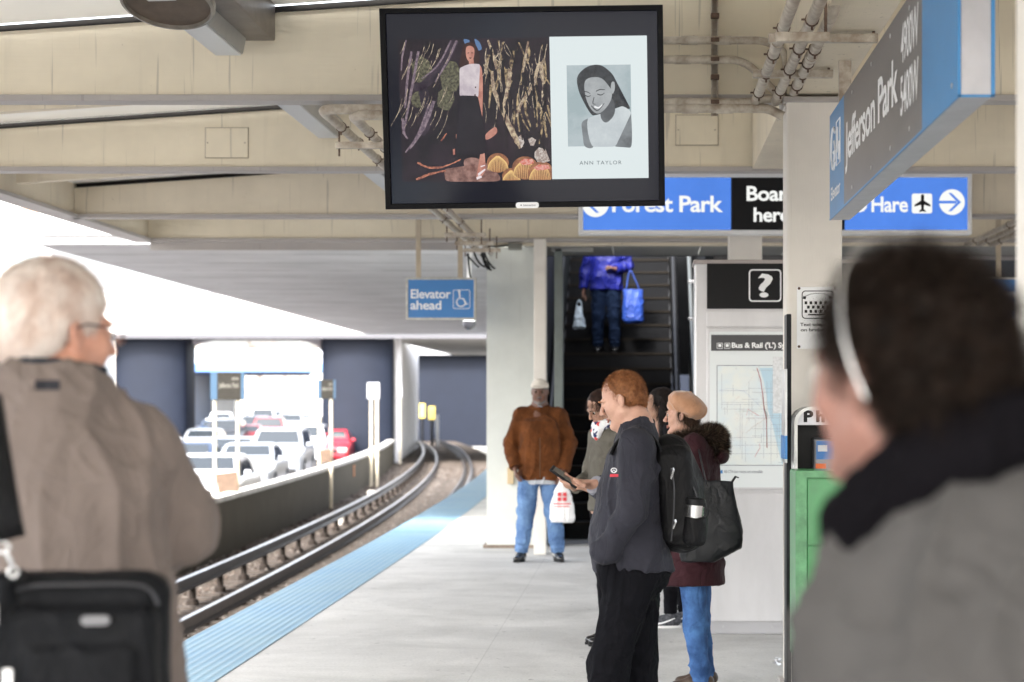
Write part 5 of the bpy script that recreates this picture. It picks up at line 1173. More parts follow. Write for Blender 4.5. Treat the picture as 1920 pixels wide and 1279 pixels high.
        if np.einsum('ij,ij->', a-V.mean(0), np.cross(b-a, c-a)) < 0: Fa = Fa[:,::-1]
        return V, Fa
def np_mesh(name, V, Fq, mats, parent, mi=None, smooth=True):
    me = bpy.data.meshes.new(name); me.vertices.add(len(V)); me.vertices.foreach_set('co', V.astype(np.float32).ravel())
    k = Fq.shape[1]; me.loops.add(len(Fq)*k); me.loops.foreach_set('vertex_index', Fq.astype(np.int32).ravel())
    me.polygons.add(len(Fq)); me.polygons.foreach_set('loop_start', np.arange(0, len(Fq)*k, k, dtype=np.int32))
    mats = mats if isinstance(mats, (list, tuple)) else [mats]
    for m in mats: me.materials.append(m)
    if mi is not None: me.polygons.foreach_set('material_index', mi.astype(np.int32))
    me.update(calc_edges=True); me.validate()
    if smooth: me.shade_smooth()
    o = bpy.data.objects.new(name, me); C.objects.link(o); o.parent = parent; return o
_wr = np.random.RandomState(7)
def waves(V, freq, seed=0, n=5):
    r = np.random.RandomState(seed); out = np.zeros(len(V)); tot = 0
    for i in range(n):
        k = r.normal(size=3); k = k/np.linalg.norm(k)*freq*(1+.6*i); out += np.sin(V@k+r.uniform(0,6.28)+1.6*np.sin(V@(r.normal(size=3)*freq*.5)+r.uniform(0,6)))/(1+.5*i); tot += 1/(1+.5*i)
    return out/tot
def vnormals(V, Fq):
    a, b, c = V[Fq[:,0]], V[Fq[:,1]], V[Fq[:,2]]; n = np.cross(b-a, c-a); N_ = np.zeros_like(V)
    for i in range(Fq.shape[1]): np.add.at(N_, Fq[:,i], n)
    return N_/(np.linalg.norm(N_, axis=1)[:,None]+1e-12)
def laplace(V, Fq, it=2, lam=.5):
    e = np.concatenate([Fq[:,[i,(i+1) % 4]] for i in range(4)]); n = len(V); cnt = np.bincount(e.ravel(), minlength=n)[:,None]
    for _ in range(it):
        S_ = np.stack([np.bincount(e[:,0], V[e[:,1],i], n)+np.bincount(e[:,1], V[e[:,0],i], n) for i in range(3)], 1); V = V+(S_/cnt-V)*lam
    return V
def cloth(sdf, name, m, parent, amp=.004, freq=16, stretch=(1,1,.45), seed=1, smooth=2, mi=None):
    V, Fq = sdf.geo(); V = laplace(V, Fq, smooth)
    if amp:
        Nn = vnormals(V, Fq); w1 = waves(V*np.array(stretch), freq, seed); w2 = waves(V*np.array(stretch[::-1]), freq*1.7, seed+9)
        w3 = waves(V*np.array([1.,1.,1.3]), freq*2.6, seed+21)
        ridge = (1-np.clip(np.abs(w1)*2.2,0,1))**2*1.1-.35+w2*.35+((1-np.clip(np.abs(w3)*2.4,0,1))**3)*.45*np.clip(w2*2+.5,0,1); V = V+Nn*(ridge*amp*1.25)[:,None]
    return np_mesh(name, V, Fq, m, parent, mi(V, Fq) if mi else None)
def skin_mat(name, col, red=(.5,.2,.15)):
    m = mat(name, col, .5, var=.12, vs=30, col2=tuple(.75*a+.25*b*.6 for a, b in zip(col, red)), bump=.0006, bs=260); b = m.node_tree.nodes['Principled BSDF']
    b.inputs['Subsurface Weight'].default_value = .12; b.inputs['Subsurface Radius'].default_value = (.012,.005,.003); b.inputs['Subsurface Scale'].default_value = .5; return m
skin_fair = skin_mat('skin_fair', (.56,.33,.24)); skin_dark = skin_mat('skin_dark', (.12,.060,.038)); skin_shade = skin_mat('skin_shadowed', (.23,.115,.085)); skin_mid = skin_mat('skin_warm', (.42,.24,.16)); skin_ruddy = skin_mat('skin_ruddy', (.50,.25,.17))  # skin_shade has the nearest man's face shadow put into its colour
lip_m = mat('lip', (.40,.14,.11), .4); lip_d = mat('lip_dark', (.09,.035,.03), .45); eye_m = mat('eye_white', (.55,.53,.50), .15); iris_m = mat('iris', (.03,.02,.012), .1)
def fabric(name, col, rough=.9, var=.15, bs=420, bump=.0006, sheen=.0, vs=10): return mat(name, col, rough, var=var, vs=vs, bump=bump, bs=bs, sheen=sheen)
class Frame:
    # head frame: local +x wearer's left ... face looks along -y, up +z
    def __init__(s, pos, yaw=0, pitch=0, roll=0, k=1.):
        s.M = Matrix.Translation(Vector(pos)) @ Euler((pitch, roll, yaw), 'XYZ').to_matrix().to_4x4(); s.R = s.M.to_3x3(); s.k = k
        s.M = Matrix.Translation(Vector(pos)) @ (Matrix.Rotation(yaw, 4, 'Z') @ Matrix.Rotation(roll, 4, 'Y') @ Matrix.Rotation(pitch, 4, 'X')); s.R = s.M.to_3x3()
    def __call__(s, *p): return np.array(s.M @ Vector([c*s.k for c in p]))
    def inv(s, V): Mi = np.array(s.M.inverted()); return (V@Mi[:3,:3].T+Mi[:3,3])/s.k
def head_sdf(S_, f, fem=False, beard=False, lids=True, jaw=1., heavy=1.):
    k = f.k; K_ = lambda *r: np.array(r)*k
    S_.ell(f(0,.014,.03), K_(.074,.094,.086), .02*k, M=f.R)
    S_.ell(f(0,-.026,-.03), K_(.061*heavy,.060,.076), .02*k, M=f.R)
    for sx in (-1,1):
        S_.cap(f(sx*.050*jaw,.0,-.055), f(sx*.014,-.064,-.097), .022*k*heavy, .017*k, .022*k)
        S_.ell(f(sx*.037,-.060,-.026), K_(.022,.02,.024), .02*k, M=f.R)
        S_.cap(f(sx*.010,-.086,.021), f(sx*.040,-.074,.022), .0095*k, .008*k, .012*k)
    S_.ell(f(0,-.078,-.101), K_(.019,.016,.015), .014*k, M=f.R)
    for sx in (-1,1): S_.ell(f(sx*.031,-.092,.001), K_(.015,.012,.010), .008*k, 's', M=f.R)
    for sx in (-1,1):
        if lids: S_.ell(f(sx*.031,-.0765,-.001), K_(.0135,.0125,.0115), .004*k, M=f.R)
    S_.cap(f(0,-.086,.012), f(0,-.109,-.027), .0065*k, .0105*k, .009*k)
    for sx in (-1,1): S_.ell(f(sx*.0105,-.099,-.032), K_(.007,.009,.007), .005*k, M=f.R)
    S_.cap(f(-.017,-.0865,-.061), f(.017,-.0865,-.061), .006*k, .006*k, .006*k); S_.ell(f(0,-.094,-.0605), K_(.014,.0055,.0045), .004*k, M=f.R)
    S_.ell(f(0,-.092,-.0715), K_(.015,.0065,.0055), .004*k, M=f.R); S_.cap(f(-.021,-.092,-.0662), f(.021,-.092,-.0662), .0018*k, .0018*k, .003*k, 's')
    for sx in (-1,1):
        E = f.R @ Euler((R(-12),0,sx*R(-22))).to_matrix()
        S_.ell(f(sx*.077,.008,-.006), K_(.0075,.0165,.029), .005*k, M=E); S_.ell(f(sx*.0835,.004,-.004), K_(.005,.009,.016), .003*k, 's', M=E)
def curls(pts, kw): return pts
def hand_sdf(S_, w, d, palm, k=1., curl=.5, thumb=1, spread=.0, fingers=None):
    """hand at wrist w, direction d, palm normal; thumb +1/-1 picks the side it leaves from."""
    w = np.array(w, float); d = unit(d); n = np.array(palm, float); n = unit(n-d*(n@d)); s_ = np.cross(d, n)*thumb
    S_.cap(w-d*.01*k, w+d*.03*k, .024*k, .026*k, .01*k, flat=(n,.75)); S_.cap(w+d*.025*k, w+d*.078*k, .031*k, .036*k, .012*k, flat=(n,.42))
    L4 = (.072,.080,.074,.058)
    for i in range(4):
        o = (.0285-.019*i)*k; base = w+d*.088*k*(1 if i in (1,2) else .95)+s_*o; c = curl[i] if isinstance(curl, (list, tuple)) else curl+.06*i; l = L4[i]*k; a = 0; p = base
        dd = unit(d+s_*spread*(1.5-i)*.35)
        for j, (fr_, r0, r1) in enumerate(((.45,.0092,.0085),(.30,.0085,.0078),(.25,.0078,.0066))):
            a += c*(.8 if j == 0 else 1.0); v = dd*math.cos(a)+n*math.sin(a); q = p+v*l*fr_*1.05; S_.cap(p, q, r0*k, r1*k, .004*k); p = q
    tb = w+d*.028*k+s_*.026*k; t1 = tb+(d*.55+s_*.6+n*.35)*.042*k; t2 = t1+unit(d*.9+s_*.15+n*.45)*.031*k; t3 = t2+unit(d*.9-s_*.1+n*.45)*.024*k
    S_.cap(w+d*.02*k+s_*.012*k, t1, .016*k, .0115*k, .01*k); S_.cap(t1, t2, .0112*k, .0098*k, .005*k); S_.cap(t2, t3, .0098*k, .0078*k, .004*k)
def shell_normals(V, Fq): return vnormals(V, Fq)
def strands(V, Nn, count, length, width, flow, seed=1, jitter=.35, lift=.3, seg=3, pick=None, curl=0):
    """hair strands as thin two-sided ribbons growing from a surface."""
    r = np.random.RandomState(seed); cand = np.arange(len(V)) if pick is None else np.where(pick(V))[0]
    I = cand[r.randint(0, len(cand), count)]; P = V[I]+r.normal(size=(count,3))*.002; n = Nn[I]
    D = flow(P, n); D = D/np.linalg.norm(D,axis=1)[:,None]+r.normal(size=(count,3))*jitter; D += n*lift; D /= np.linalg.norm(D,axis=1)[:,None]
    Ln = length*r.uniform(.55,1.15,count)[:,None]; side = np.cross(D, n+r.normal(size=(count,3))*.5); side /= np.linalg.norm(side,axis=1)[:,None]+1e-9
    rows = []; p = P-n*.003; d = D.copy(); ph = r.uniform(0,6.28,(count,1))
    for j in range(seg+1):
        w_ = width*(1-(j/seg)**2*.85); rows += [p-side*w_/2, p+side*w_/2]
        p = p+d*Ln/seg; d = d+r.normal(size=(count,3))*jitter*.25+(flow(p, n)-d)*.12; 
        if curl: d = d+side*np.sin(ph+j*1.5)*curl
        d /= np.linalg.norm(d,axis=1)[:,None]
    Vv = np.stack(rows, 1).reshape(-1,3); m = 2*(seg+1); base = (np.arange(count)*m)[:,None]; Fq = np.concatenate([base+np.array([[2*j,2*j+1,2*j+3,2*j+2]]) for j in range(seg)])
    return Vv, Fq
def hair_mat(name, col, col2, rough=.5):
    return mat(name, col, rough, var=.5, vs=38, col2=col2, spec=.35)
def hairpiece(sdf, name, m, parent, count, length, width, flow, seed=1, amp=.003, **kw):
    V, Fq = sdf.geo(); V = laplace(V, Fq, 1); Nn = vnormals(V, Fq); V = V+Nn*(waves(V, 90, seed)*amp)[:,None]
    SV, SF = strands(V, Nn, count, length, width, flow, seed, **kw)
    return np_mesh(name, np.concatenate([V, SV]), np.concatenate([Fq, SF+len(V)]), m, parent)
def default_joints(k):
    J = dict(head=(0,-.01,1.632), neck=(0,.035,1.50), chest=(0,.02,1.30), waist=(0,.015,1.08), hip=(0,.01,.95),
             shl=(.185,.03,1.435), shr=(-.185,.03,1.435), ell=(.24,.05,1.14), elr=(-.24,.05,1.14), wrl=(.25,-.01,.89), wrr=(-.25,-.01,.89),
             hpl=(.092,.01,.92), hpr=(-.092,.01,.92), knl=(.105,-.015,.50), knr=(-.105,-.015,.50), anl=(.115,.03,.09), anr=(-.115,.03,.09))
    return {a: np.array(b)*k for a, b in J.items()}
def figure(label, loc, yaw, h, skin, joints=None, head=(0,0,0), hands=None, fem=False, hres=.006, heavy=1., lids=True, eyes=True, girth=1., extra=None, feet=(0,0), lipm=None):
    """one continuous skinned body; returns root, joints, head frame"""
    k = h/1.75; J = default_joints(k)
    for a, b in (joints or {}).items(): J[a] = np.array(b, float)
    root = empty('person', loc, yaw, label, 'person')
    f = Frame(J['head'], R(head[0]), R(head[1]), R(head[2]), k)
    allp = np.array(list(J.values())); lo = allp.min(0)-.2; hi = allp.max(0)+.2; lo[2] = -.02
    S_ = SDF(lo, hi, hres)
    head_sdf(S_, f, fem=fem, heavy=heavy, lids=lids)
    g = girth; nb = J['neck']
    S_.cap(f(0,.028,-.075), nb+np.array([0,0,-.05]), (.050 if fem else .056)*k*heavy, .066*k, .02*k)
    S_.cap(nb, J['chest'], .07*k, .115*k*g, .05*k); S_.cap(J['chest'], J['waist'], .115*k*g, .115*k*g, .05*k); S_.cap(J['waist'], J['hip'], .115*k*g, .12*k*g, .05*k)
    for s in 'lr':
        S_.cap(nb+np.array([0,0,-.03]), J['sh'+s], .055*k, .05*k, .04*k)
        S_.chain([J['sh'+s], J['el'+s]], [.046*k, .037*k], .03*k); S_.chain([J['el'+s], J['wr'+s]], [.038*k, .026*k], .02*k)
        S_.cap(J['hip'], J['hp'+s], .10*k, .088*k, .04*k); S_.cap(J['hp'+s], J['kn'+s], .084*k, .054*k, .03*k); S_.cap(J['kn'+s], J['an'+s], .055*k, .037*k, .02*k)
        fa = R(feet[0 if s == 'l' else 1]); a = J['an'+s]; d = np.array([math.sin(fa), -math.cos(fa), 0])
        S_.cap(a+[0,0,-.03*k], a+d*.112*k+np.array([0,0,-.05*k]), .032*k, .024*k, .02*k)
        if hands and hands.get(s):
            q = hands[s]; hand_sdf(S_, J['wr'+s], q['d'], q['n'], k*(.93 if fem else 1), q.get('curl', .35), q.get('thumb', 1 if s == 'l' else -1))
        elif not (hands and s in hands):
            w = J['wr'+s]; d = unit(w-J['el'+s]); hand_sdf(S_, w, d, np.array([-1 if s == 'l' else 1,0,0])*1. if abs(d[0]) < .8 else (0,-1,0), k*(.93 if fem else 1), .35, 1 if s == 'l' else -1)
    if extra: extra(S_, f, J)
    V, Fq = S_.geo(); V = laplace(V, Fq, 1, .4)
    c = V[Fq].mean(1); q = f.inv(c)
    mi = ((np.abs(q[:,0]) < .0215) & (q[:,2] > -.0765) & (q[:,2] < -.0565+.002*np.cos(q[:,0]*150)) & (q[:,1] < -.085)).astype(int)
    body = np_mesh('body', V, Fq, [skin, lipm or lip_m], root, mi)
    if eyes:
        for sx in (-1,1):
            mb = MB(); n1, n2 = 12, 8; c0 = Vector((sx*.031,-.0785,.0)); vs = []
            for a in range(n2+1):
                for b in range(n1):
                    t, u = math.pi*a/n2, 2*math.pi*b/n1; vs.append(f.M @ ((c0+Vector((math.sin(t)*math.cos(u), -math.cos(t), math.sin(t)*math.sin(u)))*.0122)*k))
            fs = [(a*n1+b, a*n1+(b+1) % n1, (a+1)*n1+(b+1) % n1, (a+1)*n1+b) for a in range(n2) for b in range(n1)]
            mb.v = [tuple(v) for v in vs]; mb.f = fs; mb.m = [1 if i < n1*3 else 0 for i in range(len(fs))]; mb.build('eye', [eye_m, iris_m], root, smooth=True, fix=False)
    return root, J, f, k
def brows(f, root, m, k, th=.0035):
    for sx in (-1,1):
        mb = MB(); mb.tube([f.M @ (Vector(p)*k) for p in ((sx*.012,-.0965,.021),(sx*.024,-.0975,.0255),(sx*.044,-.083,.020))], [th*k, th*1.1*k, th*.5*k], 6); mb.build('eyebrow', m, root, smooth=True)
def trousers(J, k, root, m, fit=1., z_top=None, cuff=0., amp=.005, seed=1, hres=.007, knee_bag=1., pile=True, rx=.165, ry=.125, extra=None):
    lo = np.minimum(J['knl'], np.minimum(J['knr'], np.minimum(J['anl'], J['anr'])))-.2; hi = np.maximum(J['hpl'], J['hpr'])+.25; hi[:2] = np.maximum(hi[:2], np.maximum(J['knl'],J['anr'])[:2]+.2); hi[:2] = np.maximum(hi[:2], np.maximum(J['knr'],J['anl'])[:2]+.2)
    lo[2] = 0; S_ = SDF(lo, hi, hres); c = J['hip']; zt = z_top or c[2]+.09*k
    S_.zloft([(c[2]-.17*k, c[0], c[1], rx*.6*k, ry*.4*k), (c[2]-.09*k, c[0], c[1], rx*.93*k, ry*.9*k), (c[2]-.03*k, c[0], c[1]+.005, rx*k, ry*1.08*k), (zt, c[0], c[1], rx*.92*k, ry*.92*k)], .03*k)
    for s in 'lr':
        hp, kn, an = J['hp'+s], J['kn'+s], J['an'+s]; hp2 = hp+np.array([0,0,-.02*k])
        S_.cap(hp2, kn, .103*fit*k, .074*fit*knee_bag*k, .03*k); S_.cap(kn, an+np.array([0,0,cuff]), .074*fit*knee_bag*k, .060*fit*k, .03*k, cut=(None, 1.0))
        if pile:
            for j, (zz, rr) in enumerate(((.045,.064),(.10,.062),(.16,.061))):
                q = an+(kn-an)*(zz/.41); S_.ell(q+np.array([.004*(-1)**j,-.006,cuff]), np.array([rr,rr*1.08,.022])*fit*k, .012*k)
    if extra: extra(S_)
    return cloth(S_, 'trousers', m, root, amp*k, 15, (1,1,.7), seed)
def top(J, k, root, m, rows, sleeves=(.078,.062,.050), sh=.068, name='jacket', amp=.0045, seed=3, hres=.007, cut=(.97,.97), collar=None, freq=14, extra=None, stretch=(1,1,.6), mi=None, kk=.035):
    lo = np.array([min(J[a][i] for a in ('shl','shr','ell','elr','wrl','wrr')) for i in range(3)])-.14; hi = np.array([max(J[a][i] for a in ('shl','shr','ell','elr','wrl','wrr','neck')) for i in range(3)])+.16
    R0 = np.array(rows); lo = np.minimum(lo, [np.min(R0[:,1]-R0[:,3])-.04, np.min(R0[:,2]-R0[:,4])-.04, R0[:,0].min()-.03]); hi = np.maximum(hi, [np.max(R0[:,1]+R0[:,3])+.04, np.max(R0[:,2]+R0[:,4])+.04, R0[:,0].max()+.03])
    S_ = SDF(lo, hi, hres); S_.zloft(rows, .03*k)
    for i, s in enumerate('lr'):
        a, e, w = J['sh'+s], J['el'+s], J['wr'+s]
        S_.cap(J['neck']+np.array([0,.0,-.055*k]), a+np.array([0,0,-.005]), sh*k, sh*k, .05*k)
        S_.cap(a, e, sleeves[0]*k, sleeves[1]*k, kk*k); S_.cap(e, w, sleeves[1]*k, sleeves[2]*k, kk*.6*k, cut=(None, cut[i]))
    if collar: collar(S_)
    if extra: extra(S_)
    return cloth(S_, name, m, root, amp*k, freq, stretch, seed, mi=mi)
def shoes(J, k, root, m, sole, feet=(0,0), name='shoe', l=1.):
    for i, s in enumerate('lr'):
        a = J['an'+s]; fa = R(feet[i]); d = np.array([math.sin(fa), -math.cos(fa), 0]); z = np.array([0,0,1.]); b = a*np.array([1,1,0])
        S_ = SDF(b-.25, b+.25+np.array([0,0,.05]), .005)
        S_.cap(b-d*.035*k+z*.055*k, b+d*.06*k*l+z*.048*k, .042*k, .043*k, .02*k); S_.cap(b+d*.06*k*l+z*.045*k, b+d*.155*k*l+z*.034*k, .042*k, .032*k, .03*k, flat=((0,0,1),.8)); S_.cap(b+z*.05*k, b+z*.11*k, .043*k, .040*k, .02*k, cut=(None,1))
        S_.box(b+d*.05*k+z*-.05, (.2,.25,.052), .001, .004, 's')
        V, Fq = S_.geo(); sh = np_mesh(name, laplace(V, Fq, 1), Fq, m, root)
        mb = MB(); pts = []
        for t in np.linspace(0, 2*math.pi, 28, endpoint=False):
            u = math.cos(t)*.135*k*l; wv = math.sin(t)*(.044+.006*math.cos(t+.4))*k; n_ = np.array([-d[1], d[0], 0]); p = b+d*(.055*k+u)+n_*wv; pts.append((p[0],p[1],.001))
        mb.poly(pts, (0,0,.018*k)); mb.build('sole', sole, sh)
denim_l = mat('denim_light', (.16,.27,.46), .85, var=.4, vs=7, bump=.0006, bs=500, col2=(.07,.13,.27))
denim_m = mat('denim_mid', (.07,.16,.36), .85, var=.4, vs=8, bump=.0006, bs=500, col2=(.025,.06,.16)); denim_d = mat('denim_dark', (.008,.016,.04), .9, var=.3, vs=7)
shoe_blk = mat('shoe_black', (.012,.012,.013), .22, coat=.3); sole_d = mat('sole_dark', (.02,.02,.02), .7); sole_w = mat('sole_white', (.75,.75,.74), .6)
softshell = mat('softshell_charcoal', (.030,.030,.040), .7, var=.25, vs=9, bump=.0005, bs=420, sheen=.1); black_cloth = mat('black_cloth', (.006,.006,.008), .85, var=.3, vs=12, bump=.0006, bs=350)
nylon = mat('nylon_black', (.006,.006,.007), .55, var=.4, vs=14, bump=.0008, bs=320); zip_m = mat('zip_metal', (.55,.55,.55), .25, .9)
# ================================================================ red haired man with a phone
k = 1.745/1.75
Y = 8.9; s = F/Y
def lp(px, py, x=0, c=1180): return np.array([x, (px-c)/s, H-(py-748)/s])
J = dict(head=lp(1166,750), neck=lp(1195,800)+np.array([0,.0,.0]), chest=lp(1193,885), waist=lp(1184,990), hip=lp(1187,1060),
         shl=lp(1194,838,.175), shr=lp(1186,838,-.18), ell=lp(1186,952,.235), wrl=lp(1140,1024,.185), elr=lp(1160,948,-.22), wrr=lp(1114,911,-.10),
         hpl=lp(1185,1075,.09), hpr=lp(1195,1075,-.09), knl=lp(1142,1240,.10), knr=lp(1192,1240,-.10), anl=(.115,-.085,.09), anr=(-.115,.075,.09))
rd, J, f, k = figure('red haired man in charcoal jacket and black trousers looking down at his phone', (PX(1180,Y),Y,0), R(-90), 1.745, skin_fair, J, head=(-9,20,0), hres=.0045, heavy=1.02,
    hands={'l':dict(d=(-.45,.12,-.88), n=(-1,0,0), curl=.4), 'r':dict(d=unit(np.array([.12,-.98,.12])), n=(.35,.15,.9), curl=[.10,.16,.22,.30], thumb=-1)}, eyes=False)
red_h = hair_mat('hair_red', (.38,.17,.072), (.17,.065,.027))
S_ = SDF(np.array(J['head'])-.2, np.array(J['head'])+.2, .004)
S_.ell(f(0,.023,.038), np.array([.0768,.0915,.083])*k, .01, M=f.R); S_.ell(f(0,.045,-.005), np.array([.071,.068,.075])*k, .02, M=f.R)
S_.box(f(0,-.115,-.07), (.12,.085,.115), .02, .02, 's', M=f.R); S_.box(f(0,-.02,-.13), (.12,.10,.085), .02, .015, 's', M=f.R)
for sx in (-1,1): S_.ell(f(sx*.085,.000,-.030), np.array([.025,.022,.045])*k, .01, 's', M=f.R)
def fl(P, n): q = f.inv(P); d = np.stack([q[:,0]*1.5, (q[:,1]+.03)*.8-.02, -(.10-q[:,2])*1.0+.02], 1); d -= 0; return (d/np.linalg.norm(d,axis=1)[:,None])@np.array(f.R).T
hairpiece(S_, 'hair', red_h, rd, 18000, .015, .0010, fl, 3, lift=.30, jitter=.28, amp=.001)
brows(f, rd, red_h, k)
beltz = J['hip'][2]
rows = [(J['hip'][2]-.02,0,.022,.185,.178),(J['waist'][2]-.05,0,.0,.195,.178),(J['waist'][2]+.03,0,-.004,.19,.165),(J['chest'][2]-.08,0,.015,.19,.155),(J['chest'][2]+.03,0,.03,.19,.142),(J['shl'][2]-.01,0,.033,.16,.115),(J['neck'][2]-.03,0,.035,.10,.085),(J['neck'][2]+.01,0,.035,.075,.075)]
def rcol(S2):
    S2.cap(J['neck']+np.array([0,0,-.04]), J['neck']+np.array([0,-.012,.035]), .082*k, .079*k, .02, cut=(None,1)); S2.cap(J['neck']+np.array([0,-.004,.0]), J['neck']+np.array([0,-.02,.09]), .066*k, .066*k, .006, 's')
    S2.ell(J['wrl']+np.array([.0,-.01,-.005]), (.062,.07,.055), .03)
top(J, k, rd, softshell, rows, sleeves=(.083,.068,.053), hres=.006, cut=(1.0,.93), collar=rcol, amp=.008, seed=5, sh=.072)
S_ = SDF(J['neck']-.15, J['neck']+.15, .004); S_.cap(J['neck']+np.array([0,-.004,.0]), J['neck']+np.array([0,-.020,.058]), .073*k, .071*k, .01, cut=(None,1)); S_.cap(J['neck'], J['neck']+np.array([0,-.025,.09]), .062*k, .064*k, .006, 's')
cloth(S_, 'shirt_collar', mat('checked_grey', (.30,.33,.36), .8, var=.6, vs=60, col2=(.10,.12,.16)), rd, .001, 40)
S_ = SDF(J['wrr']-.12, J['wrr']+.12, .004); d_ = unit(J['wrr']-J['elr']); S_.cap(J['wrr']-d_*.05, J['wrr']+d_*.006, .046*k, .044*k, .005, cut=(0,1)); cloth(S_, 'cuff', mat('cuff_grey', (.22,.22,.25), .8), rd, .0015, 40)
J2 = dict(J); trousers(J2, k, rd, black_cloth, fit=1.08, z_top=J['hip'][2]+.06, amp=.009, seed=8, knee_bag=1.12, rx=.16, ry=.155, extra=lambda S2: S2.cap(lp(1140,1040,.15), lp(1148,1085,.12), .05, .055, .03))
shoes(J, k, rd, shoe_blk, sole_d)
# badge on the sleeve
mb = MB(); c = lp(1153,884,.318)
me_ = MB(); me_.tube([c+np.array([0,.012*math.cos(t),.016+.010*math.sin(t)]) for t in np.linspace(0,2*math.pi,18)], .0018, 5); me_.tube([c+np.array([0,-.008,.010]), c+np.array([0,0,.018]), c+np.array([0,.008,.010])], .002, 5); em = me_.build('sleeve_emblem', sign_white, rd)
mb.rbox(c[0]-.004, c[0]+.002, c[1]-.017, c[1]+.019, c[2]-.012, c[2]+.0, .001); mb.build('sleeve_tab', mat('emblem_red', (.55,.03,.05), .6), rd)
# phone held in his right hand
hp_ = J['wrr']; ph_c = Vector(lp(1057,896,-.085)); ang = math.atan2(913-877, 1082-1031)
ph2 = empty('mobile_phone', tuple(rd.location), R(-90), 'dark smartphone held in the red haired man\'s hand', 'phone'); M = Matrix.Translation(ph_c) @ Matrix.Rotation(-ang, 4, 'X') @ Matrix.Rotation(R(16), 4, 'Y')
mb = MB(); mb.rbox(-.036,.036,-.073,.073,-.006,.006,.0045,M=M); mb.build('case', black_pl, ph2)
mb = MB(); mb.box(-.031,.031,-.060,.060,.0062,.0068,M=M); mb.build('screen', mat('phone_screen', (.02,.025,.035), .05, coat=1), ph2)
# backpack
bp_ = empty('backpack', tuple(rd.location), R(-90), 'black backpack with silver zip pulls worn by the red haired man', 'backpack')
def bpt(px, py, x=0): return lp(px, py, x)
S_ = SDF(bpt(1225,800,-.22)+np.array([0,-.05,-.62]), bpt(1345,800,.24)+np.array([0,.03,.12]), .006)
S_.chain([bpt(1256,850), bpt(1268,905), bpt(1276,985)], [.085,.115,.12], .03, flat=((1,0,0),1.0))
S_.box(bpt(1268,925), (.155,.085,.215), .05, .03, M=Euler((R(7),0,0)).to_matrix()); S_.box(bpt(1290,955), (.125,.055,.15), .04, .015, M=Euler((R(10),0,0)).to_matrix())
S_.ell(bpt(1290,990,.10), (.07,.06,.09), .02); S_.ell(bpt(1278,1012), (.13,.09,.045), .03)
bag = cloth(S_, 'bag_body', nylon, bp_, .004, 20, seed=12)
for side, zo in ((1,0),(-1,0)):
    pts = [bpt(1243,905,side*.13), bpt(1240,850,side*.125), bpt(1222,818,side*.12), bpt(1198,815,side*.12), bpt(1172,828,side*.118), bpt(1146,850,side*.125)]
    if side > 0: pts = [bpt(1243,870,.125), bpt(1236,838,.12), bpt(1220,816,.115), bpt(1200,808,.11), bpt(1178,813,.11), bpt(1158,828,.118), bpt(1146,850,.13)]
    P = cr(pts, 5, False); mb = MB(); mb.tube(P, .022, 8, flat=.4); mb.build('shoulder_strap', nylon, bp_, smooth=True)
mb = MB()
for px, py, l in ((1262,880,26),(1266,975,20),(1285,905,22),(1313,985,22)):
    a = bpt(px,py,.165 if px < 1280 else .13); mb.tube([a, a+np.array([0,-.012,-l/s*.6])], .0045, 6); mb.tube([a+np.array([0,-.004,.012]), a], .006, 6)
mb.build('zip_pull', zip_m, bp_)
mb = MB(); P = cr([bpt(1250,850,.13), bpt(1262,900,.165), bpt(1262,960,.168), bpt(1258,1010,.15)], 5, False); mb.tube(P, .0035, 5); P = cr([bpt(1284,880,.12), bpt(1305,930,.135), bpt(1312,985,.13)], 5, False); mb.tube(P, .0035, 5); mb.build('zip_line', mat('zip_line', (.06,.06,.065), .4, .4), bp_)
mg = empty('travel_mug', tuple(rd.location), R(-90), 'steel travel mug with black lid in the backpack side pocket', 'mug'); c = bpt(1300,952,.155)
mb = MB(); mb.tube([c+np.array([0,.0,-.10]), c+np.array([0,.006,.02])], [.032,.038], 20); mb.build('cup', zip_m, mg, smooth='auto')
mb = MB(); mb.tube([c+np.array([0,.006,.02]), c+np.array([0,.008,.045]), c+np.array([0,.0085,.052])], [.041,.042,.034], 20); mb.tube([c+np.array([.01,.045,.03]), c+np.array([.01,.055,-.02]), c+np.array([.01,.04,-.05])], .006, 8); mb.build('lid', black_pl, mg, smooth='auto')
S_ = SDF(c-.16, c+.1, .006); S_.cap(c+np.array([-.01,.0,-.12]), c+np.array([0,.004,-.03]), .055, .048, .01, cut=(None,1)); cloth(S_, 'side_pocket', nylon, bp_, .003, 30)
# ================================================================ woman in beret
Y = 11.0; s = F/Y; cx = 1300
def lp(px, py, x=0): return np.array([x, (px-cx)/s, H-(py-748)/s])
J = dict(head=lp(1279,779), neck=lp(1294,822), chest=lp(1300,880), waist=lp(1300,965), hip=lp(1300,1010), shl=lp(1306,838,.155), shr=lp(1300,838,-.155), ell=lp(1312,930,.19), wrl=lp(1282,985,.17), elr=lp(1300,930,-.19), wrr=lp(1270,985,-.17),
         hpl=lp(1298,1020,.085), hpr=lp(1302,1020,-.085), knl=lp(1306,1165,.085), knr=lp(1308,1165,-.085), anl=(.09,.055,.085), anr=(-.09,.06,.085))
bw_, J, f, k = figure('woman in tan beret, fur collared burgundy coat and blue jeans, facing left', (PX(cx,Y),Y,0), R(-97), 1.60, skin_fair, J, head=(-3,2,0), fem=True, hres=.005, heavy=.96)
hb = hair_mat('hair_brown', (.06,.032,.018), (.025,.014,.009)); brows(f, bw_, hb, k, .0026)
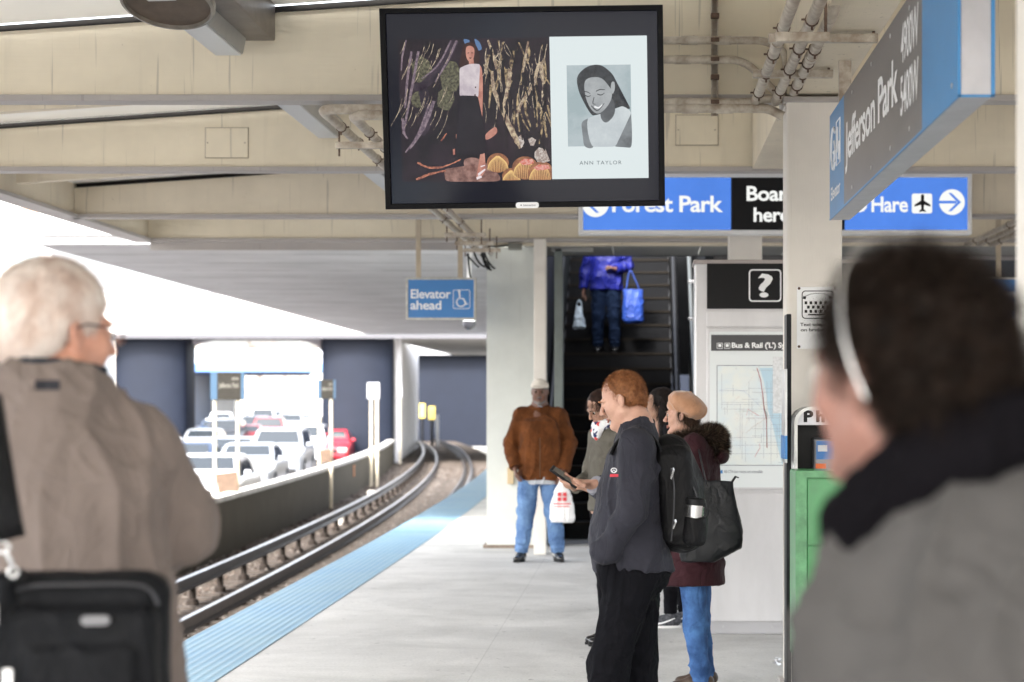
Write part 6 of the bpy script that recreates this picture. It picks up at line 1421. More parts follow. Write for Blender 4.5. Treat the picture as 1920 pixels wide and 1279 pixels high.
S_ = SDF(J['head']-.18, J['head']+.18, .004); S_.ell(f(0,.02,.03), np.array([.082,.094,.085])*k, .01, M=f.R); S_.ell(f(0,.055,-.03), np.array([.065,.05,.075])*k, .02, M=f.R); S_.box(f(0,-.115,-.06), (.12,.085,.12), .02, .02, 's', M=f.R)
fb = f; hairpiece(S_, 'hair', hb, bw_, 3500, .05, .0012, lambda P, n: (np.array([0,0,-1.])+n*.1), 4, lift=.1, jitter=.2)
beret_m = mat('beret_felt', (.50,.265,.155), .95, var=.2, vs=16, bump=.001, bs=300, sheen=.5)
S_ = SDF(J['head']+[-.2,-.16,-.08], J['head']+[.2,.2,.22], .005); Mb = f.R @ Euler((R(-30),0,0)).to_matrix()
S_.ell(f(0,.035,.066), np.array([.118,.120,.070])*k, .02, M=Mb); S_.ell(f(0,.078,.03), np.array([.098,.062,.062])*k, .03, M=Mb); S_.ell(f(0,.012,.055), np.array([.086,.100,.05])*k, .015, M=f.R)
be = cloth(S_, 'beret', beret_m, bw_, .005, 24, (1,1,1), 4); mb = MB(); a = f(0,.055,.125); mb.tube([a, a+np.array([0,.004,.016])], .004, 6); mb.build('beret_stem', beret_m, be)
coat = mat('coat_burgundy', (.040,.014,.018), .8, var=.3, vs=8, bump=.0006, bs=300, sheen=.15)
zt = J['neck'][2]
rows = [(H-(1095-748)/s,0,.0,.19,.175),(J['hip'][2],0,0,.19,.165),(J['waist'][2]+.05,0,.0,.175,.145),(J['chest'][2],0,.005,.175,.14),(J['shl'][2],0,.015,.15,.115),(zt,0,0,.075,.08)]
top(J, k, bw_, coat, rows, sleeves=(.082,.070,.058), hres=.007, name='coat', amp=.008, seed=21, sh=.07, cut=(.98,.98))
fur_m = hair_mat('fur_collar', (.035,.022,.016), (.010,.007,.006)); tip = mat('fur_tip', (.16,.11,.07), .7)
S_ = SDF(J['neck']+[-.22,-.18,-.16], J['neck']+[.22,.28,.12], .006)
for t in np.linspace(0, 2*math.pi, 18, endpoint=False): a = J['neck']+np.array([.10*math.cos(t), .025+.095*math.sin(t), -.005+.022*math.sin(t)]); S_.ell(a, (.042,.042,.038), .03)
S_.ell(lp(1338,822), (.10,.07,.055), .04); S_.ell(lp(1345,845), (.09,.05,.05), .04)
V, Fq = S_.geo(); Nn = vnormals(V, Fq); SV, SF = strands(V, Nn, 15000, .034, .0016, lambda P, n: n+np.array([0,.2,-.25]), 6, lift=.8, jitter=.35); SV2, SF2 = strands(V, Nn, 3500, .042, .0012, lambda P, n: n+np.array([0,.2,-.2]), 8, lift=.9, jitter=.3)
nn = len(V); mi = np.concatenate([np.zeros(len(Fq)+len(SF)), np.ones(len(SF2))]); np_mesh('fur_collar', np.concatenate([V, SV, SV2]), np.concatenate([Fq, SF+nn, SF2+nn+len(SV)]), [fur_m, tip], bw_, mi)
S_ = SDF(lp(1350,870,-.2)-.12, lp(1350,870,.2)+.12, .006); S_.ell(lp(1353,855), (.10,.045,.05), .02); cloth(S_, 'hood', coat, bw_, .006, 20)
trousers(J, k, bw_, denim_m, fit=.93, amp=.007, seed=31, cuff=-.055, pile=True, z_top=J['hip'][2]+.02, rx=.15, ry=.12)
shoes(J, k, bw_, mat('boot_brown', (.05,.03,.02), .5), sole_d)
tb = empty('tote_bag', tuple(bw_.location), R(-97), 'large soft black leather tote bag on the beret woman\'s shoulder', 'bag'); leather = mat('tote_leather', (.008,.009,.011), .42, var=.35, vs=6, bump=.0008, bs=160)
S_ = SDF(lp(1275,890,.18)-np.array([.02,.02,.55]), lp(1405,890,.36)+np.array([.03,.03,.05]), .005)
oy = lambda px: (px-cx)/s
S_.zloft([(H-(1046-748)/s,.26,oy(1318),.050,.095),(H-(1020-748)/s,.26,oy(1338),.055,.172),(H-(990-748)/s,.26,oy(1341),.055,.172),(H-(940-748)/s,.26,oy(1335),.042,.155),(H-(898-748)/s,.26,oy(1332),.016,.145)], .01, p=3.2)
cloth(S_, 'bag_body', leather, tb, .005, 14, (1,1,.6), 3)
mb = MB(); a = lp(1386,890,.26); b_ = lp(1376,905,.26); mb.tube([b_, a, lp(1392,892,.26)], [.008,.007,.004], 6); mb.build('corner_tab', leather, tb)
for px0, x in ((1342,.275),(1330,.235)):
    P = cr([lp(px0-2,930,x), lp(px0-12,890,x), lp(px0-22,850,x-.03), lp(1309,824,.15), lp(1300,838,.14), lp(1296,880,.22), lp(1300,925,x-.03)], 5, False); mb = MB(); mb.tube(P, .011, 8, flat=.4); mb.build('strap', leather, tb, smooth=True)
# ================================================================ dark haired woman behind the beret
Y = 14.0; s = F/Y; cx = 1258
def lp(px, py, x=0): return np.array([x, (px-cx)/s, H-(py-748)/s])
J = dict(head=lp(1236,757), neck=lp(1250,790), anl=(.09,.0,.08), anr=(-.09,.10,.08), knl=(.09,.0,.48), knr=(-.09,.04,.48))
J = {a: np.array(b) for a, b in J.items()}
dw, J, f, k = figure('dark haired woman in profile between the red haired man and the beret', (PX(cx,Y),Y,0), R(-92), 1.70, skin_mid, J, head=(0,-3,0), fem=True, hres=.006, heavy=.95)
dk = hair_mat('hair_black', (.018,.012,.010), (.007,.005,.005)); brows(f, dw, dk, k, .0026)
S_ = SDF(J['head']+[-.18,-.16,-.35], J['head']+[.18,.2,.18], .005); S_.ell(f(0,.022,.035), np.array([.084,.100,.088])*k, .01, M=f.R); S_.box(f(0,-.125,-.05), (.14,.075,.10), .02, .02, 's', M=f.R)
for sx in (-1,1): S_.chain([f(sx*.055,.03,.04), f(sx*.075,.045,-.08), f(sx*.075,.045,-.22)], [.03,.038,.028], .03)
S_.chain([f(0,.07,0), f(0,.085,-.1), f(0,.09,-.26)], [.07,.075,.05], .04); hairpiece(S_, 'hair', dk, dw, 7000, .07, .0016, lambda P, n: np.array([0,.1,-1.])+n*.15, 5, lift=.12, jitter=.22)
kk_ = k; z = lambda v: v*k
rows = [(z(.82),0,.01,z(.18),z(.13)),(z(1.08),0,.01,z(.155),z(.12)),(z(1.3),0,.02,z(.165),z(.12)),(z(1.43),0,.03,z(.14),z(.09)),(z(1.50),0,.03,z(.07),z(.07))]
top(J, k, dw, black_cloth, rows, seed=41, sh=.062, sleeves=(.068,.055,.045)); trousers(J, k, dw, black_cloth, fit=.8, pile=False, cuff=.02, rx=.15, ry=.11)
sneak = mat('sneaker_grey', (.10,.105,.12), .7, var=.6, vs=60, col2=(.02,.02,.025)); shoes(J, k, dw, sneak, sole_w, name='sneaker')
for i, sd__ in enumerate('lr'):
    a = J['an'+sd__]*np.array([1,1,0]); mb = MB(); x_ = a[0]+.047
    P = cr([np.array([x_,a[1]-.005,.058]), np.array([x_-.001,a[1]-.045,.038]), np.array([x_-.004,a[1]-.085,.045]), np.array([x_-.022,a[1]+.02-.14,.060])], 5, False) if False else cr([np.array([x_-.012,a[1]-.12,.040]), np.array([x_-.003,a[1]-.085,.033]), np.array([x_,a[1]-.03,.048]), np.array([x_-.001,a[1]+.03,.072])], 5, False)
    mb.tube(P, [.003+.006*math.sin(math.pi*i_/(len(P)-1))*(1-i_/(len(P)-1)*.6) for i_ in range(len(P))], 6); mb.build('sneaker_mark', sign_white, dw)
# ================================================================ woman looking down, behind the phone
Y = 13.0; s = F/Y; cx = 1141
ow, J, f, k = figure('young woman looking down, long dark ponytail, olive jacket and patterned scarf', (PX(cx,Y),Y,0), R(-58), 1.66, skin_mid, dict(anl=(.05,.0,.085), anr=(-.045,.03,.085), knl=(.055,-.01,.48), knr=(-.05,.0,.48), head=(-.012,-.055,1.545), neck=(0,.0,1.43), ell=(.20,-.02,1.08), wrl=(.10,-.2,1.02), elr=(-.21,-.02,1.08), wrr=(-.10,-.2,1.02)), head=(0,30,0), fem=True, hres=.006, heavy=.93, hands={'l':dict(d=(-.5,-.8,.1),n=(0,.2,.9)),'r':dict(d=(.5,-.8,.1),n=(0,.2,.9))})
brows(f, ow, dk, k, .0026)
S_ = SDF(J['head']+[-.2,-.18,-.42], J['head']+[.18,.22,.18], .005); S_.ell(f(0,.022,.035), np.array([.080,.098,.086])*k, .01, M=f.R); S_.box(f(0,-.125,-.045), (.14,.07,.10), .02, .02, 's', M=f.R); S_.box(f(0,-.03,-.13), (.14,.09,.09), .02, .02, 's', M=f.R)
for sx in (-1,1): S_.ell(f(sx*.085,.004,-.02), np.array([.02,.026,.04])*k, .01, 's', M=f.R)
a = f(0,.10,.03); S_.chain([f(-.0,.09,.02), J['neck']+np.array([-.06,.09,-.02]), J['neck']+np.array([-.13,.04,-.14]), J['neck']+np.array([-.13,.0,-.26])], [.04,.05,.045,.02], .03)
chest_h = hair_mat('hair_chestnut', (.035,.016,.011), (.012,.007,.006)); hairpiece(S_, 'hair', chest_h, ow, 7000, .07, .0015, lambda P, n: np.array([0,.05,-1.])+n*.1, 6, lift=.1, jitter=.22)
olive = mat('jacket_olive', (.13,.12,.10), .8, var=.25, vs=8, bump=.0006, bs=300)
rows = [(.87,0,.01,.165,.125),(1.02,0,.01,.155,.12),(1.22,0,.015,.165,.125),(1.35,0,.01,.14,.09),(1.43,0,.0,.07,.07)]
top(J, k, ow, olive, rows, seed=51, sh=.062, sleeves=(.068,.058,.048), amp=.006); trousers(J, k, ow, black_cloth, fit=.85, pile=False, rx=.15, ry=.11); shoes(J, k, ow, shoe_blk, sole_d)
S_ = SDF(J['neck']-.2, J['neck']+.2, .005)
for t in np.linspace(0, 2*math.pi, 14, endpoint=False): S_.ell(J['neck']+np.array([.068*math.cos(t), .072*math.sin(t)-.01, .015*math.cos(t*2)]), .032, .02)
S_.ell(J['neck']+np.array([.0,-.09,-.04]), (.05,.03,.06), .02)
scarf = mat('scarf_pattern', (.75,.74,.74), .9); nt = scarf.node_tree; vo = N(nt,'ShaderNodeTexVoronoi', Scale=42); tc = N(nt,'ShaderNodeTexCoord'); nt.links.new(tc.outputs['Object'], vo.inputs['Vector']); sp_ = N(nt,'ShaderNodeSeparateColor'); nt.links.new(vo.outputs['Color'], sp_.inputs[0]); rp = N(nt,'ShaderNodeValToRGB'); rp.color_ramp.interpolation = 'CONSTANT'
rp.color_ramp.elements[0].color = (.7,.7,.72,1); rp.color_ramp.elements[1].position = .45; rp.color_ramp.elements[1].color = (.02,.03,.10,1)
e_ = rp.color_ramp.elements.new(.7); e_.color = (.6,.05,.04,1); e_ = rp.color_ramp.elements.new(.85); e_.color = (.75,.75,.75,1); nt.links.new(sp_.outputs[0], rp.inputs[0]); nt.links.new(rp.outputs[0], nt.nodes['Principled BSDF'].inputs['Base Color'])
cloth(S_, 'scarf', scarf, ow, .004, 40, (1,1,1), 3)
# ================================================================ man in brown jacket
Y = 19.6; s = F/Y; cx = 1012
bj = dict(shl=(.18,.03,1.43), shr=(-.18,.03,1.43), ell=(.285,.05,1.165), wrl=(.225,-.09,.90), elr=(-.285,.05,1.165), wrr=(-.245,-.09,.93), anl=(.175,.03,.09), anr=(-.18,.03,.09), knl=(.13,-.02,.5), knr=(-.135,-.02,.5))
bm_, J, f, k = figure('man in brown suede jacket, light cap and jeans standing by the pale wall', (PX(cx,Y),Y,0), R(4), 1.79, skin_dark, bj, head=(-6,2,0), hres=.006, heavy=1.08, lipm=lip_d, girth=1.1, feet=(12,-18))
grey_b = mat('beard_grey', (.22,.20,.19), .8, var=.5, vs=60)
S_ = SDF(J['head']-.16, J['head']+.16, .004)
S_.cap(f(-.04,-.03,-.088), f(0,-.076,-.108), .021*k, .019*k, .02); S_.cap(f(.04,-.03,-.088), f(0,-.076,-.108), .021*k, .019*k, .02); S_.cap(f(-.02,-.089,-.052), f(.02,-.089,-.052), .006*k, .006*k, .006); S_.ell(f(0,-.092,-.0665), np.array([.02,.014,.010])*k, .006, 's', M=f.R)
cloth(S_, 'beard', grey_b, bm_, .002, 60); brows(f, bm_, grey_b, k)
S_ = SDF(J['head']-.17, J['head']+.17, .004); S_.ell(f(0,.018,.030), np.array([.080,.099,.078])*k, .01, M=f.R); S_.box(f(0,0,-.06), (.12,.14,.085), .01, .006, 's', M=f.R); cloth(S_, 'hair', grey_b, bm_, .001, 60)
cap_m = mat('cap_cream', (.74,.68,.60), .85, var=.15, vs=20); S_ = SDF(J['head']+[-.16,-.24,-.05], J['head']+[.16,.16,.18], .004)
S_.ell(f(0,.014,.046), np.array([.086,.104,.082])*k, .01, M=f.R); S_.box(f(0,.0,-.045), (.14,.16,.085), .01, .006, 's', M=f.R); S_.ell(f(0,-.105,.052), np.array([.068,.062,.008])*k, .008, M=f.R @ Euler((R(12),0,0)).to_matrix()); cloth(S_, 'cap', cap_m, bm_, 0)
suede = mat('suede_brown', (.150,.052,.017), .9, var=.35, vs=9, bump=.001, bs=200, sheen=.25, col2=(.075,.026,.009))
rows = [(.80,0,0,.200,.145),(.86,0,0,.208,.155),(1.05,0,-.015,.20,.165),(1.25,0,.0,.20,.16),(1.38,0,.0,.18,.145),(1.46,0,.035,.12,.085),(1.50,0,.035,.08,.07)]
def bcol(S2): S2.cap(J['neck']+np.array([0,0,-.05]), J['neck']+np.array([0,-.012,.005]), .084, .088, .02, cut=(None,1)); S2.cap(J['neck']+np.array([0,-.035,.0]), J['neck']+np.array([0,-.045,.09]), .058, .075, .01, 's')
jk = top(J, k, bm_, suede, rows, sleeves=(.084,.074,.060), seed=61, sh=.072, amp=.010, cut=(1.02,1.02), collar=bcol)
mb = MB(); mb.tube([(0,-.150,.83),(0,-.172,.95),(0,-.181,1.05),(0,-.160,1.25),(0,-.125,1.38)], .004, 6); mb.build('zip', mat('zip_brown', (.10,.05,.02), .5), jk)
S_ = SDF(J['neck']-.17, J['neck']+.17, .005); S_.cap(J['neck']+np.array([0,-.03,-.10]), J['neck']+np.array([0,-.018,.02]), .07, .066, .01, cut=(None,1)); cloth(S_, 'shirt', mat('shirt_pale', (.42,.47,.55), .8), bm_, .002, 40)
S_ = SDF((-.25,-.2,.7), (.25,.2,.9), .006); S_.zloft([(.765,.01,0,.185,.128),(.84,0,0,.20,.14)], .01); cloth(S_, 'shirt_tail', mat('shirt_tail', (.45,.47,.50), .8), bm_, .006, 30)
trousers(J, k, bm_, denim_l, fit=1.08, amp=.010, seed=71, rx=.175, ry=.13, pile=True); shoes(J, k, bm_, shoe_blk, sole_d, feet=(12,-18))
pb = empty('carrier_bag', (PX(1054,19.3),19.3,0), 0, 'white plastic carrier bag with red print hanging from the brown jacket sleeve', 'bag'); thin = mat('bag_plastic', (.80,.79,.79), .35, trans=.0, bump=.004, bs=30)
s3 = F/19.3; zb = lambda py: H-(py-748)/s3
S_ = SDF((-.17,-.1,zb(985)), (.17,.1,zb(890)), .005); S_.zloft([(zb(979),0,0,.105,.05),(zb(972),0,0,.125,.06),(zb(950),0,0,.12,.06),(zb(920),0,0,.07,.04),(zb(898),0,0,.022,.02)], .01, p=2.2); cloth(S_, 'bag_body', thin, pb, .006, 34, (1,1,.4), 4)
mb = MB()
for a, b_ in ((-8,-2),(2,-2),(-8,7),(2,7)): mb.rbox(a/s3,(a+7)/s3,-.072,-.064,zb(925+b_+7),zb(925+b_),.002)
mb.box(-.085,.085,-.0695,-.066,zb(945),zb(943)); mb.box(-.075,.075,-.0695,-.066,zb(950),zb(948.5)); mb.build('red_print', mat('bag_red', (.60,.04,.05), .5), pb)
tp_ = tag(MB().rbox(PX(951,21.3), PX(963,21.3), 21.30, 21.345, PZ(908,21.3), PZ(877,21.3), .004).build('wall_plate', mat('tan_plate', (.55,.42,.25), .6)), 'small tan plate on the pale wall beside the brown jacket', 'plate')
# ================================================================ escalator rider in blue
Y = 26.3; s = F/Y; cx = 1137
er, J, f, k = figure('person in bright blue hooded jacket riding down the dark escalator', (PX(cx,Y),Y,2.204), 0, 1.74, skin_dark, dict(ell=(.29,.03,1.15), wrl=(.11,-.17,1.10), elr=(-.27,.06,1.13), wrr=(-.30,0,.84), knl=(.10,-.02,.5), knr=(-.11,-.02,.5)), hres=.007, hands={'l':dict(d=(-.9,-.2,.35),n=(-.2,-.1,-.9),curl=.9)}, lipm=lip_d)
blue_j = mat('jacket_blue', (.009,.014,.20), .5, var=.4, vs=6, bump=.0008, bs=90, col2=(.004,.007,.10))
rows = [(.83,0,0,.225,.14),(.95,0,0,.215,.145),(1.10,0,0,.20,.145),(1.3,0,.01,.20,.135),(1.42,0,.02,.17,.11),(1.5,0,.035,.1,.085)]
jk = top(J, k, er, blue_j, rows, sleeves=(.085,.072,.058), seed=81, sh=.078, amp=.012, cut=(.95,.97), extra=lambda S2: S2.cap((0,-.19,.78),(0,-.19,1.12),.085,.012,.02,'s'))
mb = MB(); mb.tube([(.105,-.128,1.395),(.15,-.118,1.395)], .008, 6); mb.build('chest_mark', sign_white, jk)
S_ = SDF((-.2,-.2,1.38), (.2,.25,1.62), .006); S_.cap((0,-.05,1.40),(0,-.03,1.50),.055,.06,.01,cut=(None,1)); cloth(S_, 'red_shirt', mat('shirt_red', (.5,.05,.03), .8), er, .001, 30)
S_ = SDF((-.2,-.2,.85), (.2,.2,1.2), .007); S_.zloft([(.86,0,-.005,.17,.12),(1.12,0,0,.16,.12)], .01); cloth(S_, 'dark_shirt', black_cloth, er, .003, 30)
S_ = SDF(J['head']-.16, J['head']+.17, .006); S_.ell(f(0,.018,.034), np.array([.082,.100,.086])*k, .01, M=f.R); S_.box(f(0,-.1,-.06), (.12,.08,.11), .02, .02, 's', M=f.R); cloth(S_, 'hair', dk, er, .002, 60); brows(f, er, dk, k)
trousers(J, k, er, denim_d, fit=1.12, amp=.010, seed=91); shoes(J, k, er, shoe_blk, sole_d)
def ebag(name, px, py0, py1, wt, wb, m, label, cat, Yb_, hand, hw_=.04):
    s4 = F/Yb_; o = empty(name, (PX(px,Yb_),Yb_,0), 0, label, cat); z_ = lambda py: H-(py-748)/s4
    S2 = SDF((-.25,-.15,z_(py1)-.03), (.25,.15,z_(py0)+.03), .006); zz = [z_(py1), z_(py1)+.03, (z_(py1)+z_(py0))/2, z_(py0)]; S2.zloft([(zz[0],0,0,wb*.75,.05),(zz[1],0,0,wb,.075),(zz[2],0,0,(wt+wb)/2,.07),(zz[3],0,0,wt,.03)], .01, p=2.6)
    cloth(S2, 'bag_body', m, o, .007, 26, (1,1,.5), 5)
    for yy2 in (-.02,.02):
        mb = MB(); P = cr([(-wt*.7,yy2,z_(py0)-.02),(hand[0]-.03,0,hand[1]-.05),(hand[0],0,hand[1]),(hand[0]+.03,0,hand[1]-.05),(wt*.7,yy2,z_(py0)-.02)], 5, False); mb.tube(P, .008, 6); mb.build('handle', m, o, smooth=True)
    return o
ebag('carrier_bag', 1086, 575, 617, .035, .085, mat('bag_clear', (.50,.60,.68), .3, var=.4, vs=20), 'pale translucent plastic carrier bag in the escalator rider\'s right hand', 'bag', 26.2, (0,PZ(563,26.2)))
o = ebag('tote_bag', 1187, 543, 606, .13, .135, mat('tote_blue', (.010,.05,.30), .6, var=.25, vs=9), 'bright blue cloth tote bag hanging from the escalator rider\'s arm', 'bag', 26.1, (-.03,PZ(508,26.1)))
o.rotation_euler = (0, R(0), 0)
# ================================================================ white haired man in taupe coat
Y = 3.8; s = F/Y
wy = R(151); # body faces away and to the right
cxp = 128
def W2L(px, py, dy, yaw, c): # world pixel at depth Y+dy -> local coords
    Yw = Y+dy; X = PX(px,Yw)-c[0]; v = Vector((X, Yw-c[1], PZ(py,Yw))); return np.array(Matrix.Rotation(-yaw, 3, 'Z') @ v)
c0 = (PX(cxp,Y), Y)
L_ = lambda px, py, dy: W2L(px, py, dy, wy, c0)
J = dict(head=L_(110,622,.02), neck=L_(100,742,-.02), chest=L_(112,940,0), waist=L_(120,1130,0), hip=L_(125,1260,0), shl=L_(-62,830,.0), shr=L_(238,842,.05), ell=L_(-150,1080,.06), wrl=L_(-40,1190,.22), elr=L_(316,985,.13), wrr=L_(228,1085,.34),
   hpl=np.array([.1,.0,1.0]), hpr=np.array([-.1,.0,1.0]), knl=np.array([.11,-.01,.54]), knr=np.array([-.11,-.01,.54]))
wm, J, f, k = figure('white haired man in taupe coat and glasses standing with his back to the camera', (*c0,0), wy, 1.86, skin_ruddy, J, head=(-16,4,0), hres=.0055, heavy=1.10, girth=1.15)
wh = mat('hair_white', (.86,.81,.76), .6, var=.3, vs=15, col2=(.60,.47,.40), spec=.3, detail=8)
S_ = SDF(J['head']-.19, J['head']+.2, .0045)
S_.ell(f(0,.022,.042), np.array([.089,.101,.090])*k, .01, M=f.R); S_.ell(f(0,.060,-.015), np.array([.076,.058,.068])*k, .03, M=f.R); S_.box(f(0,-.125,-.06), (.14,.085,.115), .03, .02, 's', M=f.R); S_.box(f(0,-.03,-.14), (.14,.085,.085), .02, .02, 's', M=f.R)
for sx in (-1,1): S_.ell(f(sx*.095,.006,-.022), np.array([.032,.030,.050])*k, .010, 's', M=f.R)
RR = np.array(f.R)
def fl(P, n):
    q = f.inv(P)/1.; sw = np.stack([q[:,0]*.9+.25*np.sin(q[:,2]*40)*.3, (q[:,1]+.06)*1.1, -np.clip(.10-q[:,2],.0,1)*9-.15+0*q[:,0]], 1); sw = sw@RR.T; sw = sw-n*(sw*n).sum(1)[:,None]; return sw
hairpiece(S_, 'hair', wh, wm, 44000, .028, .0010, fl, 7, lift=.16, jitter=.18, amp=.0022, seg=4)
brows(f, wm, wh, k)
gl = mat('glasses_wire', (.06,.055,.07), .2, .8); g = empty('eyeglasses', tuple(wm.location), wy, 'thin dark rimmed glasses worn by the white haired man', 'glasses')
fp = lambda *p: f(*p)
for sx in (-1,1):
    mb = MB(); mb.tube([fp(sx*(.036+.024*math.cos(t)), -.105+.01*abs(math.cos(t))*(1 if math.cos(t)*1 > 0 else 0), .0+.018*math.sin(t)) for t in np.linspace(0,2*math.pi,26)], .0017, 6); mb.build('rim', gl, g, smooth=True)
    mb = MB(); mb.tube([fp(sx*.061,-.100,.008), fp(sx*.078,-.085,.010), fp(sx*.084,-.01,.012), fp(sx*.083,.02,.0)], .0019, 6); mb.build('temple', gl, g, smooth=True)
    mb = MB(); mb.poly([fp(sx*(.036+.023*math.cos(t)), -.104, .017*math.sin(t)) for t in np.linspace(0,2*math.pi,20,endpoint=False)]); mb.build('lens', mat('lens_glass', (.9,.9,.95), .02, trans=1, alpha=.35), g)
mb = MB(); mb.tube([fp(-.012,-.106,.002), fp(0,-.110,.006), fp(.012,-.106,.002)], .0015, 6); mb.build('bridge', gl, g)
taupe = mat('coat_taupe', (.165,.133,.118), .82, var=.16, vs=5, bump=.0005, bs=260, sheen=.2)
cz = lambda py: PZ(py, Y)
ctr = lambda px, py, dy=0: L_(px, py, dy)
rw = []
for py, px, a, b in ((1500,128,.235,.185),(1290,128,.235,.185),(1150,122,.225,.175),(1050,116,.215,.168),(950,110,.215,.165),(880,106,.205,.155),(810,102,.165,.13),(765,100,.115,.105),(735,100,.095,.095)):
    q = ctr(px, py, .0); rw.append((q[2], q[0], q[1], a, b))
def wcol(S2):
    n_ = J['neck']; S2.cap(n_+np.array([0,0,-.03]), n_+np.array([0,-.012,.050]), .105, .104, .03, cut=(None,1)); S2.cap(n_+np.array([0,-.01,-.0]), n_+np.array([0,-.025,.14]), .086, .093, .008, 's')
    # turned-down collar leaf
    S2.cap(n_+np.array([0,0,-.012]), n_+np.array([0,-.01,.022]), .118, .108, .012, cut=(0,1)); S2.cap(n_+np.array([0,-.012,.01]), n_+np.array([0,-.025,.14]), .086, .093, .008, 's')
jk = top(J, k, wm, taupe, rw, sleeves=(.090,.084,.066), sh=.092, seed=103, amp=.011, hres=.0065, collar=wcol, freq=15, stretch=(1,1,.35), name='coat', kk=.028, cut=(1.02,1.02))
S_ = SDF(J['neck']-.2, J['neck']+.2, .005); n_ = J['neck']; S_.cap(n_+np.array([0,-.002,-.01]), n_+np.array([0,-.012,.062]), .092, .094, .01, cut=(None,1)); S_.cap(n_, n_+np.array([0,-.022,.14]), .080, .088, .006, 's'); cloth(S_, 'inner_collar', mat('collar_navy', (.020,.024,.032), .8), wm, .001, 30)
# loop label on the back, below the collar
bk = L_(88, 722, 0)
def back_patch(name, m, px0, px1, py0, py1, parent, off=.004, root=wm, yaw=None, obj=jk):
    # a small sewn patch laid on the garment: cast from the camera side
    vs = [v.co for v in obj.data.vertices]; arr = np.empty(len(vs)*3, np.float32); obj.data.vertices.foreach_get('co', arr); arr = arr.reshape(-1,3)
    Rz = np.array(Matrix.Rotation(root.rotation_euler.z, 3, 'Z')); Wv = arr@Rz.T+np.array(root.location); px = VX+Wv[:,0]*F/Wv[:,1]; py = VY-(Wv[:,2]-H)*F/Wv[:,1]
    nx, ny = 6, 3; grid = []
    for j in range(ny):
        for i in range(nx):
            x, y = px0+(px1-px0)*i/(nx-1), py0+(py1-py0)*j/(ny-1); m_ = (np.abs(px-x) < 9) & (np.abs(py-y) < 9); d = Wv[m_,1].min() if m_.any() else Y; d2 = d-off; grid.append(((PX(x,d2)), d2, PZ(y,d2)))
    G = (np.array(grid)-np.array(root.location))@Rz; mb = MB(); mb.v = [tuple(p) for p in G]; mb.f = [(j*nx+i, j*nx+i+1, (j+1)*nx+i+1, (j+1)*nx+i) for j in range(ny-1) for i in range(nx-1)]; mb.m = [0]*len(mb.f)
    o = mb.build(name, m, parent); md = o.modifiers.new('s','SOLIDIFY'); md.thickness = .003; return o
back_patch('back_label', mat('label_black', (.02,.02,.025), .6), 66, 112, 713, 731, wm)
trousers(J, k, wm, mat('trouser_navy', (.02,.025,.04), .8), fit=1.15, rx=.19, ry=.15); shoes(J, k, wm, shoe_blk, sole_d)
# seams of the sleeve and back
# laptop bag slung at his back
lb = empty('laptop_bag', (PX(160,3.42), 3.42, 0), R(8), 'black padded laptop bag with silver badge on a wide shoulder strap', 'bag'); bagm = mat('bag_nylon', (.005,.0055,.007), .6, var=.4, vs=9, bump=.0012, bs=420)
Yb2 = 3.42; s5 = F/Yb2; zz = lambda py: H-(py-748)/s5; xx = lambda px: (px-160)/s5
S_ = SDF((xx(-20),-.12,zz(1510)), (xx(345),.13,zz(1040)), .006); cxb, hwb = (xx(2)+xx(318))/2, (xx(318)-xx(2))/2
S_.box((cxb,0,(zz(1072)+zz(1480))/2), (hwb,.055,(zz(1072)-zz(1480))/2), .045, .01); S_.box((cxb+.005,-.045,(zz(1130)+zz(1480))/2), (hwb-.02,.035,(zz(1125)-zz(1480))/2), .03, .006)
S_.box((cxb+.005,-.075,(zz(1200)+zz(1480))/2), (hwb-.05,.02,(zz(1195)-zz(1480))/2), .02, .006); S_.cap((xx(20),-.06,zz(1085)),(xx(20),-.02,zz(1480)),.02,.02,.01)
cloth(S_, 'bag_body', bagm, lb, .003, 22, seed=5)
mb = MB(); pr = rrect(xx(165),xx(217),zz(1162),zz(1144),.008); mb.poly([(x,-.084,z_) for x,z_ in pr], (0,-.008,0)); mb.build('badge', mat('badge_silver', (.10,.10,.105), .3, .8), lb)
mb = MB(); P = [(xx(25),-.05,zz(1120)),(xx(60),-.055,zz(1094)),(xx(160),-.058,zz(1090)),(xx(270),-.055,zz(1094)),(xx(300),-.05,zz(1130))]; mb.tube(cr(P,5,False), .0035, 6); mb.build('zip_line', mat('zip_dark', (.05,.05,.055), .35, .5), lb)
for px, py0, py1 in ((12,1118,1160),(38,1236,1279)):
    mb = MB(); mb.rbox(xx(px)-.009,xx(px)+.009,-.102,-.094,zz(py1),zz(py0),.003); mb.build('zip_pull', zip_m, lb)
mb = MB(); mb.tube([(xx(-30),.03,zz(740)),(xx(4),-.055,zz(860)),(xx(26),-.085,zz(960)),(xx(34),-.08,zz(1005))], [.031]*4, 10, flat=.16); mb.build('shoulder_strap', nylon, lb, smooth=True)
mb = MB(); P = [(xx(22)+.016*math.cos(t),-.085,zz(1018)+.009*math.sin(t)) for t in np.linspace(0,2*math.pi,18)]; mb.tube(P, .0032, 6); mb.tube(cr([(xx(28),-.085,zz(1022)),(xx(38),-.085,zz(1038)),(xx(44),-.08,zz(1058))],4,False), .0042, 8); mb.tube([(xx(44)+.008*math.cos(t),-.08,zz(1064)+.008*math.sin(t)) for t in np.linspace(0,2*math.pi,14)], .003, 6); mb.build('clasp', zip_m, lb, smooth=True)
mb = MB(); mb.rbox(xx(30),xx(62),-.075,-.045,zz(1086),zz(1060),.006); mb.build('strap_tab', nylon, lb)
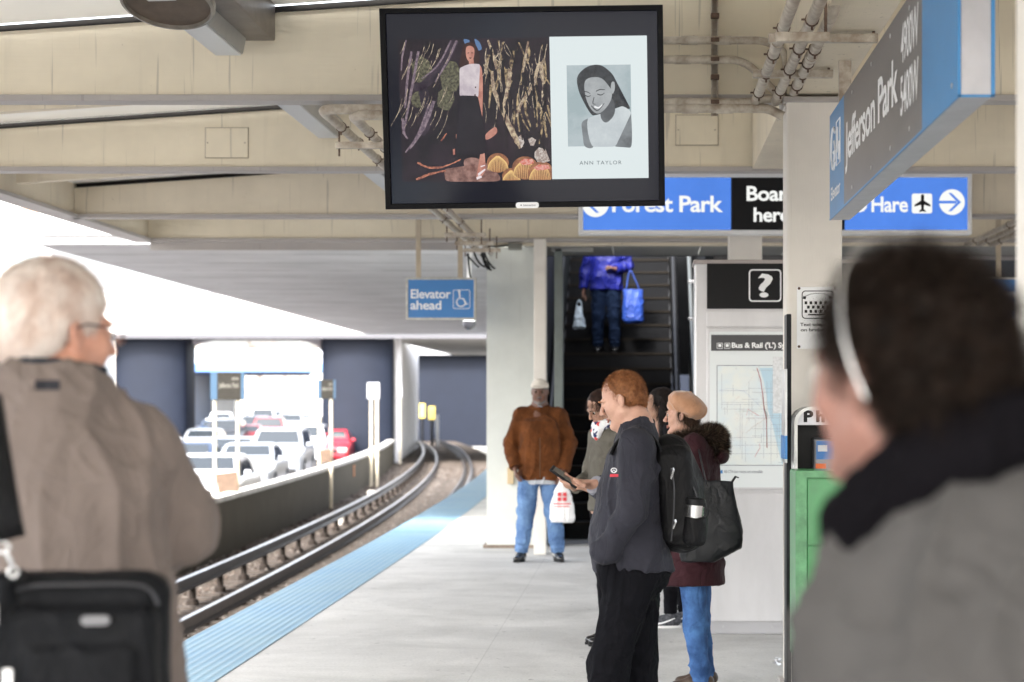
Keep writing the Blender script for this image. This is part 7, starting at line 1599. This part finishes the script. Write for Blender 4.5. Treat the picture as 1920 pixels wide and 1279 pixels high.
# ================================================================ dark haired man, nearest, out of focus
Y = 2.15; s = F/Y; wy2 = R(-140); c0 = (PX(1800,Y), Y); L_ = lambda px, py, dy=0: W2L(px, py, dy, wy2, c0)
J = dict(head=L_(1682,700,.0), neck=L_(1775,905,-.02), chest=L_(1810,1250,0), waist=L_(1815,1650,0), hip=L_(1815,1850,0), shl=L_(1695,1200,.02), shr=L_(2080,1130,-.08), ell=L_(1640,1700,.0), wrl=L_(1560,2100,.15), elr=L_(2160,1680,-.1), wrr=L_(2100,2080,.1),
   hpl=np.array([.09,0,.93]), hpr=np.array([-.09,0,.93]))
nm, J, f, k = figure('man with bushy dark hair and grey coat in the right foreground, back to camera', (*c0,0), wy2, 1.76, skin_shade, J, head=(4,2,0), hres=.006, heavy=1.0)
bush = hair_mat('hair_bushy', (.022,.014,.010), (.006,.004,.003), .6); tipm = bush
S_ = SDF(J['head']-.22, J['head']+.22, .005)
S_.ell(f(0,.030,.040), np.array([.086,.100,.089])*k, .01, M=f.R); S_.ell(f(0,.075,-.03), np.array([.078,.062,.090])*k, .03, M=f.R); S_.box(f(0,-.130,-.07), (.15,.085,.12), .03, .02, 's', M=f.R); S_.box(f(0,-.045,-.14), (.15,.085,.10), .02, .02, 's', M=f.R)
for sx in (-1,1): S_.ell(f(sx*.10,-.004,-.025), np.array([.042,.042,.055])*k, .012, 's', M=f.R)
hairpiece(S_, 'hair', bush, nm, 26000, .030, .0010, lambda P, n: n*.7+np.array([0,0,-.5]), 9, lift=.5, jitter=.6, amp=.009, seg=4, curl=.5)
band = empty('headband', tuple(nm.location), wy2, 'shiny silver band over the dark bushy hair of the nearest man', 'headband'); mb = MB()
P = cr([f(.045,-.005,.138), f(.078,-.005,.105), f(.094,.004,.055), f(.096,.016,.01), f(.090,.030,-.03)], 6, False)
P0 = cr([f(-.078,-.005,.105), f(-.03,-.005,.143), f(.02,-.005,.145), f(.045,-.005,.138)], 5, False)[:-1]
mb.tube(P0+P, .003, 8, flat=.6); mb.build('band', mat('band_silver', (.42,.41,.40), .2, .9), band, smooth=True)
greyc = mat('coat_grey', (.066,.063,.061), .9, var=.22, vs=9, bump=.0008, bs=220, sheen=.3)
rw = []
for py, px, a, b in ((2000,1840,.21,.17),(1600,1840,.205,.165),(1300,1838,.20,.16),(1150,1832,.185,.15),(1060,1822,.155,.13),(985,1808,.12,.105),(930,1796,.10,.095)):
    q = L_(px, py); rw.append((q[2], q[0], q[1], a, b))
top(J, k, nm, greyc, rw, sleeves=(.098,.08,.065), sh=.096, seed=113, amp=.014, hres=.007, name='coat', freq=13, kk=.06, extra=lambda S2: (S2.ell(L_(1935,965,-.02), (.10,.08,.075), .06), S2.ell(L_(2050,1010,-.02), (.10,.09,.075), .06)))
S_ = SDF(J['neck']-.26, J['neck']+.24, .006); n_ = J['neck']
for t in np.linspace(0, 2*math.pi, 22, endpoint=False):
    a = n_+np.array([.100*math.cos(t), -.012+.108*math.sin(t), -.010+.070*math.sin(t)]); S_.ell(a, (.024,.024,.046), .02)
cloth(S_, 'scarf', mat('scarf_black', (.0045,.004,.005), .95, spec=.03), nm, .006, 26, (1,1,1), 8)
trousers(J, k, nm, black_cloth, fit=1.1); shoes(J, k, nm, shoe_blk, sole_d)
# soft wrinkles in the cloth shaders, on top of the modelled folds
def wrinkle(m, dist=.010, scale=7, st=(1,1,.55)):
    nt = m.node_tree; L = nt.links.new; b = nt.nodes['Principled BSDF']; tc = N(nt,'ShaderNodeTexCoord'); mp = N(nt,'ShaderNodeMapping'); mp.inputs['Scale'].default_value = st; mp.inputs['Rotation'].default_value = (.3,.5,.2)
    L(tc.outputs['Object'], mp.inputs[0]); no = N(nt,'ShaderNodeTexNoise', Scale=scale, Detail=3, Distortion=1.6); L(mp.outputs[0], no.inputs['Vector'])
    a = N(nt,'ShaderNodeMath', operation='SUBTRACT'); a.inputs[1].default_value = .5; L(no.outputs[0], a.inputs[0]); ab = N(nt,'ShaderNodeMath', operation='ABSOLUTE'); L(a.outputs[0], ab.inputs[0])
    pw = N(nt,'ShaderNodeMath', operation='POWER'); pw.inputs[1].default_value = .6; L(ab.outputs[0], pw.inputs[0])
    bp = N(nt,'ShaderNodeBump', Strength=.9, Distance=dist); L(pw.outputs[0], bp.inputs['Height']); old = b.inputs['Normal'].links
    if old: L(old[0].from_socket, bp.inputs['Normal'])
    L(bp.outputs[0], b.inputs['Normal'])
for m_, d_, s_ in ((black_cloth,.016,7),(softshell,.012,6),(taupe,.012,5),(coat,.014,7),(suede,.016,7),(denim_l,.016,8),(denim_m,.014,8),(denim_d,.016,8),(olive,.014,9),(blue_j,.018,8),(greyc,.010,5),(leather,.010,5),(nylon,.008,9),(bagm,.006,8)): wrinkle(m_, d_, s_)
# cloth and leather reflect little
for nm_, v in (('black_cloth',.08),('softshell_charcoal',.12),('nylon_black',.16),('bag_nylon',.12),('tote_leather',.25),('coat_burgundy',.1),('coat_taupe',.12),('coat_grey',.1),('jacket_olive',.1),('suede_brown',.08),('denim_light',.12),('denim_mid',.12),('denim_dark',.08),('hair_black',.15),('hair_bushy',.12),('hair_red',.2),('fur_collar',.1),('hair_brown',.15),('hair_chestnut',.15),('jacket_blue',.3),('step_black',.15),('dark_interior',.15),('pier_shaded_blue',.2),('barrier_concrete',.15),('ballast',.1),('trouser_navy',.1),('beret_felt',.1),('collar_navy',.1),('insulator_dark',.1),('board_dark',.15)):
    m_ = bpy.data.materials.get(nm_)
    if m_:
        b = m_.node_tree.nodes['Principled BSDF']; b.inputs['Specular IOR Level'].default_value = v
        if nm_ in ('softshell_charcoal','coat_burgundy','coat_grey','coat_taupe','suede_brown'): b.inputs['Sheen Weight'].default_value = .04
